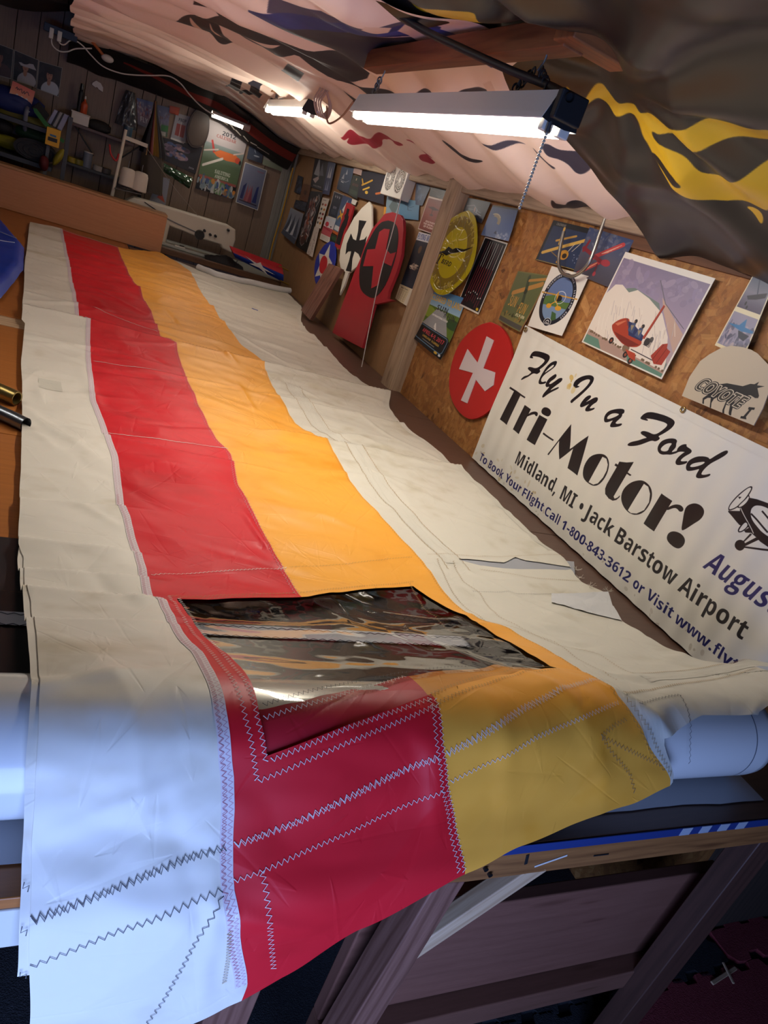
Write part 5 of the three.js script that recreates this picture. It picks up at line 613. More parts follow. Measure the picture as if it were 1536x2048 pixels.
  PG(g, '#9c382a', [0.775, 0.84, 0.825, 0.7, 0.87, 0.675, 0.885, 0.72, 0.93, 0.735, 0.915, 0.88, 0.84, 0.9]); LN(g, '#6e221c', 0.006, [0.84, 0.7, 0.81, 0.86]); LN(g, '#6e221c', 0.006, [0.885, 0.72, 0.86, 0.88]); for (const [x, y] of [[0.31, 0.86], [0.53, 0.93], [0.61, 0.965]]) { EL(g, '#2c2626', x, y, 0.026, 0.034); EL(g, '#8a4a34', x, y, 0.012, 0.016); } PG(g, '#a8412c', [0.5, 0.88, 0.62, 0.88, 0.66, 0.95, 0.58, 0.94]); g.restore();
}, { ppm: 1300, bulge: 0.004, rough: 0.4 });
RP('two-picture framed poster of dark aircraft over stormy water', [-1.521,1.846,-1.445,1.844,-1.417,1.63,-1.528,1.634], (g) => { R(g, '#d6cba8', 0, 0, 1, 1); GR(g, 0.04, 0.03, 0.92, 0.43, '#55606e', '#7a7884', '#4a4258'); PG(g, '#33323c', [0.2, 0.3, 0.6, 0.24, 0.9, 0.2, 0.9, 0.26, 0.6, 0.31, 0.3, 0.34]); LN(g, '#3d4656', 0.03, [0.36, 0.06, 0.55, 0.24]); EL(g, '#1d1b20', 0.3, 0.39, 0.03, 0.025); EL(g, '#1d1b20', 0.4, 0.43, 0.03, 0.02); R(g, '#8d8898', 0.04, 0.52, 0.92, 0.44); speck(g, 23, 70, ['#4c4c60', '#6d6c80', '#a99aa0'], 0.06, 0.66, 0.88, 0.28, 0.06); PG(g, '#2f6e9c', [0.05, 0.68, 0.45, 0.66, 0.6, 0.56, 0.66, 0.66, 0.96, 0.67, 0.96, 0.7, 0.6, 0.72]); PG(g, '#232a3c', [0.5, 0.72, 0.9, 0.74, 0.8, 0.82, 0.6, 0.8]); }, { ppm: 700 });
// flat shaped boards and appliques
function plate(frame, name, label, cat, out, depth, color, { off = 0.004, paint, ppm = 600, rough = 0.45, curvy = false, parts = [], group, m } = {}) {
  const P = pairs(out), x0 = Math.min(...P.map((p) => p[0])), x1 = Math.max(...P.map((p) => p[0])), y0 = Math.min(...P.map((p) => p[1])), y1 = Math.max(...P.map((p) => p[1])), cx = (x0 + x1) / 2;
  const t = thing(name, label, cat, frame === 'R' ? [XW - off, y0, cx] : [cx, y0, ZB + off], frame === 'R' ? -PI / 2 : 0, group);
  const shape = (l, cv) => { const s = new THREE.Shape(), q = pairs(l).map((p) => new THREE.Vector2(p[0] - cx, p[1] - y0)); if (cv) { const c = new THREE.SplineCurve([...q, q[0]]); s.setFromPoints(c.getPoints(q.length * 6)); } else s.setFromPoints(q); return s; };
  const ext = (l, d, z, cv) => { const g = new THREE.ExtrudeGeometry(shape(l, cv), { depth: d, bevelEnabled: d > 0.004, bevelSize: 0.001, bevelThickness: 0.001, bevelSegments: 2, curveSegments: 12 }); g.translate(0, 0, z); const uv = g.attributes.uv, p = g.attributes.position; for (let i = 0; i < uv.count; i++) uv.setXY(i, (p.getX(i) + cx - x0) / (x1 - x0), (p.getY(i)) / (y1 - y0)); return g; };
  let material = m; if (!material) { if (paint) { const [c, g] = canvas(Math.round((x1 - x0) * ppm), Math.round((y1 - y0) * ppm)); g.scale(c.width, c.height); paint(g, (x, y) => [(x - x0) / (x1 - x0), (y1 - y) / (y1 - y0)]); material = phys('#ffffff', rough, { map: canvasTex(c) }); } else material = mat(color, rough); }
  mesh('board', ext(out, depth, 0.001, curvy), material, t);
  parts.forEach(([n, l, c, d, cv, lab], i) => { const q = mesh(n, ext(l, d, depth + 0.0025 + 0.002 * i, cv), mat(c, 0.5), t); if (lab) q.userData.label = lab; });
  return t;
}
plate('R', 'tall_panel', 'tall red panel with a black bottle-like silhouette on the plywood wall', 'panel', [-4.873,1.644,-4.823,1.646,-4.726,1.639,-4.718,1.592,-4.725,1.487,-4.707,1.362,-4.736,1.358,-4.858,1.362,-4.862,1.41,-4.876,1.542], 0.012, '#9c2026', { off: 0.03, parts: [['silhouette', [-4.821,1.613,-4.777,1.612,-4.771,1.577,-4.748,1.568,-4.741,1.518,-4.761,1.482,-4.762,1.382,-4.847,1.381,-4.848,1.456,-4.836,1.509,-4.81,1.547,-4.834,1.565,-4.814,1.58], '#17161a', 0.002, false, 'black silhouette']] });
plate('R', 'roundel', 'tall blue oval board with a white star and a red centre', 'emblem', [-5.031,1.368,-4.939,1.373,-4.857,1.327,-4.808,1.256,-4.801,1.16,-4.869,1.089,-4.964,1.056,-5.084,1.069,-5.182,1.134,-5.218,1.208,-5.175,1.281,-5.113,1.333], 0.006, '#27349a', { off: 0.02, curvy: true, parts: [['star', [-5.004,1.353,-4.957,1.275,-4.848,1.249,-4.899,1.18,-4.929,1.069,-5.023,1.133,-5.128,1.102,-5.095,1.193,-5.182,1.26,-5.053,1.27], '#cfcac0', 0.001, false, 'white star'], ['disc', [-5.041,1.268,-4.979,1.261,-4.943,1.231,-4.937,1.187,-4.973,1.154,-5.037,1.153,-5.081,1.177,-5.096,1.221,-5.079,1.252], '#b3222c', 0.002, true, 'red disc']] });
plate('R', 'cross_board', 'white pointed aerofoil board with a black iron cross', 'board', [-4.465,1.694,-4.404,1.678,-4.279,1.548,-4.253,1.439,-4.327,1.326,-4.45,1.255,-4.456,1.171,-4.488,1.108,-4.51,1.193,-4.505,1.252,-4.618,1.262,-4.68,1.297,-4.717,1.355,-4.718,1.453,-4.639,1.577,-4.556,1.644], 0.010, '#d6d0c2', { off: 0.035, parts: [['cross', [-4.534,1.574,-4.405,1.585,-4.439,1.525,-4.426,1.465,-4.351,1.483,-4.326,1.506,-4.307,1.454,-4.315,1.373,-4.374,1.391,-4.452,1.394,-4.453,1.348,-4.402,1.273,-4.502,1.262,-4.495,1.324,-4.507,1.384,-4.563,1.374,-4.593,1.35,-4.627,1.414,-4.605,1.48,-4.543,1.456,-4.48,1.456,-4.492,1.509], '#1a191b', 0.0015, false, 'black cross']] });
plate('R', 'red_fin', 'tall red tail fin with a black ring and cross, standing on the table edge', 'fin', [-4.138,1.617,-4.093,1.66,-3.991,1.682,-3.875,1.682,-3.817,1.662,-3.768,1.613,-3.694,1.499,-3.684,1.403,-3.702,1.294,-3.69,1.258,-3.598,1.271,-3.838,1.192,-3.824,1.064,-3.815,.941,-4.344,.887,-4.316,1.102,-4.285,1.281,-4.253,1.376,-4.244,1.479,-4.214,1.557], 0.016, '#a2202c', { off: 0.055, parts: [['ring', [-4.008,1.634,-3.909,1.633,-3.833,1.603,-3.779,1.541,-3.751,1.454,-3.768,1.32,-3.851,1.23,-3.973,1.21,-4.1,1.224,-4.179,1.279,-4.224,1.35,-4.227,1.436,-4.173,1.548,-4.107,1.607], '#191719', 0.0012, true, 'black ring'], ['cross', [-4.081,1.559,-4.026,1.585,-3.942,1.593,-3.91,1.49,-3.829,1.477,-3.763,1.498,-3.765,1.421,-3.897,1.419,-3.85,1.302,-3.942,1.259,-4.012,1.375,-4.166,1.345,-4.18,1.442,-4.063,1.464], '#a2202c', 0.001, false, 'red cross on the ring']] });
tag(mesh('pull_cord', tube([[XW - 0.11, 1.98, -3.70], [XW - 0.105, 1.6, -3.72], [XW - 0.10, 1.3, -3.73], [XW - 0.09, 0.90, -3.73]].map((p, i) => { const z = [[-3.842,1.772], [-3.827,1.572], [-3.826,1.368], [-3.685,.837]][i]; return [1.60 + i * 0.007, z[1], z[0]]; }), 0.0028, 50, 6), mat('#c9c2bc', 0.6)), 'thin white pull cord hanging from the fan down past the red fin', 'cord');
plate('R', 'red_oval', 'red oval cloth board with a white four-armed cross beside the big banner', 'board', [-2.699,1.398,-2.607,1.399,-2.519,1.37,-2.454,1.317,-2.419,1.244,-2.424,1.151,-2.469,1.064,-2.562,.999,-2.672,.991,-2.775,1.017,-2.844,1.07,-2.882,1.147,-2.885,1.235,-2.839,1.31,-2.77,1.366], 0.010, '#b51e1e', { off: 0.006, curvy: true, parts: [['cross', [-2.681,1.339,-2.617,1.339,-2.615,1.215,-2.518,1.228,-2.493,1.179,-2.536,1.137,-2.636,1.156,-2.632,1.046,-2.688,1.039,-2.677,1.173,-2.8,1.151,-2.792,1.248,-2.672,1.221], '#cdbfc0', 0.003, false, 'stitched-on white cross']] });
{ // glossy yellow vinyl disc
  const o = [-3.174,1.798,-3.102,1.781,-3.039,1.732,-2.989,1.664,-2.966,1.58,-2.992,1.515,-3.036,1.47,-3.096,1.424,-3.181,1.403,-3.27,1.418,-3.335,1.457,-3.386,1.5,-3.416,1.573,-3.413,1.644,-3.344,1.724,-3.245,1.777];
  plate('R', 'yellow_disc', 'wrinkled glossy yellow vinyl disc with a dark bird logo and ring lettering', 'emblem', o, 0.004, '#c9b400', { off: 0.045, curvy: true, ppm: 900, paint: (g, M) => {
    R(g, '#b5a51e', 0, 0, 1, 1); const c = M(...[-3.189,1.606]), E = (k, col) => { const l = pairs([-3.152,1.763,-3.069,1.727,-3.019,1.653,-3.006,1.573,-3.038,1.506,-3.107,1.454,-3.191,1.432,-3.267,1.451,-3.325,1.498,-3.359,1.57,-3.359,1.653,-3.308,1.717,-3.229,1.758]).map((p) => M(...p)).map(([x, y]) => [c[0] + (x - c[0]) * k, c[1] + (y - c[1]) * k]); g.fillStyle = col; g.beginPath(); const n = l.length, m = (a, b) => [(a[0] + b[0]) / 2, (a[1] + b[1]) / 2]; g.moveTo(...m(l[n - 1], l[0])); l.forEach((p, i) => g.quadraticCurveTo(...p, ...m(p, l[(i + 1) % n]))); g.fill(); };
    E(1.06, '#85712a'); E(0.74, '#b9a822'); const txt = (s, a0, a1, k) => { for (let i = 0; i < s.length; i++) { const a = lerp(a0, a1, i / (s.length - 1)), x = c[0] + 0.40 * Math.cos(a), y = c[1] + 0.40 * Math.sin(a); g.save(); g.translate(x, y); g.rotate(a + (k ? -PI / 2 : PI / 2)); g.scale(0.0009, 0.0009); g.font = 'bold 100px sans-serif'; g.fillStyle = '#b9a74a'; g.fillText(s[i], -32, 36); g.restore(); } };
    txt('GOLDEN CIRCLE', -2.7, -0.35, 0); txt('AIR, INC', 2.1, 1.0, 1);
    const B = (l) => { g.fillStyle = '#17160f'; g.beginPath(); pairs(l).map((p) => M(...p)).forEach((p, i) => (i ? g.lineTo(...p) : g.moveTo(...p))); g.fill(); };
    B([-3.373,1.596,-3.317,1.584,-3.269,1.598,-3.244,1.621,-3.197,1.616,-3.165,1.628,-3.088,1.634,-3.013,1.657,-3.081,1.625,-3.149,1.608,-3.195,1.596,-3.238,1.579,-3.286,1.583,-3.32,1.569]); const p = M(...[-3.258,1.54]), q = M(...[-3.176,1.59]); g.save(); g.translate(p[0], p[1]); TX(g, '#17160f', 'T', -0.17, 0.03, 0.13, 0.13, 'bold 100px serif', -0.3); TX(g, '#17160f', 'BIRD', -0.02, -0.0, 0.24, 0.055, 'bold 100px sans-serif', -0.3); g.restore(); void q;
  }, m: undefined });
}
{ // replace the disc board by a wrinkled, coated surface over the same outline
  const disc = scene.children[scene.children.length - 1], b = disc.children[0]; b.material.roughness = 0.18; b.material.clearcoat = 1; b.material.clearcoatRoughness = 0.06; const [c, g] = canvas(256, 256), r = rng(31); g.fillStyle = '#808080'; g.fillRect(0, 0, 256, 256);
  for (let i = 0; i < 60; i++) { const x = r() * 256, y = r() * 256, a = r() * 3; g.strokeStyle = r() < 0.5 ? 'rgba(255,255,255,0.5)' : 'rgba(0,0,0,0.5)'; g.lineWidth = 2 + r() * 5; g.beginPath(); g.moveTo(x, y); g.quadraticCurveTo(x + 30 * Math.cos(a), y + 30 * Math.sin(a), x + 60 * Math.cos(a + 0.5), y + 60 * Math.sin(a + 0.5)); g.stroke(); } b.material.bumpMap = canvasTex(c, false); b.material.bumpScale = 0.006;
}
{ // plate with the running-animal logo
  const o = [-1.542,1.472,-1.549,1.529,-1.54,1.58,-1.521,1.606,-1.494,1.633,-1.466,1.648,-1.428,1.655,-1.399,1.656,-1.375,1.653,-1.327,1.636,-1.29,1.594,-1.278,1.533,-1.277,1.484,-1.396,1.478];
  plate('R', 'name_plate', 'cream arched plate with a black four-legged animal and outlined lettering behind the banner', 'sign', o, 0.003, '#b9ae98', { off: 0.028, ppm: 1500, paint: (g, M) => {
    R(g, '#b8aa92', 0, 0, 1, 1); const B = (l, col = '#15151a') => { g.fillStyle = col; g.beginPath(); pairs(l).map((p) => M(...p)).forEach((p, i) => (i ? g.lineTo(...p) : g.moveTo(...p))); g.fill(); };
    B([-1.513,1.516,-1.477,1.518,-1.449,1.539,-1.418,1.554,-1.367,1.563,-1.349,1.576,-1.337,1.579,-1.328,1.589,-1.328,1.579,-1.306,1.584,-1.323,1.573,-1.307,1.557,-1.306,1.551,-1.314,1.548,-1.331,1.55,-1.344,1.544,-1.365,1.531,-1.367,1.517,-1.359,1.49,-1.355,1.482,-1.361,1.481,-1.366,1.485,-1.379,1.517,-1.384,1.518,-1.388,1.509,-1.384,1.488,-1.378,1.478,-1.384,1.477,-1.389,1.485,-1.393,1.515,-1.401,1.521,-1.419,1.517,-1.433,1.502,-1.434,1.49,-1.427,1.477,-1.432,1.477,-1.444,1.501,-1.454,1.498,-1.462,1.489,-1.456,1.478,-1.462,1.478,-1.469,1.491,-1.456,1.51,-1.453,1.519,-1.477,1.509,-1.499,1.509]);
    const a = M(...[-1.519,1.512]), b = M(...[-1.339,1.555]), h = M(...[-1.507,1.554]); g.save(); g.translate(a[0], a[1]); const ang = Math.atan2(b[1] - a[1], b[0] - a[0]) * 0; g.rotate(ang); g.transform(1, 0, -0.35, 1, 0, 0); g.font = 'bold 100px sans-serif'; const m = g.measureText('COYOTE').width; g.scale((b[0] - a[0]) / m * 0.95, 0.0026); g.lineJoin = 'round'; g.lineWidth = 20; g.strokeStyle = '#15151a'; g.strokeText('COYOTE', 12, 10); g.lineWidth = 9; g.strokeStyle = '#cfc4ac'; g.fillStyle = '#cfc4ac'; g.strokeText('COYOTE', 12, 10); g.fillStyle = '#3a352e'; g.fillText('COYOTE', 12, 10); g.restore(); void h;
    B([-1.318,1.521,-1.3,1.526,-1.299,1.52,-1.306,1.518,-1.311,1.496,-1.306,1.49,-1.325,1.486,-1.326,1.492,-1.319,1.494,-1.313,1.515,-1.317,1.515]);
  } });
}
// leaning boards, fan, hooked tube
{
  const o = [-4.764,1.251,-4.498,1.264,-4.605,.882,-4.851,.891], P = pairs(o), t = thing('leaning_board', 'dark brown grooved wooden boards leaning on the wall beside the white cross board', 'board', [XW - 0.06, YT, P[3][0]], -PI / 2);
  const A = (i, z) => [P[i][0] - P[3][0], Math.max(P[i][1] - YT, 0.002), z]; for (const k of [0, 1]) { const a = A(0, 0.0), b = A(1, 0.0), c = A(2, 0.07), d = A(3, 0.07), m = (p, q, u) => p.map((v, i) => lerp(v, q[i], u)); const q = [m(a, b, k * 0.5 + 0.01), m(a, b, k * 0.5 + 0.49), m(d, c, k * 0.5 + 0.49), m(d, c, k * 0.5 + 0.01)]; const pos = []; for (const z of [0, 0.022]) q.forEach((p) => pos.push(p[0], p[1], p[2] + z)); const g = new THREE.BufferGeometry(); g.setAttribute('position', new THREE.Float32BufferAttribute(pos, 3)); g.setAttribute('uv', new THREE.Float32BufferAttribute([0.5, 0, 0.5, 0.1, 0, 0.1, 0, 0, 0.5, 0.2, 0.5, 0.3, 0, 0.3, 0, 0.2], 2)); g.setIndex([4, 6, 5, 4, 7, 6, 0, 1, 2, 0, 2, 3, 0, 4, 5, 0, 5, 1, 3, 2, 6, 3, 6, 7, 0, 3, 7, 0, 7, 4, 1, 5, 6, 1, 6, 2]); const gg = g.toNonIndexed(); gg.computeVertexNormals(); mesh('board', gg, brownWood, t); }
}
{
  const q = pairs([-4.28,1.942,-3.973,1.94,-3.838,1.764,-4.147,1.757]), cz = (q[0][0] + q[1][0]) / 2, y0 = (q[2][1] + q[3][1]) / 2, w = 0.5 * (q[1][0] - q[0][0] + q[2][0] - q[3][0]), h = 0.5 * (q[0][1] - q[3][1] + q[1][1] - q[2][1]);
  const t = thing('window_fan', 'white twin window fan with two round dark grilles high on the wall', 'fan', [XW - 0.005, y0, cz], -PI / 2), sh = new THREE.Shape(); sh.moveTo(-w / 2, 0); sh.lineTo(w / 2, 0); sh.lineTo(w / 2, h); sh.lineTo(-w / 2, h); sh.closePath();
  const rr = Math.min(w * 0.235, h * 0.46); for (const s of [-1, 1]) { const k = new THREE.Path(); k.absellipse(s * w * 0.245, h * 0.5, rr, rr, 0, 2 * PI, true); sh.holes.push(k); }
  mesh('case', new THREE.ExtrudeGeometry(sh, { depth: 0.055, bevelEnabled: true, bevelSize: 0.004, bevelThickness: 0.004, bevelSegments: 2, curveSegments: 32 }), whitePlastic, t);
  mesh('back_plate', boxAt(-w / 2 + 0.01, w / 2 - 0.01, 0.01, h - 0.01, 0.0, 0.012), blackGloss, t);
  for (const s of [-1, 1]) { const R_ = []; for (let i = 1; i <= 5; i++) R_.push(new THREE.TorusGeometry(rr * i / 5.2, 0.0022, 5, 40)); for (let i = 0; i < 14; i++) { const a = (i / 14) * 2 * PI; R_.push(cyl([rr * 0.2 * Math.cos(a), rr * 0.2 * Math.sin(a), 0], [rr * Math.cos(a), rr * Math.sin(a), 0], 0.002, 0.002, 5)); } const g = mergeGeometries(R_.map((x) => x.index ? x.toNonIndexed() : x)); g.translate(s * w * 0.245, h * 0.5, 0.052); mesh('grille', g, whitePlastic, t); mesh('hub', cyl([s * w * 0.245, h * 0.5, 0.045], [s * w * 0.245, h * 0.5, 0.058], rr * 0.2), whitePlastic, t); }
}
tag(mesh('bent_tube', tube((() => { const l = pairs([-2.195,1.901,-2.189,1.846,-2.181,1.787,-2.18,1.741,-2.194,1.713,-2.214,1.693,-2.239,1.68,-2.272,1.676,-2.306,1.68,-2.342,1.699,-2.361,1.722,-2.38,1.766,-2.396,1.816]); return l.map((p) => [XW - 0.05, p[1], p[0]]); })(), 0.0065, 90, 10), mat('#9a958c', 0.3, { metalness: 0.85 })), 'bent aluminium tube hooked over the top plate in front of the aeroplane posters', 'tube');

// ---------------------------------------------------------------- the big lettered banner
{
  const zL = -2.437, zR = -0.87, yT = 1.452, yB = 0.868, K = 1150, [c, g] = canvas(Math.round((zR - zL) * K), Math.round((yT - yB) * K));
  const X = (z) => (z - zL) * K, Y = (y) => (yT - y) * K, bg = '#d9d5c9', ink = '#17141a', navy = '#20225e';
  g.fillStyle = bg; g.fillRect(0, 0, c.width, c.height);
  speck(g, 41, 26, ['#bfae86', '#c9bda0'], 0, 0.86 * c.height, c.width * 0.3, 0.14 * c.height, 14); speck(g, 42, 30, ['#b9b0a0'], 0, 0.9 * c.height, c.width, 0.1 * c.height, 9);
  const path = (l, curvy) => { const p = pairs(l).map(([z, y]) => [X(z), Y(y)]), n = p.length, m = (a, b) => [(a[0] + b[0]) / 2, (a[1] + b[1]) / 2]; g.beginPath(); if (!curvy) p.forEach((q, i) => (i ? g.lineTo(...q) : g.moveTo(...q))); else { g.moveTo(...m(p[n - 1], p[0])); for (let i = 0; i < n; i++) g.quadraticCurveTo(...p[i], ...m(p[i], p[(i + 1) % n])); } g.closePath(); };
  const cv = (l, col = ink) => { path(l, true); g.fillStyle = col; g.fill(); if (col === ink) { g.strokeStyle = ink; g.lineWidth = 2; g.stroke(); } }, sh = (l, col = ink) => { path(l, false); g.fillStyle = col; g.fill(); };
  // brush script line
  cv([-2.331,1.351,-2.334,1.356,-2.331,1.372,-2.318,1.383,-2.282,1.391,-2.244,1.396,-2.218,1.396,-2.208,1.387,-2.214,1.369,-2.23,1.348,-2.247,1.331,-2.233,1.329,-2.246,1.313,-2.259,1.312,-2.271,1.308,-2.289,1.288,-2.306,1.278,-2.33,1.258,-2.329,1.267,-2.318,1.28,-2.299,1.288,-2.288,1.299,-2.279,1.31,-2.316,1.31,-2.317,1.317,-2.301,1.323,-2.262,1.328,-2.242,1.352,-2.232,1.371,-2.241,1.375,-2.268,1.374,-2.302,1.368,-2.327,1.36,-2.306,1.358]);
  cv([-2.163,1.393,-2.16,1.376,-2.178,1.351,-2.201,1.327,-2.21,1.309,-2.206,1.298,-2.192,1.297,-2.177,1.308,-2.173,1.302,-2.195,1.289,-2.21,1.286,-2.219,1.291,-2.22,1.309,-2.215,1.334,-2.202,1.365,-2.181,1.385]); cv([-2.171,1.377,-2.182,1.369,-2.199,1.343,-2.205,1.33,-2.186,1.349,-2.17,1.368], bg);
  cv([-2.141,1.35,-2.13,1.345,-2.137,1.332,-2.156,1.315,-2.157,1.303,-2.145,1.307,-2.125,1.327,-2.111,1.343,-2.096,1.349,-2.093,1.34,-2.107,1.321,-2.128,1.296,-2.134,1.284,-2.114,1.3,-2.095,1.315,-2.094,1.309,-2.118,1.288,-2.139,1.269,-2.156,1.249,-2.163,1.251,-2.161,1.267,-2.147,1.292,-2.148,1.299,-2.16,1.291,-2.169,1.292,-2.173,1.301,-2.169,1.321,-2.155,1.338]);
  cv([-2.016,1.342,-2.026,1.349,-2.024,1.365,-2.008,1.383,-1.987,1.397,-1.962,1.406,-1.943,1.407,-1.936,1.4,-1.936,1.386,-1.944,1.366,-1.956,1.346,-1.974,1.32,-1.988,1.303,-1.996,1.288,-2.005,1.292,-2.003,1.299,-1.985,1.325,-1.963,1.354,-1.952,1.375,-1.949,1.391,-1.958,1.394,-1.976,1.387,-1.996,1.372,-2.005,1.357,-2.006,1.351,-1.991,1.355,-2.007,1.343]);
  cv([-1.922,1.347,-1.914,1.343,-1.924,1.326,-1.933,1.313,-1.917,1.327,-1.9,1.345,-1.884,1.353,-1.876,1.349,-1.876,1.339,-1.892,1.324,-1.898,1.312,-1.898,1.306,-1.886,1.31,-1.872,1.319,-1.873,1.312,-1.895,1.297,-1.909,1.292,-1.916,1.295,-1.915,1.306,-1.906,1.323,-1.918,1.313,-1.934,1.297,-1.943,1.295,-1.948,1.302,-1.943,1.321,-1.935,1.337]);
  cv([-1.742,1.362,-1.738,1.352,-1.745,1.348,-1.74,1.339,-1.75,1.321,-1.755,1.31,-1.746,1.308,-1.725,1.321,-1.727,1.311,-1.755,1.294,-1.768,1.291,-1.77,1.303,-1.765,1.318,-1.785,1.301,-1.8,1.294,-1.81,1.3,-1.815,1.314,-1.807,1.332,-1.783,1.347,-1.758,1.359]); cv([-1.752,1.344,-1.784,1.334,-1.801,1.316,-1.797,1.306,-1.78,1.315,-1.761,1.331], bg);
  cv([-1.66,1.362,-1.663,1.366,-1.656,1.382,-1.639,1.394,-1.606,1.402,-1.568,1.407,-1.536,1.407,-1.527,1.4,-1.531,1.383,-1.551,1.358,-1.568,1.341,-1.553,1.34,-1.566,1.324,-1.579,1.324,-1.598,1.305,-1.62,1.287,-1.658,1.268,-1.663,1.273,-1.651,1.286,-1.629,1.299,-1.609,1.315,-1.595,1.324,-1.637,1.322,-1.631,1.333,-1.604,1.339,-1.579,1.339,-1.561,1.361,-1.548,1.385,-1.56,1.39,-1.594,1.385,-1.627,1.377,-1.647,1.371,-1.623,1.37]);
  cv([-1.492,1.359,-1.492,1.349,-1.486,1.34,-1.492,1.325,-1.492,1.319,-1.479,1.329,-1.472,1.337,-1.47,1.331,-1.491,1.313,-1.5,1.311,-1.519,1.3,-1.537,1.302,-1.548,1.313,-1.546,1.333,-1.528,1.349,-1.504,1.36]); cv([-1.502,1.347,-1.523,1.336,-1.534,1.317,-1.53,1.309,-1.515,1.312,-1.504,1.32,-1.507,1.331], bg);
  cv([-1.454,1.363,-1.454,1.356,-1.428,1.356,-1.425,1.348,-1.439,1.333,-1.448,1.317,-1.446,1.311,-1.434,1.315,-1.423,1.322,-1.423,1.315,-1.443,1.3,-1.456,1.297,-1.463,1.304,-1.461,1.318,-1.45,1.338,-1.442,1.343,-1.462,1.338,-1.473,1.33,-1.478,1.334,-1.477,1.346,-1.467,1.357]);
  cv([-1.318,1.4,-1.318,1.392,-1.332,1.371,-1.351,1.348,-1.361,1.325,-1.362,1.31,-1.356,1.308,-1.343,1.315,-1.333,1.324,-1.334,1.315,-1.356,1.298,-1.371,1.294,-1.375,1.303,-1.373,1.323,-1.387,1.311,-1.405,1.299,-1.413,1.299,-1.42,1.31,-1.42,1.325,-1.405,1.344,-1.387,1.354,-1.365,1.36,-1.358,1.355,-1.345,1.375,-1.326,1.399]); cv([-1.367,1.347,-1.394,1.332,-1.408,1.319,-1.407,1.31,-1.392,1.318,-1.372,1.335], bg);
  // heavy two-weight line
  sh([-2.375,1.214,-2.255,1.214,-2.256,1.208,-2.378,1.206]); sh([-2.341,1.209,-2.288,1.208,-2.293,1.077,-2.351,1.078]); sh([-2.24,1.186,-2.19,1.187,-2.194,1.078,-2.245,1.078]); cv([-2.195,1.159,-2.181,1.178,-2.16,1.19,-2.142,1.189,-2.14,1.177,-2.153,1.176,-2.159,1.18,-2.172,1.173,-2.189,1.158,-2.195,1.152]);
  sh([-2.129,1.188,-2.079,1.19,-2.082,1.081,-2.138,1.079]); cv([-2.128,1.203,-2.129,1.214,-2.118,1.224,-2.097,1.228,-2.08,1.223,-2.075,1.213,-2.081,1.201,-2.099,1.198,-2.117,1.198]); sh([-2.067,1.141,-1.997,1.141,-1.999,1.135,-2.068,1.134]);
  sh([-1.972,1.151,-1.946,1.226,-1.897,1.148,-1.886,1.16,-1.841,1.226,-1.802,1.087,-1.861,1.088,-1.88,1.157,-1.923,1.094,-1.966,1.15,-1.987,1.082,-1.995,1.082]);
  cv([-1.754,1.196,-1.726,1.202,-1.699,1.193,-1.684,1.171,-1.68,1.14,-1.688,1.109,-1.708,1.093,-1.738,1.088,-1.768,1.094,-1.786,1.113,-1.794,1.139,-1.787,1.17]); sh([-1.737,1.192,-1.716,1.194,-1.696,1.181,-1.688,1.162,-1.688,1.136,-1.697,1.109,-1.715,1.095,-1.74,1.092], bg);
  sh([-1.66,1.21,-1.63,1.221,-1.603,1.235,-1.61,1.104,-1.602,1.1,-1.594,1.108,-1.589,1.12,-1.587,1.114,-1.593,1.1,-1.605,1.091,-1.627,1.088,-1.65,1.093,-1.66,1.108,-1.662,1.123,-1.659,1.192]); sh([-1.669,1.199,-1.587,1.196,-1.59,1.191,-1.67,1.191]);
  cv([-1.548,1.197,-1.522,1.203,-1.495,1.197,-1.476,1.176,-1.469,1.148,-1.475,1.117,-1.498,1.095,-1.53,1.091,-1.561,1.097,-1.582,1.115,-1.589,1.143,-1.576,1.175]); sh([-1.525,1.195,-1.505,1.195,-1.487,1.179,-1.475,1.155,-1.477,1.126,-1.495,1.103,-1.514,1.094,-1.531,1.095], bg);
  sh([-1.449,1.2,-1.402,1.199,-1.405,1.09,-1.453,1.091]); cv([-1.404,1.174,-1.39,1.193,-1.37,1.202,-1.354,1.2,-1.35,1.192,-1.359,1.185,-1.372,1.189,-1.386,1.186,-1.402,1.166]);
  cv([-1.334,1.227,-1.316,1.233,-1.296,1.229,-1.286,1.217,-1.287,1.199,-1.3,1.178,-1.317,1.145,-1.323,1.144,-1.333,1.169,-1.344,1.192,-1.348,1.21]); cv([-1.342,1.127,-1.319,1.133,-1.298,1.127,-1.29,1.114,-1.295,1.097,-1.308,1.089,-1.331,1.089,-1.351,1.096,-1.355,1.113]);
  // plain lines of text
  const line = (s, col, z0, y0, z1, y1, hgt, font, sl = 0) => { g.save(); g.translate(X(z0), Y(y0)); g.rotate(-Math.atan2(y1 - y0, z1 - z0)); TX(g, col, s, 0, 0, (z1 - z0) * K, hgt * K, font, sl); g.restore(); };
  const A = [-2.158,.973,-.995,.996], B = [-2.385,.882,-.967,.917], C = [-1.202,1.091,-1.027,1.095];
  line('Midland, MI • Jack Barstow Airport', ink, A[0], A[1], A[2], A[3], 0.052, 'bold 100px sans-serif');
  line('To Book Your Flight Call 1-800-843-3612 or Visit www.flyth', navy, B[0], B[1], B[2] + 0.03, B[3], 0.033, 'bold 100px sans-serif');
  { g.save(); g.font = 'bold 100px sans-serif'; const r = g.measureText('August').width / g.measureText('Augu').width; g.restore(); line('August', navy, C[0], C[1], C[0] + (C[2] - C[0]) * r, C[1] + (C[3] - C[1]) * r, 0.06, 'bold 100px sans-serif', -0.22); }
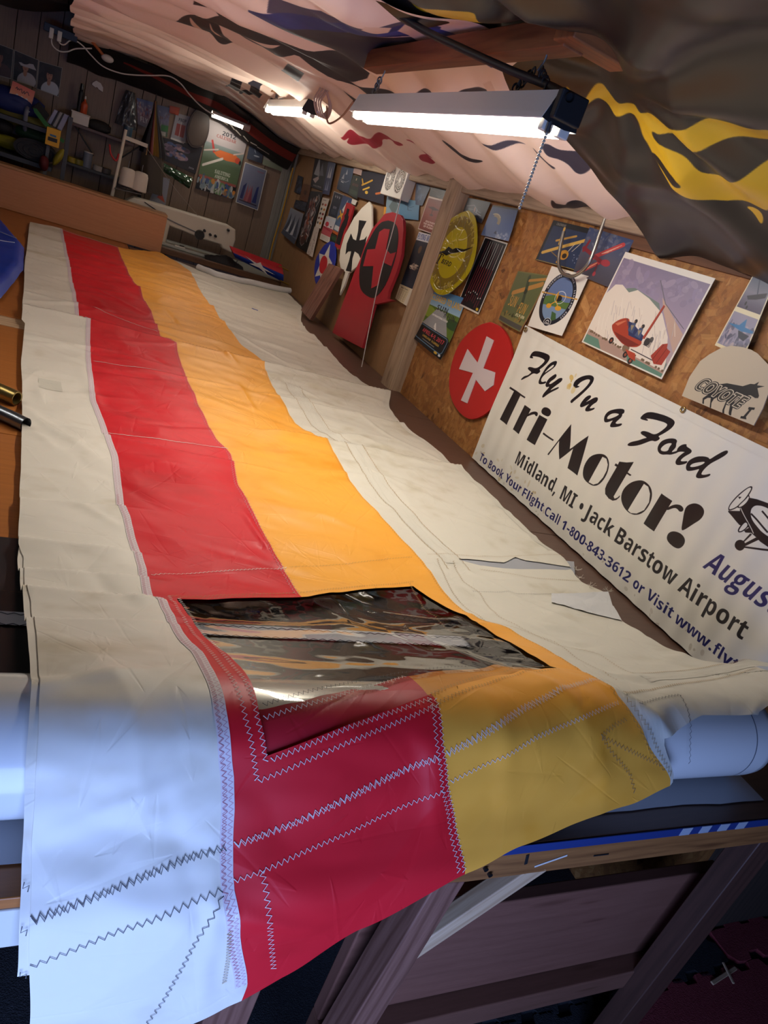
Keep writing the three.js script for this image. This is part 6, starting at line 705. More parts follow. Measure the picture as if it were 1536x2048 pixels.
  // engine drawing at the right edge
  sh([-1.2,1.284,-1.189,1.304,-1.19,1.32,-1.17,1.326,-1.137,1.331,-1.073,1.332,-1.007,1.231,-1.098,1.237,-1.116,1.241,-1.135,1.243,-1.149,1.236,-1.155,1.238,-1.148,1.252,-1.174,1.245,-1.225,1.258,-1.227,1.261,-1.195,1.277]);
  cv([-1.228,1.262,-1.233,1.277,-1.226,1.312,-1.212,1.34,-1.201,1.35,-1.196,1.339,-1.199,1.306,-1.209,1.281,-1.221,1.266]); cv([-1.228,1.265,-1.231,1.278,-1.224,1.31,-1.211,1.339,-1.202,1.346,-1.199,1.338,-1.202,1.307,-1.211,1.282,-1.222,1.268], bg); sh([-1.223,1.307,-1.214,1.311,-1.216,1.303]);
  cv([-1.165,1.284,-1.171,1.299,-1.163,1.314,-1.13,1.321,-1.083,1.314,-1.046,1.258,-1.107,1.259,-1.126,1.264,-1.15,1.271], bg); for (let i = 0; i < 7; i++) { const l = [-1.164,1.286,-1.095,1.267,-1.171,1.297,-1.102,1.278], k = i * 0.022; g.strokeStyle = ink; g.lineWidth = 5; g.beginPath(); g.moveTo(X(l[0] + k), Y(l[1] + k * 0.9)); g.lineTo(X(l[2] + k), Y(l[3] + k * 0.9)); g.stroke(); }
  sh([-1.199,1.284,-1.198,1.286,-1.127,1.246,-1.128,1.244], bg); cv([-1.165,1.226,-1.171,1.233,-1.169,1.255,-1.163,1.264,-1.151,1.256,-1.156,1.236]); cv([-1.165,1.229,-1.168,1.234,-1.167,1.252,-1.163,1.261,-1.153,1.255,-1.158,1.237], bg); cv([-1.212,1.28,-1.198,1.318,-1.198,1.326,-1.19,1.32,-1.189,1.304,-1.198,1.285], ink); cv([-1.209,1.283,-1.197,1.315,-1.197,1.323,-1.191,1.319,-1.191,1.304,-1.199,1.287], bg);
  cv([-1.155,1.192,-1.157,1.204,-1.15,1.212,-1.138,1.214,-1.129,1.207,-1.127,1.196,-1.134,1.187,-1.146,1.186]); sh([-1.141,1.214,-1.136,1.241,-1.13,1.241,-1.137,1.214]); sh([-1.134,1.21,-1.115,1.24,-1.104,1.24,-1.128,1.205]); sh([-1.13,1.204,-1.081,1.226,-1.023,1.255,-1.02,1.25,-1.082,1.22,-1.128,1.2]);
  // a yellow stain
  speck(g, 43, 9, ['#cdb06a', '#d2bd86'], X(-2.06), Y(1.385), 0.05 * K, 0.07 * K, 14);
  const t = thing('lettered_banner', 'big white vinyl banner with black brush and block lettering along the table edge', 'banner', [XW - 0.016, yB, (zL + zR) / 2], -PI / 2), zc = (zL + zR) / 2;
  const f = (u, v) => { const z = lerp(zL, zR, u), y = lerp(yT - 0.022 * Math.sin(u * PI) * 0.4, yB, v); return [z - zc + 0.004 * Math.sin(v * 7), y - yB, 0.004 + 0.0022 * Math.sin(z * 74 + 2 * fbm(z * 4, 1, 3, 2)) * (0.5 + 0.5 * v) + 0.006 * fbm(z * 5, y * 3, 8, 2)]; };
  mesh('sheet', gridGeo(220, 40, f), phys('#ffffff', 0.36, { map: canvasTex(c) }), t);
  mesh('hem', gridGeo(120, 2, (u, v) => { const q = f(u, v * 0.045); q[2] += 0.0012; return q; }), mat('#d6d2c6', 0.4), t);
  for (const z of [zL + 0.018, -1.518]) { const y = yT - 0.014 - yB; mesh('grommet', new THREE.TorusGeometry(0.0075, 0.003, 8, 20).translate(z - zc, y, 0.012), mat('#9a8358', 0.3, { metalness: 0.9 }), t); }
}

// ---------------------------------------------------------------- far end of the shop
const BP = (label, q, paint, o = {}) => quadPoster('B', o.name ?? 'poster', label, o.cat ?? 'poster', q, paint, { ppm: 420, off: 0.005 + 0.0022 * (lay++ % 7), ...o });
const portrait = (hair, dress, skin, sd) => (g) => { R(g, '#1d1a1c', 0, 0, 1, 1); speck(g, sd, 18, ['#2a2426', '#332a2c'], 0, 0, 1, 1, 0.2); EL(g, hair, 0.5, 0.36, 0.22, 0.27); EL(g, dress, 0.58, 0.88, 0.4, 0.3, -0.3); EL(g, skin, 0.5, 0.62, 0.08, 0.12); EL(g, skin, 0.5, 0.4, 0.13, 0.19); EL(g, '#3a2620', 0.44, 0.37, 0.022, 0.014); EL(g, '#3a2620', 0.56, 0.37, 0.022, 0.014); LN(g, '#7a4038', 0.018, [0.47, 0.49, 0.53, 0.49]); EL(g, hair, 0.5, 0.25, 0.16, 0.09); R(g, '#9a968e', 0, 0, 1, 0.022); R(g, '#9a968e', 0, 0.978, 1, 0.022); R(g, '#9a968e', 0, 0, 0.028, 1); R(g, '#9a968e', 0.972, 0, 0.028, 1); };
BP('dark framed portrait photo at the far left of the row of three', [-.61,1.839,-.442,1.838,-.436,1.646,-.601,1.632], portrait('#1a1214', '#4a3030', '#8a5a4a', 3), { name: 'framed_portrait', cat: 'picture', rough: 0.5 });
BP('framed portrait of a woman in a white hat, middle of the row of three', [-.438,1.838,-.279,1.832,-.275,1.649,-.429,1.644], (g) => { portrait('#241a1a', '#a9a6ac', '#a5765e', 4)(g); PG(g, '#b5b2b8', [0.2, 0.34, 0.8, 0.22, 0.95, 0.4, 0.3, 0.42]); EL(g, '#1c1618', 0.46, 0.22, 0.2, 0.11, -0.2); }, { name: 'framed_portrait', cat: 'picture', rough: 0.5 });
BP('framed portrait of a woman in a white dress, right of the row of three', [-.277,1.828,-.121,1.841,-.12,1.643,-.271,1.644], portrait('#1c1213', '#b9c0cc', '#a87a64', 5), { name: 'framed_portrait', cat: 'picture', rough: 0.5 });
BP('bright sunset coloured poster of three bottles hanging off the shelf end', [-.404,1.641,-.262,1.625,-.279,1.483,-.423,1.507], (g) => { GR(g, 0, 0, 1, 1, '#d96a58', '#e39a70', '#7fb0cc'); const r = rng(6); let l = []; for (let i = 0; i < 16; i++) l.push(0.2 + i * 0.04, 0.26 + 0.16 * (r() - 0.5)); LN(g, '#2e1d20', 0.025, l); ['#d9b25a', '#d97a3c', '#3f5fa0'].forEach((c, i) => { const x = 0.32 + i * 0.21; g.fillStyle = c; g.fillRect(x - 0.07, 0.55, 0.14, 0.34); EL(g, '#d9d3c8', x, 0.54, 0.06, 0.07); R(g, '#e5dfd0', x - 0.07, 0.66, 0.14, 0.12); }); R(g, '#d6d2cc', 0, 0.95, 1, 0.05); }, { off: 0.35, ppm: 700 });
BP('colourful air event poster behind the hanging plastic bag', [.405,1.83,.528,1.841,.531,1.65,.445,1.656], (g) => { GR(g, 0, 0, 1, 1, '#4a5f90', '#8a6a74', '#77757a'); speck(g, 24, 40, ['#b58a84', '#5a6a90', '#a9a4a4', '#7a3a3c'], 0, 0.1, 1, 0.5, 0.08); TX(g, '#c9c6c0', 'FLY', 0.2, 0.85, 0.6, 0.2); });
BP('small poster with blue sky and green field right of the closed umbrella', [.558,1.836,.658,1.848,.673,1.639,.608,1.631], (g) => { GR(g, 0, 0, 1, 1, '#4c5878', '#6d6a84', '#3e5a40'); speck(g, 25, 24, ['#8a8a94', '#4a5a70', '#6a4a4a'], 0, 0.2, 1, 0.5, 0.08); R(g, '#2f6a34', 0.3, 0.62, 0.7, 0.2); R(g, '#aaa49c', 0.0, 0.85, 0.8, 0.14); });
BP('small orange-red flyer above the umbrella posters', [.648,1.862,.724,1.874,.724,1.816,.653,1.812], (g) => { R(g, '#9a3a24', 0, 0, 1, 1); for (let i = 0; i < 4; i++) R(g, '#b9583c', 0.1, 0.2 + i * 0.18, 0.8, 0.08); });
BP('small white and red event poster left of the brown oval', [.706,1.829,.815,1.84,.817,1.634,.701,1.635], (g) => { R(g, '#8d8c92', 0, 0, 1, 1); TX(g, '#2c2e3a', 'PROP', 0.25, 0.26, 0.55, 0.12); R(g, '#8a3a34', 0.2, 0.36, 0.6, 0.44); LN(g, '#c9c4bc', 0.04, [0.48, 0.3, 0.5, 0.8]); R(g, '#c5c2bc', 0, 0.93, 1, 0.07); });
BP('dark space scene calendar with a pale nebula below the small posters', [.628,1.626,.954,1.658,.942,1.446,.656,1.469], (g) => { R(g, '#19171d', 0, 0, 1, 1); for (let i = 0; i < 40; i++) { const k = i / 40; EL(g, ['#5a4a5c', '#7a6478', '#92787c', '#3e5078'][i % 4], 0.12 + 0.5 * hash(i, 1, 2), 0.15 + 0.55 * hash(i, 2, 2), 0.1 * (1 - k) + 0.02, 0.08 * (1 - k) + 0.02); } TX(g, '#9a96a0', '2014', 0.78, 0.88, 0.14, 0.06); });
BP('big 2012 poster of a red and white aeroplane over a green airfield', [.962,1.872,1.286,1.877,1.286,1.356,.965,1.343], (g) => { R(g, '#a49a98', 0, 0, 1, 0.36); GR(g, 0, 0.3, 1, 0.5, '#7a8482', '#4a5a40', '#4f6440'); TX(g, '#26242c', '2012', 0.36, 0.145, 0.36, 0.06); TX(g, '#8a3c34', 'CALENDAR', 0.24, 0.2, 0.5, 0.045, 'bold 100px serif'); PG(g, '#a83a34', [0.14, 0.26, 0.18, 0.25, 0.3, 0.42, 0.24, 0.43]); PG(g, '#c4622e', [0.25, 0.42, 0.4, 0.36, 0.8, 0.36, 0.92, 0.4, 0.9, 0.46, 0.6, 0.48, 0.35, 0.46]); LN(g, '#c9bfb4', 0.04, [0.06, 0.64, 0.5, 0.47]); LN(g, '#b9a49a', 0.022, [0.02, 0.43, 0.35, 0.36]); LN(g, '#b9a49a', 0.022, [0.75, 0.36, 0.98, 0.3]); EL(g, '#b5432c', 0.88, 0.43, 0.07, 0.045); EL(g, '#241f22', 0.95, 0.45, 0.03, 0.035); TX(g, '#c9cabc', 'SALUTING', 0.38, 0.7, 0.4, 0.05, 'bold 100px serif'); TX(g, '#c9cabc', 'AMERICA', 0.4, 0.765, 0.36, 0.045, 'bold 100px serif'); R(g, '#8e4a40', 0.02, 0.78, 0.96, 0.035); speck(g, 26, 60, ['#3a4f7a', '#c57a2c', '#7e8a8c', '#5a7a4a', '#b5b0aa'], 0.02, 0.83, 0.96, 0.15, 0.07); });
BP('narrow grey-blue sailing poster right of the 2012 poster', [1.31,1.874,1.425,1.886,1.443,1.699,1.313,1.695], (g) => { GR(g, 0, 0, 1, 1, '#5a6674', '#3a4458', '#39404e'); PG(g, '#8a93a0', [0.4, 0.6, 0.35, 0.4, 0.55, 0.7]); EL(g, '#aab0b8', 0.6, 0.78, 0.2, 0.03); TX(g, '#7d8894', 'SAIL', 0.2, 0.15, 0.5, 0.1); });
BP('pale poster of a dark red swept-wing shape beside the corner', [1.44,1.842,1.631,1.849,1.636,1.693,1.45,1.694], (g) => { R(g, '#8a857c', 0, 0, 1, 1); R(g, '#78806a', 0, 0.7, 1, 0.3); PG(g, '#3a2224', [0.12, 0.08, 0.35, 0.3, 0.5, 0.36, 0.92, 0.16, 0.7, 0.4, 0.5, 0.52, 0.34, 0.42]); PG(g, '#7e2a2a', [0.3, 0.3, 0.5, 0.36, 0.75, 0.3, 0.5, 0.5]); TX(g, '#4a4640', 'R5', 0.3, 0.72, 0.2, 0.2); });
BP('tall framed print of red and blue sailing boats in a white edge frame', [1.306,1.665,1.5,1.663,1.505,1.334,1.307,1.34], (g) => { R(g, '#c9c6c0', 0, 0, 1, 1); GR(g, 0.03, 0.015, 0.94, 0.97, '#707488', '#6b7086', '#5a6078'); PG(g, '#28305a', [0.12, 0.86, 0.16, 0.55, 0.28, 0.45, 0.24, 0.86]); for (const x of [0.34, 0.44, 0.52]) PG(g, ['#8a4a50', '#9a5a5c', '#7e3c48'][Math.round(x * 10) % 3], [x - 0.06, 0.9, x + 0.02, 0.46, x + 0.12, 0.9]); PG(g, '#2c3468', [0.66, 0.86, 0.74, 0.48, 0.82, 0.44, 0.84, 0.86]); R(g, '#3c3440', 0.1, 0.89, 0.8, 0.03); TX(g, '#9a4a54', 'YACHT', 0.6, 0.12, 0.3, 0.03); }, { name: 'framed_print', cat: 'picture', rough: 0.15 });
BP('white sheet with an orange triangle behind the sewing machine', [.669,1.346,.745,1.352,.751,1.131,.621,1.138], (g) => { R(g, '#8f919c', 0, 0, 1, 1); PG(g, '#b5482c', [0.6, 0.55, 0.95, 0.85, 0.35, 0.75]); }, { off: 0.1 });
plate('B', 'protractor', 'white half-round protractor pinned on the back wall panelling', 'protractor', [.087,1.804,.089,1.818,.111,1.84,.143,1.835,.164,1.812,.167,1.783,.136,1.79,.128,1.799,.118,1.799,.114,1.794], 0.004, '#d0cdc8', { off: 0.02 });
plate('B', 'oval_board', 'dark brown oval board or basket lid on the back wall', 'board', [.864,1.918,.915,1.919,.953,1.871,.97,1.781,.958,1.695,.917,1.647,.86,1.635,.82,1.677,.804,1.752,.813,1.835,.835,1.89], 0.012, '#2c1f18', { off: 0.03, curvy: true, parts: [['rim', [.87,1.91,.909,1.909,.942,1.867,.958,1.781,.948,1.703,.914,1.659,.865,1.65,.829,1.688,.815,1.752,.823,1.831,.841,1.883], '#382a20', 0.003, true, 'lighter brown face']] });
{ // hanging plastic bag, closed umbrella
  const q = pairs([.319,1.848,.385,1.859,.438,1.629,.277,1.582]), t = thing('plastic_bag', 'grey translucent plastic bag hanging from a nail on the back wall', 'bag', [(q[0][0] + q[3][0]) / 2, q[3][1], -6.52]), ox = (q[0][0] + q[3][0]) / 2;
  mesh('bag', gridGeo(30, 30, (u, v) => { const a = lerp(q[0][0], q[3][0], Math.pow(v, 0.7)), b = lerp(q[1][0], q[2][0], v), y = lerp((q[0][1] + q[1][1]) / 2, (q[2][1] + q[3][1]) / 2, v); return [lerp(a, b, u) - ox, y - q[3][1], 0.03 * Math.sin(u * PI) + 0.025 * fbm(u * 6, v * 5, 31)]; }), phys('#4b4d52', 0.25, { transmission: 0.25 }), t);
  const P = pairs([.526,1.851,.565,1.525,.614,1.214]), u = thing('closed_umbrella', 'closed black umbrella with red and yellow panels hanging point up', 'umbrella', [P[2][0], P[2][1], -6.4]), H = P[0][1] - P[2][1], dx = P[0][0] - P[2][0];
  const fold = (a0, a1, y0, y1, m, n) => mesh(n, gridGeo(14, 30, (uu, v) => { const y = lerp(y0, y1, v), a = lerp(a0, a1, uu), r = 0.012 + 0.075 * smooth(H, H * 0.35, y) * (1 + 0.28 * Math.sin(a * 8)); return [dx * (y / H) + r * Math.cos(a), y, 0.6 * r * Math.sin(a)]; }), m, u);
  fold(0, 1.1, H * 0.42, H, mat('#19161a', 0.6), 'black_panel'); fold(1.1, 1.6, H * 0.42, H, mat('#8a6a24', 0.6), 'yellow_panel'); fold(1.6, 2.1, H * 0.42, H, mat('#6e2a26', 0.6), 'red_panel'); fold(2.1, 2 * PI, H * 0.42, H, mat('#19161a', 0.6), 'black_panel'); fold(0, 2 * PI, 0.0, H * 0.42, phys('#4a4138', 0.6), 'sleeve'); mesh('tip', cyl([dx, H, 0], [dx * 1.03, H + 0.05, 0], 0.006, 0.003), black, u);
  const s = pairs([.661,1.454,.781,1.465,.904,1.416,.895,1.33,.774,1.351,.674,1.392]), bag = thing('green_bag', 'crumpled shiny green plastic packet below the space calendar', 'bag', [s[4][0], s[3][1], -6.45]);
  const G = gridGeo(26, 16, (a, v) => { const top = [lerp(s[0][0], s[2][0], a), lerp(s[0][1], s[2][1], a)], bot = [lerp(s[5][0], s[3][0], a), lerp(s[5][1], s[3][1], a)]; return [lerp(top[0], bot[0], v) - s[4][0], lerp(top[1], bot[1], v) - s[3][1], 0.03 * Math.sin(v * PI) + 0.035 * fbm(a * 9, v * 6, 33)]; }); mesh('packet', G, phys('#2c4a30', 0.2, { clearcoat: 0.6 }), bag);
}
// plywood box on the left table, with its lid board
{
  const x0 = -1.28, x1 = 0.70, t = thing('plywood_box', 'long low plywood box across the far end of the left table', 'box', [(x0 + x1) / 2, YT, -5.86]), w = (x1 - x0) / 2;
  mesh('front_board', boxAt(-w, w, 0.002, 0.262, 0.045, 0.063, 0.002), boxPly, t); mesh('back_board', boxAt(-w, w, 0.002, 0.262, -0.09, -0.072, 0.002), boxPly, t); for (const s of [-1, 1]) mesh('end_board', boxAt(s * w, s * (w - 0.018), 0.002, 0.262, -0.071, 0.044, 0.002), boxPly, t); mesh('top_board', boxAt(-w, w, 0.263, 0.279, -0.092, 0.066, 0.002), wood('#b98a5c', '#9a6c42', 44, 0.5, 0), t);
}
// sewing table and machine
{
  const t = thing('sewing_table', 'sewing machine table with a thick wooden front edge and pale grey top', 'table', [1.1, 0, -6.15]);
  mesh('wooden_edge', boxAt(-0.40, 0.56, 0.86, 0.905, 0.26, 0.30, 0.004), wood('#6e4a2c', '#47301c', 45, 0.5, 2), t); mesh('table_top', boxAt(-0.40, 0.56, 0.872, 0.902, -0.28, 0.259, 0.002), mat('#8e9088', 0.5), t); for (const [x, z] of [[-0.36, 0.2], [0.5, 0.2], [-0.36, -0.24], [0.5, -0.24]]) mesh('leg', boxAt(x - 0.02, x + 0.02, 0, 0.871, z - 0.02, z + 0.02, 0.002), black, t);
  const o = pairs([.43,1.114,.473,1.145,.58,1.15,.898,1.155,1.183,1.159,1.236,1.145,1.252,1.08,1.247,.99,1.187,1,1.163,1.026,1.036,1.025,.858,1.04,.746,1.047,.741,.894,.632,.88,.577,1.083,.475,1.095]), s = new THREE.Shape(); const bx = 1.0, by = 0.903; o.forEach((p, i) => (i ? s.lineTo(p[0] - bx, Math.max(0.004, p[1] - by)) : s.moveTo(p[0] - bx, p[1] - by)));
  const m = thing('sewing_machine', 'long-arm white industrial sewing machine behind the plywood box', 'sewing machine', [bx, by, -6.08]), ivory = mat('#d6cfbc', 0.35);
  mesh('arm', new THREE.ExtrudeGeometry(s, { depth: 0.08, bevelEnabled: true, bevelSize: 0.012, bevelThickness: 0.016, bevelSegments: 3 }).translate(0, 0.014, -0.04), ivory, m); mesh('bed', boxAt(-0.30, 0.33, 0.001, 0.022, -0.08, 0.10, 0.005), mat('#a9aca2', 0.4), m);
  const k = pairs([.984,1.053,1.013,1.094,1.062,1.079,1.103,1.08,1.188,1.152,.577,1.132,.856,.928]).map((p) => [p[0] - bx, p[1] - by]); mesh('thread_wheel', cyl([k[0][0], k[0][1], 0.06], [k[0][0], k[0][1], 0.085], 0.038, 0.034), blackGloss, m); for (const i of [1, 2, 3, 4]) mesh('knob', cyl([k[i][0], k[i][1], 0.055], [k[i][0], k[i][1], 0.09], 0.011, 0.008), black, m); mesh('lever', beam([k[5][0] - 0.03, k[5][1] + 0.03, 0.06], [k[5][0] + 0.06, k[5][1], 0.062], 0.012, 0.006), black, m); mesh('needle_bar', cyl([0.325, 0.06, 0.0], [0.325, 0.012, 0.0], 0.004), steel, m); mesh('latch', boxAt(k[6][0] - 0.04, k[6][0] + 0.04, 0.02, 0.03, 0.08, 0.1, 0.003), whitePlastic, m); mesh('latch_catch', boxAt(k[6][0] - 0.005, k[6][0] + 0.03, 0.03, 0.038, 0.084, 0.096, 0.002), black, m);
  const L = pairs([.579,1.125,1.008,1.06]).map((p) => [p[0] - bx, p[1] - by]); mesh('hose', tube([[L[0][0], L[0][1], 0.065], [(L[0][0] + L[1][0]) / 2, (L[0][1] + L[1][1]) / 2 - 0.006, 0.066], [L[1][0], L[1][1], 0.065]], 0.004, 20, 6), steel, m);
  const b = pairs([1.044,.963,1.179,.996,1.272,.968,1.351,.929,1.161,.931,1.067,.937]), bc = thing('cloth_bundle', 'small crumpled black cloth on the sewing table edge', 'cloth', [b[3][0], 0.905, -5.95]); mesh('cloth', gridGeo(24, 10, (u, v) => { const x = lerp(b[0][0], b[3][0], u) - b[3][0]; return [x, 0.001 + (0.03 + 0.05 * fbm(u * 6, v * 3, 3)) * Math.sin(v * PI) * Math.pow(Math.sin(0.15 + u * 2.8), 0.7), lerp(0.05, -0.06, v)]; }), mat('#1c1c20', 0.7), bc);
}
{ // windsock-like roll
  const A = pairs([1.182,1.063,1.246,.989,1.614,1.041,1.664,.914,1.784,1.065]), ax = A[0], t = thing('star_windsock', 'flat red and blue windsock roll with a white star on the sewing table end', 'windsock', [(A[0][0] + A[2][0]) / 2, Math.min(A[1][1], A[3][1]), -5.80]), bx = (A[0][0] + A[2][0]) / 2, by = Math.min(A[1][1], A[3][1]);
  const f = (u, v) => { const t0 = [lerp(A[0][0], A[2][0], u), lerp(A[0][1], A[2][1], u)], b0 = [lerp(A[1][0], A[3][0], u), lerp(A[1][1], A[3][1], u)], a = v * PI; return [lerp(t0[0], b0[0], v) - bx, lerp(t0[1], b0[1], v) - by, 0.035 * Math.sin(a) - 0.01]; };
  const sub = (v0, v1, m, n) => mesh(n, gridGeo(30, 8, (u, v) => f(u, lerp(v0, v1, v))), m, t); sub(0, 0.52, mat('#b3202a', 0.5), 'red_cloth'); sub(0.52, 1, mat('#2340a0', 0.5), 'blue_cloth'); mesh('back_cloth', gridGeo(20, 6, (u, v) => { const q = f(u, v); q[2] = -0.012 - 0.03 * Math.sin(v * PI); return q; }), mat('#7c1a24', 0.5), t);
  const st = new THREE.Shape(); for (let i = 0; i < 10; i++) { const a = PI / 2 + (i * PI) / 5, r = i % 2 ? 0.03 : 0.09, p = f(0.5, 0.68); const X = p[0] + r * 1.6 * Math.cos(a), Y = p[1] + r * 0.35 * Math.sin(a) - r * 0.45 * Math.cos(a); i ? st.lineTo(X, Y) : st.moveTo(X, Y); } mesh('white_star', new THREE.ExtrudeGeometry(st, { depth: 0.002, bevelEnabled: false }).translate(0, 0, 0.03), mat('#d0ccc8', 0.5), t);
  for (const v of [0.12, 0.95]) { const p = f(1, v); mesh('brass_rod', cyl([p[0] - 0.03, p[1], 0], [p[0] + 0.06, p[1] - 0.012, 0], 0.006), mat('#b3954a', 0.3, { metalness: 0.9 }), t); } void ax;
}
{ // thread stand with two cones
  const Z = -6.06, q = pairs([.339,1.594,.32,1.118,.338,1.543,.501,1.538,.331,1.191,.516,1.206,.399,1.351,.404,1.226,.494,1.354,.494,1.22]), bx = q[1][0], by = q[1][1] - 0.08, L = (i, z = 0) => [q[i][0] - bx, q[i][1] - by, z];
  const t = thing('thread_stand', 'white thread stand with a cross arm and two big white thread cones', 'thread stand', [bx, by, Z]), iv = mat('#d3ccba', 0.45); const base = L(1); base[1] = 0;
  mesh('pole', cyl(base, L(0), 0.013, 0.011), iv, t); mesh('top_arm', beam(L(2), L(3), 0.012, 0.026, V3(0, 1, 0), 0.002), iv, t); mesh('spool_tray', beam(L(4), L(5), 0.09, 0.008, V3(0, 1, 0), 0.002), mat('#5a5650', 0.5), t); mesh('guide', cyl(L(3), [L(3)[0], L(3)[1] - 0.06, 0], 0.004), mat('#8a6a3c', 0.4), t);
  const cone = lathe([[0, 0], [0.052, 0], [0.055, 0.012], [0.052, 0.16], [0.044, 0.192], [0.026, 0.2], [0, 0.2]], 28); for (const [a, b] of [[6, 7], [8, 9]]) { const B = L(b), A_ = L(a), h = A_[1] - B[1]; const c = cone.clone().scale(1, h / 0.2, 1).translate(B[0], B[1], 0.0); const k = mesh('thread_cone', c, mat('#d8d0c2', 0.75), t); mesh('cone_base', cyl([B[0], B[1] - 0.008, 0], [B[0], B[1] - 0.001, 0], 0.03), black, k); mesh('spool_pin', cyl([A_[0], A_[1], 0], [A_[0], A_[1] + 0.05, 0], 0.003), steel, k); }
  const r = L(0); mesh('red_ribbon', tube([[r[0] - 0.09, r[1] - 0.13, 0.02], [r[0] - 0.07, r[1] - 0.19, 0.025], [r[0] - 0.03, r[1] - 0.22, 0.02], [r[0] - 0.02, r[1] - 0.17, 0.018]], 0.007, 20, 6), mat('#b32024', 0.5), t);
  const e = [.494,1.526,.981,1.161]; mesh('thread', tube([[e[0] - bx, e[1] - by, 0], [(e[0] + e[2]) / 2 - bx, (e[1] + e[3]) / 2 - by - 0.02, 0], [e[2] - bx, e[3] - by, 0]], 0.0018, 30, 4), mat('#8d8478', 0.7), t);
}
// steel rack with cloth bundles at the left, wall shelf with bottles
function bundle(name, label, a, b, r, m, seed, cat = 'cloth roll') {
  const t = thing(name, label, cat, [(a[0] + b[0]) / 2, Math.min(a[1], b[1]) - r, a[2]]), o = t.position, len = Math.hypot(b[0] - a[0], b[1] - a[1]);
  mesh('rolled_cloth', gridGeo(28, 26, (u, v) => { const k = 2 * PI * u, e = Math.pow(Math.sin(PI * clamp(v, 0.02, 0.98)), 0.28), rr = r * e * (0.8 + 0.42 * fbm(3 + Math.cos(k) * 1.5 + v * 5 * len, 4 + Math.sin(k) * 1.5, seed, 3)); return [lerp(a[0], b[0], v) - o.x, lerp(a[1], b[1], v) - o.y + rr * Math.sin(k), a[2] - o.z + rr * 0.9 * Math.cos(k)]; }), m, t); return t;
}
{
  const z = -6.2, S1 = [-.451,1.42,-.145,1.42], S2 = [-.425,1.179,-.114,1.186], p1 = [-.019,1.527,-.021,1.173], p2 = [-.137,1.411,-.109,1.151];
  const rackSteel = mat('#45474b', 0.5, { metalness: 0.3 }); const t = thing('shelf_rack', 'steel rack with two shelves of rolled cloth at the left of the back wall', 'shelf', [-0.4, 0, z]);
  const y1 = (S1[1] + S1[3]) / 2, y2 = (S2[1] + S2[3]) / 2, zz = -6.15 - z; mesh('shelf_board', boxAt(-0.8, S1[2] + 0.4 + 0.02, y1 - 0.03, y1, zz - 0.36, zz, 0.002), rackSteel, t); mesh('shelf_board', boxAt(-0.8, S2[2] + 0.4 + 0.02, y2 - 0.03, y2, zz - 0.36, zz, 0.002), rackSteel, t);
  mesh('post', boxAt(p1[0] + 0.385, p1[0] + 0.415, 0, p1[1] + 0.02, zz - 0.03, zz, 0.002), rackSteel, t); mesh('post', boxAt(p2[0] + 0.39, p2[0] + 0.415, 0, p2[1], zz - 0.03, zz, 0.002), mat('#5a5c60', 0.5), t); mesh('post', boxAt(-0.82, -0.79, 0, y1 + 0.3, zz - 0.03, zz, 0.002), rackSteel, t);
  const at = (l, y, zz = -6.31) => { const p = pairs(l); return [[p[0][0], y, zz], [p[1][0], y, zz]]; };
  let q = at([-.586,1.476,-.193,1.465], y1 + 0.1); bundle('cloth_roll', 'long navy blue cloth roll with a pale strap on the top shelf', q[0], q[1], 0.085, mat('#1e2a66', 0.6), 3); const s = pairs([-.291,1.448])[0]; const last = scene.children[scene.children.length - 1]; mesh('strap', new THREE.TorusGeometry(0.088, 0.016, 6, 24).scale(1, 1, 1).rotateY(PI / 2 - 0.1).translate(s[0] - last.position.x, s[1] - last.position.y - 0.005, 0), mat('#8d8f9c', 0.6), last);
  q = at([-.49,1.353,-.155,1.374], y2 + 0.235); bundle('cloth_roll', 'long olive yellow cloth roll at the top of the lower shelf', q[0], q[1], 0.05, mat('#6e641c', 0.6), 5);
  q = at([-.355,1.319,-.143,1.334], y2 + 0.165); bundle('cloth_roll', 'dark green cloth roll lying on the charcoal roll', q[0], q[1], 0.055, mat('#1d3f22', 0.6), 7);
  q = at([-.482,1.19,-.306,1.218], y2 + 0.06); bundle('cloth_roll', 'bright yellow cloth roll at the left end of the lower shelf', q[0], q[1], 0.045, mat('#8f861a', 0.6), 9);
  q = at([-.514,1.263,-.373,1.261], y2 + 0.155); bundle('cloth_roll', 'black cloth roll stacked behind the bright yellow roll', q[0], q[1], 0.05, mat('#1b181a', 0.7), 11);
  { const c = pairs([-.216,1.278])[0], g = thing('cloth_roll', 'charcoal cloth roll showing its spiral end on the lower shelf', 'cloth roll', [c[0], y2 + 0.012, -6.19]); const sp = []; for (let i = 0; i < 90; i++) { const a = i * 0.24, r = 0.010 + i * 0.00095; sp.push([1.5 * r * Math.cos(a), 0.06 + 0.72 * r * Math.sin(a), 0.02]); } mesh('spiral_end', tube(sp, 0.0042, 260, 5), mat('#34343c', 0.7), g); mesh('roll_body', cyl([0, 0.06, 0.018], [0, 0.06, -0.22], 0.098).scale(1.4, 1, 1).scale(1, 0.7, 1).translate(0, 0.018, 0), mat('#24242a', 0.7), g); }
  { const c = pairs([-.112,1.326])[0], g = thing('tape_box', 'small yellow box with black print on the rack post', 'box', [c[0], c[1], -6.12]); mesh('box', boxAt(-0.045, 0.045, 0.0, 0.115, -0.04, 0.04, 0.003), mat('#d9a418', 0.5), g); mesh('print', boxAt(-0.03, 0.03, 0.03, 0.055, 0.041, 0.042), black, g); mesh('print', boxAt(-0.02, 0.02, 0.062, 0.075, 0.041, 0.042), mat('#3a6a8a', 0.5), g); }
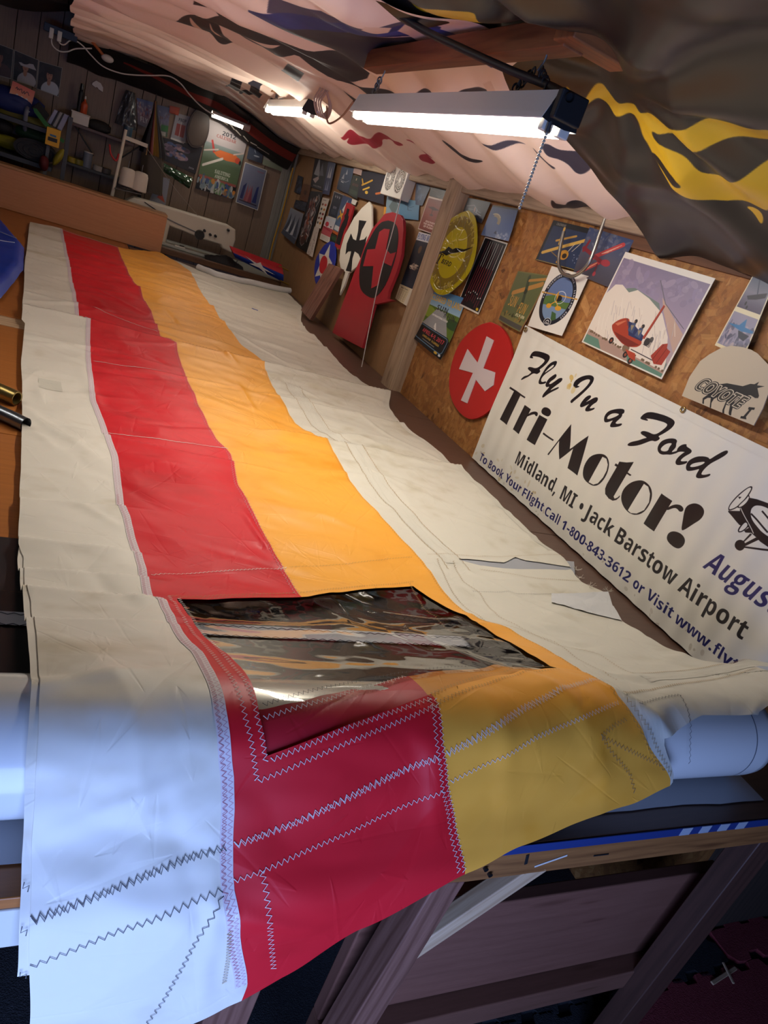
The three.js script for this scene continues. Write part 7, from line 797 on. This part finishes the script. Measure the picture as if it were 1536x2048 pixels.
  q = pairs([-.093,1.231,-.03,1.306]).map((p) => [p[0], p[1], -6.085]); bundle('cloth_roll', 'short yellow cloth roll with a black band below the yellow box', q[0], q[1], 0.045, mat('#8a7f1a', 0.6), 13);
  q = pairs([-.176,1.21,-.115,1.198]).map((p) => [p[0], p[1], -6.09]); bundle('cloth_scrap', 'dark red cloth scrap hanging from the lower shelf front', q[0], q[1], 0.05, mat('#5a1418', 0.7), 15, 'cloth');
  { const l = pairs([-.255,1.522,-.234,1.526,-.169,1.471,-.079,1.407,-.038,1.389,-.042,1.368,-.102,1.393,-.184,1.447,-.246,1.5]), g = thing('green_strip', 'bright green cloth strip draped diagonally off the top shelf', 'cloth', [l[5][0], l[5][1], -6.1]), sh = new THREE.Shape(l.map((p) => new THREE.Vector2(p[0] - l[5][0], p[1] - l[5][1]))); mesh('strip', new THREE.ExtrudeGeometry(sh, { depth: 0.006, bevelEnabled: false }), mat('#1f6a2c', 0.6), g); }
  { const l = pairs([-.266,1.52,-.228,1.565,-.159,1.511,-.172,1.468,-.22,1.502]), g = thing('black_pouch', 'flat black pouch standing behind the green strip', 'pouch', [l[3][0], l[3][1], -6.2]); const sh = new THREE.Shape(l.map((p) => new THREE.Vector2(p[0] - l[3][0], p[1] - l[3][1]))); mesh('pouch', new THREE.ExtrudeGeometry(sh, { depth: 0.03, bevelEnabled: true, bevelSize: 0.004, bevelThickness: 0.004, bevelSegments: 2 }), mat('#1a1a1c', 0.7), g); }
  { const l = pairs([-.126,1.555,-.036,1.549,-.069,1.441,-.157,1.464]), c = l[3], g = thing('package', 'white package wrapped with a black printed band on the top shelf', 'package', [c[0], Math.max(l[2][1], y1 + 0.006), -6.22]); const mk = (u0, u1, m, n, d) => { const pt = (u, v) => { const a = [lerp(l[0][0], l[1][0], u), lerp(l[0][1], l[1][1], u)], b = [lerp(l[3][0], l[2][0], u), lerp(l[3][1], l[2][1], u)]; return new THREE.Vector2(lerp(a[0], b[0], v) - c[0], lerp(a[1], b[1], v) - l[2][1]); }; mesh(n, new THREE.ExtrudeGeometry(new THREE.Shape([pt(u0, 0), pt(u1, 0), pt(u1, 1), pt(u0, 1)]), { depth: d, bevelEnabled: true, bevelSize: 0.004, bevelThickness: 0.004, bevelSegments: 2 }), m, g); }; mk(0, 1, mat('#8f93b0', 0.5), 'wrapper', 0.05); mk(0.28, 0.66, mat('#1b1b1f', 0.5), 'band', 0.056); for (let i = 0; i < 3; i++) mk(0.4 + 0.0 * i, 0.54, mat('#8a8a8c', 0.5), 'print_line', 0.0575 - 0.0001 * i); }
}
{
  const a = [-.017,1.512,.334,1.513], b = [-.008,1.244,.365,1.233];
  const t = thing('wall_shelf', 'pair of narrow dark shelves on black brackets on the back wall', 'shelf', [0.2, 0, -6.5]); const ya = (a[1] + a[3]) / 2, yb = (b[1] + b[3]) / 2;
  mesh('shelf_board', boxAt(a[0] - 0.2, a[2] - 0.2 + 0.1, ya - 0.02, ya, -0.09, 0.08, 0.002), darkBoard, t); mesh('shelf_board', boxAt(b[0] - 0.2, b[2] - 0.2 + 0.1, yb - 0.02, yb, -0.09, 0.08, 0.002), mat('#4a4a48', 0.5), t);
  const d = pairs([.009,1.5,.171,1.335,.362,1.385,.489,1.522]).map((p) => [p[0] - 0.2, p[1], 0.05]); mesh('bracket', beam(d[0], d[1], 0.018, 0.01), black, t); mesh('bracket', beam(d[2], d[3], 0.018, 0.01), black, t); mesh('bracket', boxAt(0.34, 0.365, yb - 0.1, ya + 0.1, -0.095, -0.08), black, t);
  const P = (l) => pairs(l)[0]; const put = (name, label, cat, px) => thing(name, label, cat, [px[0], ya + 0.001, -6.46]);
  { const c = P([.041,1.528]), g = put('white_pot', 'white rectangular pot on the left end of the upper wall shelf', 'pot', c); mesh('pot', boxAt(-0.062, 0.062, 0, 0.075, -0.04, 0.04, 0.006), whitePlastic, g); mesh('rim', boxAt(-0.066, 0.066, 0.07, 0.08, -0.044, 0.044, 0.004), whitePlastic, g); }
  { const c = P([.056,1.564]), g = thing('orange_bottle', 'small orange glue bottle standing in the white pot', 'bottle', [c[0], ya + 0.082, -6.46]); mesh('bottle', lathe([[0, 0], [0.024, 0], [0.025, 0.06], [0.016, 0.075], [0.008, 0.085], [0.005, 0.11], [0, 0.11]], 20), mat('#c2502a', 0.35), g); mesh('cap', cyl([0, 0.098, 0], [0, 0.118, 0], 0.008, 0.006), whitePlastic, g); }
  { const c = P([.024,1.579]), g = thing('black_bottle', 'tall slim black bottle standing in the white pot', 'bottle', [c[0], ya + 0.082, -6.47]); mesh('bottle', lathe([[0, 0], [0.016, 0], [0.017, 0.13], [0.012, 0.15], [0, 0.15]], 18), black, g); mesh('cap', cyl([0, 0.15, 0], [0, 0.19, 0], 0.014, 0.012), blackGloss, g); }
  { const c = [.1,1.522,.259,1.529]; bundle('tool_pile', 'heap of dark tools and cloth on the upper wall shelf', [c[0], ya + 0.035, -6.47], [c[2], ya + 0.035, -6.47], 0.042, mat('#1a1614', 0.7), 17, 'tools'); }
  { const c = P([.396,1.56]), g = thing('blue_can', 'dim blue-grey can at the right end of the upper wall shelf', 'can', [c[0] - 0.02, ya + 0.001, -6.47]); mesh('can', cyl([0, 0, 0], [0, 0.1, 0], 0.034), mat('#3c5a70', 0.4), g); mesh('lid', cyl([0, 0.1, 0], [0, 0.106, 0], 0.036), steel, g); }
  const low = (px) => pairs(px)[0]; { const c = low([.132,1.251]), g = thing('grey_can', 'grey-blue can on the lower wall shelf', 'can', [c[0], yb + 0.001, -6.45]); mesh('can', cyl([0, 0, 0], [0, 0.105, 0], 0.034), mat('#7d8492', 0.4), g); mesh('lid', cyl([0, 0.105, 0], [0, 0.112, 0], 0.035), whitePlastic, g); }
  const roll = (px, label, col) => { const c = low(px), g = thing('tape_roll', label, 'tape roll', [c[0], yb + 0.001, -6.44]); mesh('tape', lathe([[0.016, 0], [0.036, 0], [0.038, 0.004], [0.038, 0.036], [0.036, 0.04], [0.016, 0.04], [0.016, 0]], 24), mat(col, 0.5), g); mesh('core', lathe([[0.013, 0], [0.0155, 0], [0.0155, 0.04], [0.013, 0.04]], 20), mat('#a08a68', 0.8), g); };
  roll([.029,1.266], 'yellow and white tape roll at the left end of the lower wall shelf', '#a8942c'); roll([.072,1.259], 'olive yellow tape roll beside the grey can', '#7d7420'); roll([.213,1.25], 'small white tape roll right of the grey can', '#a9a49c'); roll([.27,1.247], 'dark tape roll with a pale rim at the right of the lower shelf', '#4a4644');
}
// under the table
{ const q = pairs([.818,.031,.883,.098,.91,-.01,.859,-.037]), t = thing('white_sack', 'white crumpled sack standing on the floor under the tables', 'sack', [q[1][0], 0.012, -1.15]); mesh('sack', gridGeo(36, 24, (u, v) => { const k = 2 * PI * u, r = 0.16 * (0.85 + 0.3 * fbm(2 + Math.cos(k) * 1.6, v * 3, 8)) * (1 - 0.35 * smooth(0.75, 1, v)); return [r * Math.cos(k), 0.002 + 0.5 * v, r * 0.8 * Math.sin(k)]; }), mat('#c9c9cc', 0.6), t);
  const o = thing('orange_bucket', 'orange plastic bucket under the table beside the white sack', 'bucket', [q[1][0] + 0.28, 0.012, -1.0]); mesh('bucket', lathe([[0, 0.002], [0.115, 0.002], [0.14, 0.34], [0.148, 0.34], [0.148, 0.36], [0.136, 0.36], [0.112, 0.01], [0, 0.01]], 32), mat('#b85a1c', 0.45), o); mesh('handle', tube([[-0.145, 0.33, 0], [-0.1, 0.22, 0.13], [0, 0.18, 0.16], [0.1, 0.22, 0.13], [0.145, 0.33, 0]], 0.003, 30, 6), steel, o); }

renderer.render(scene, camera);
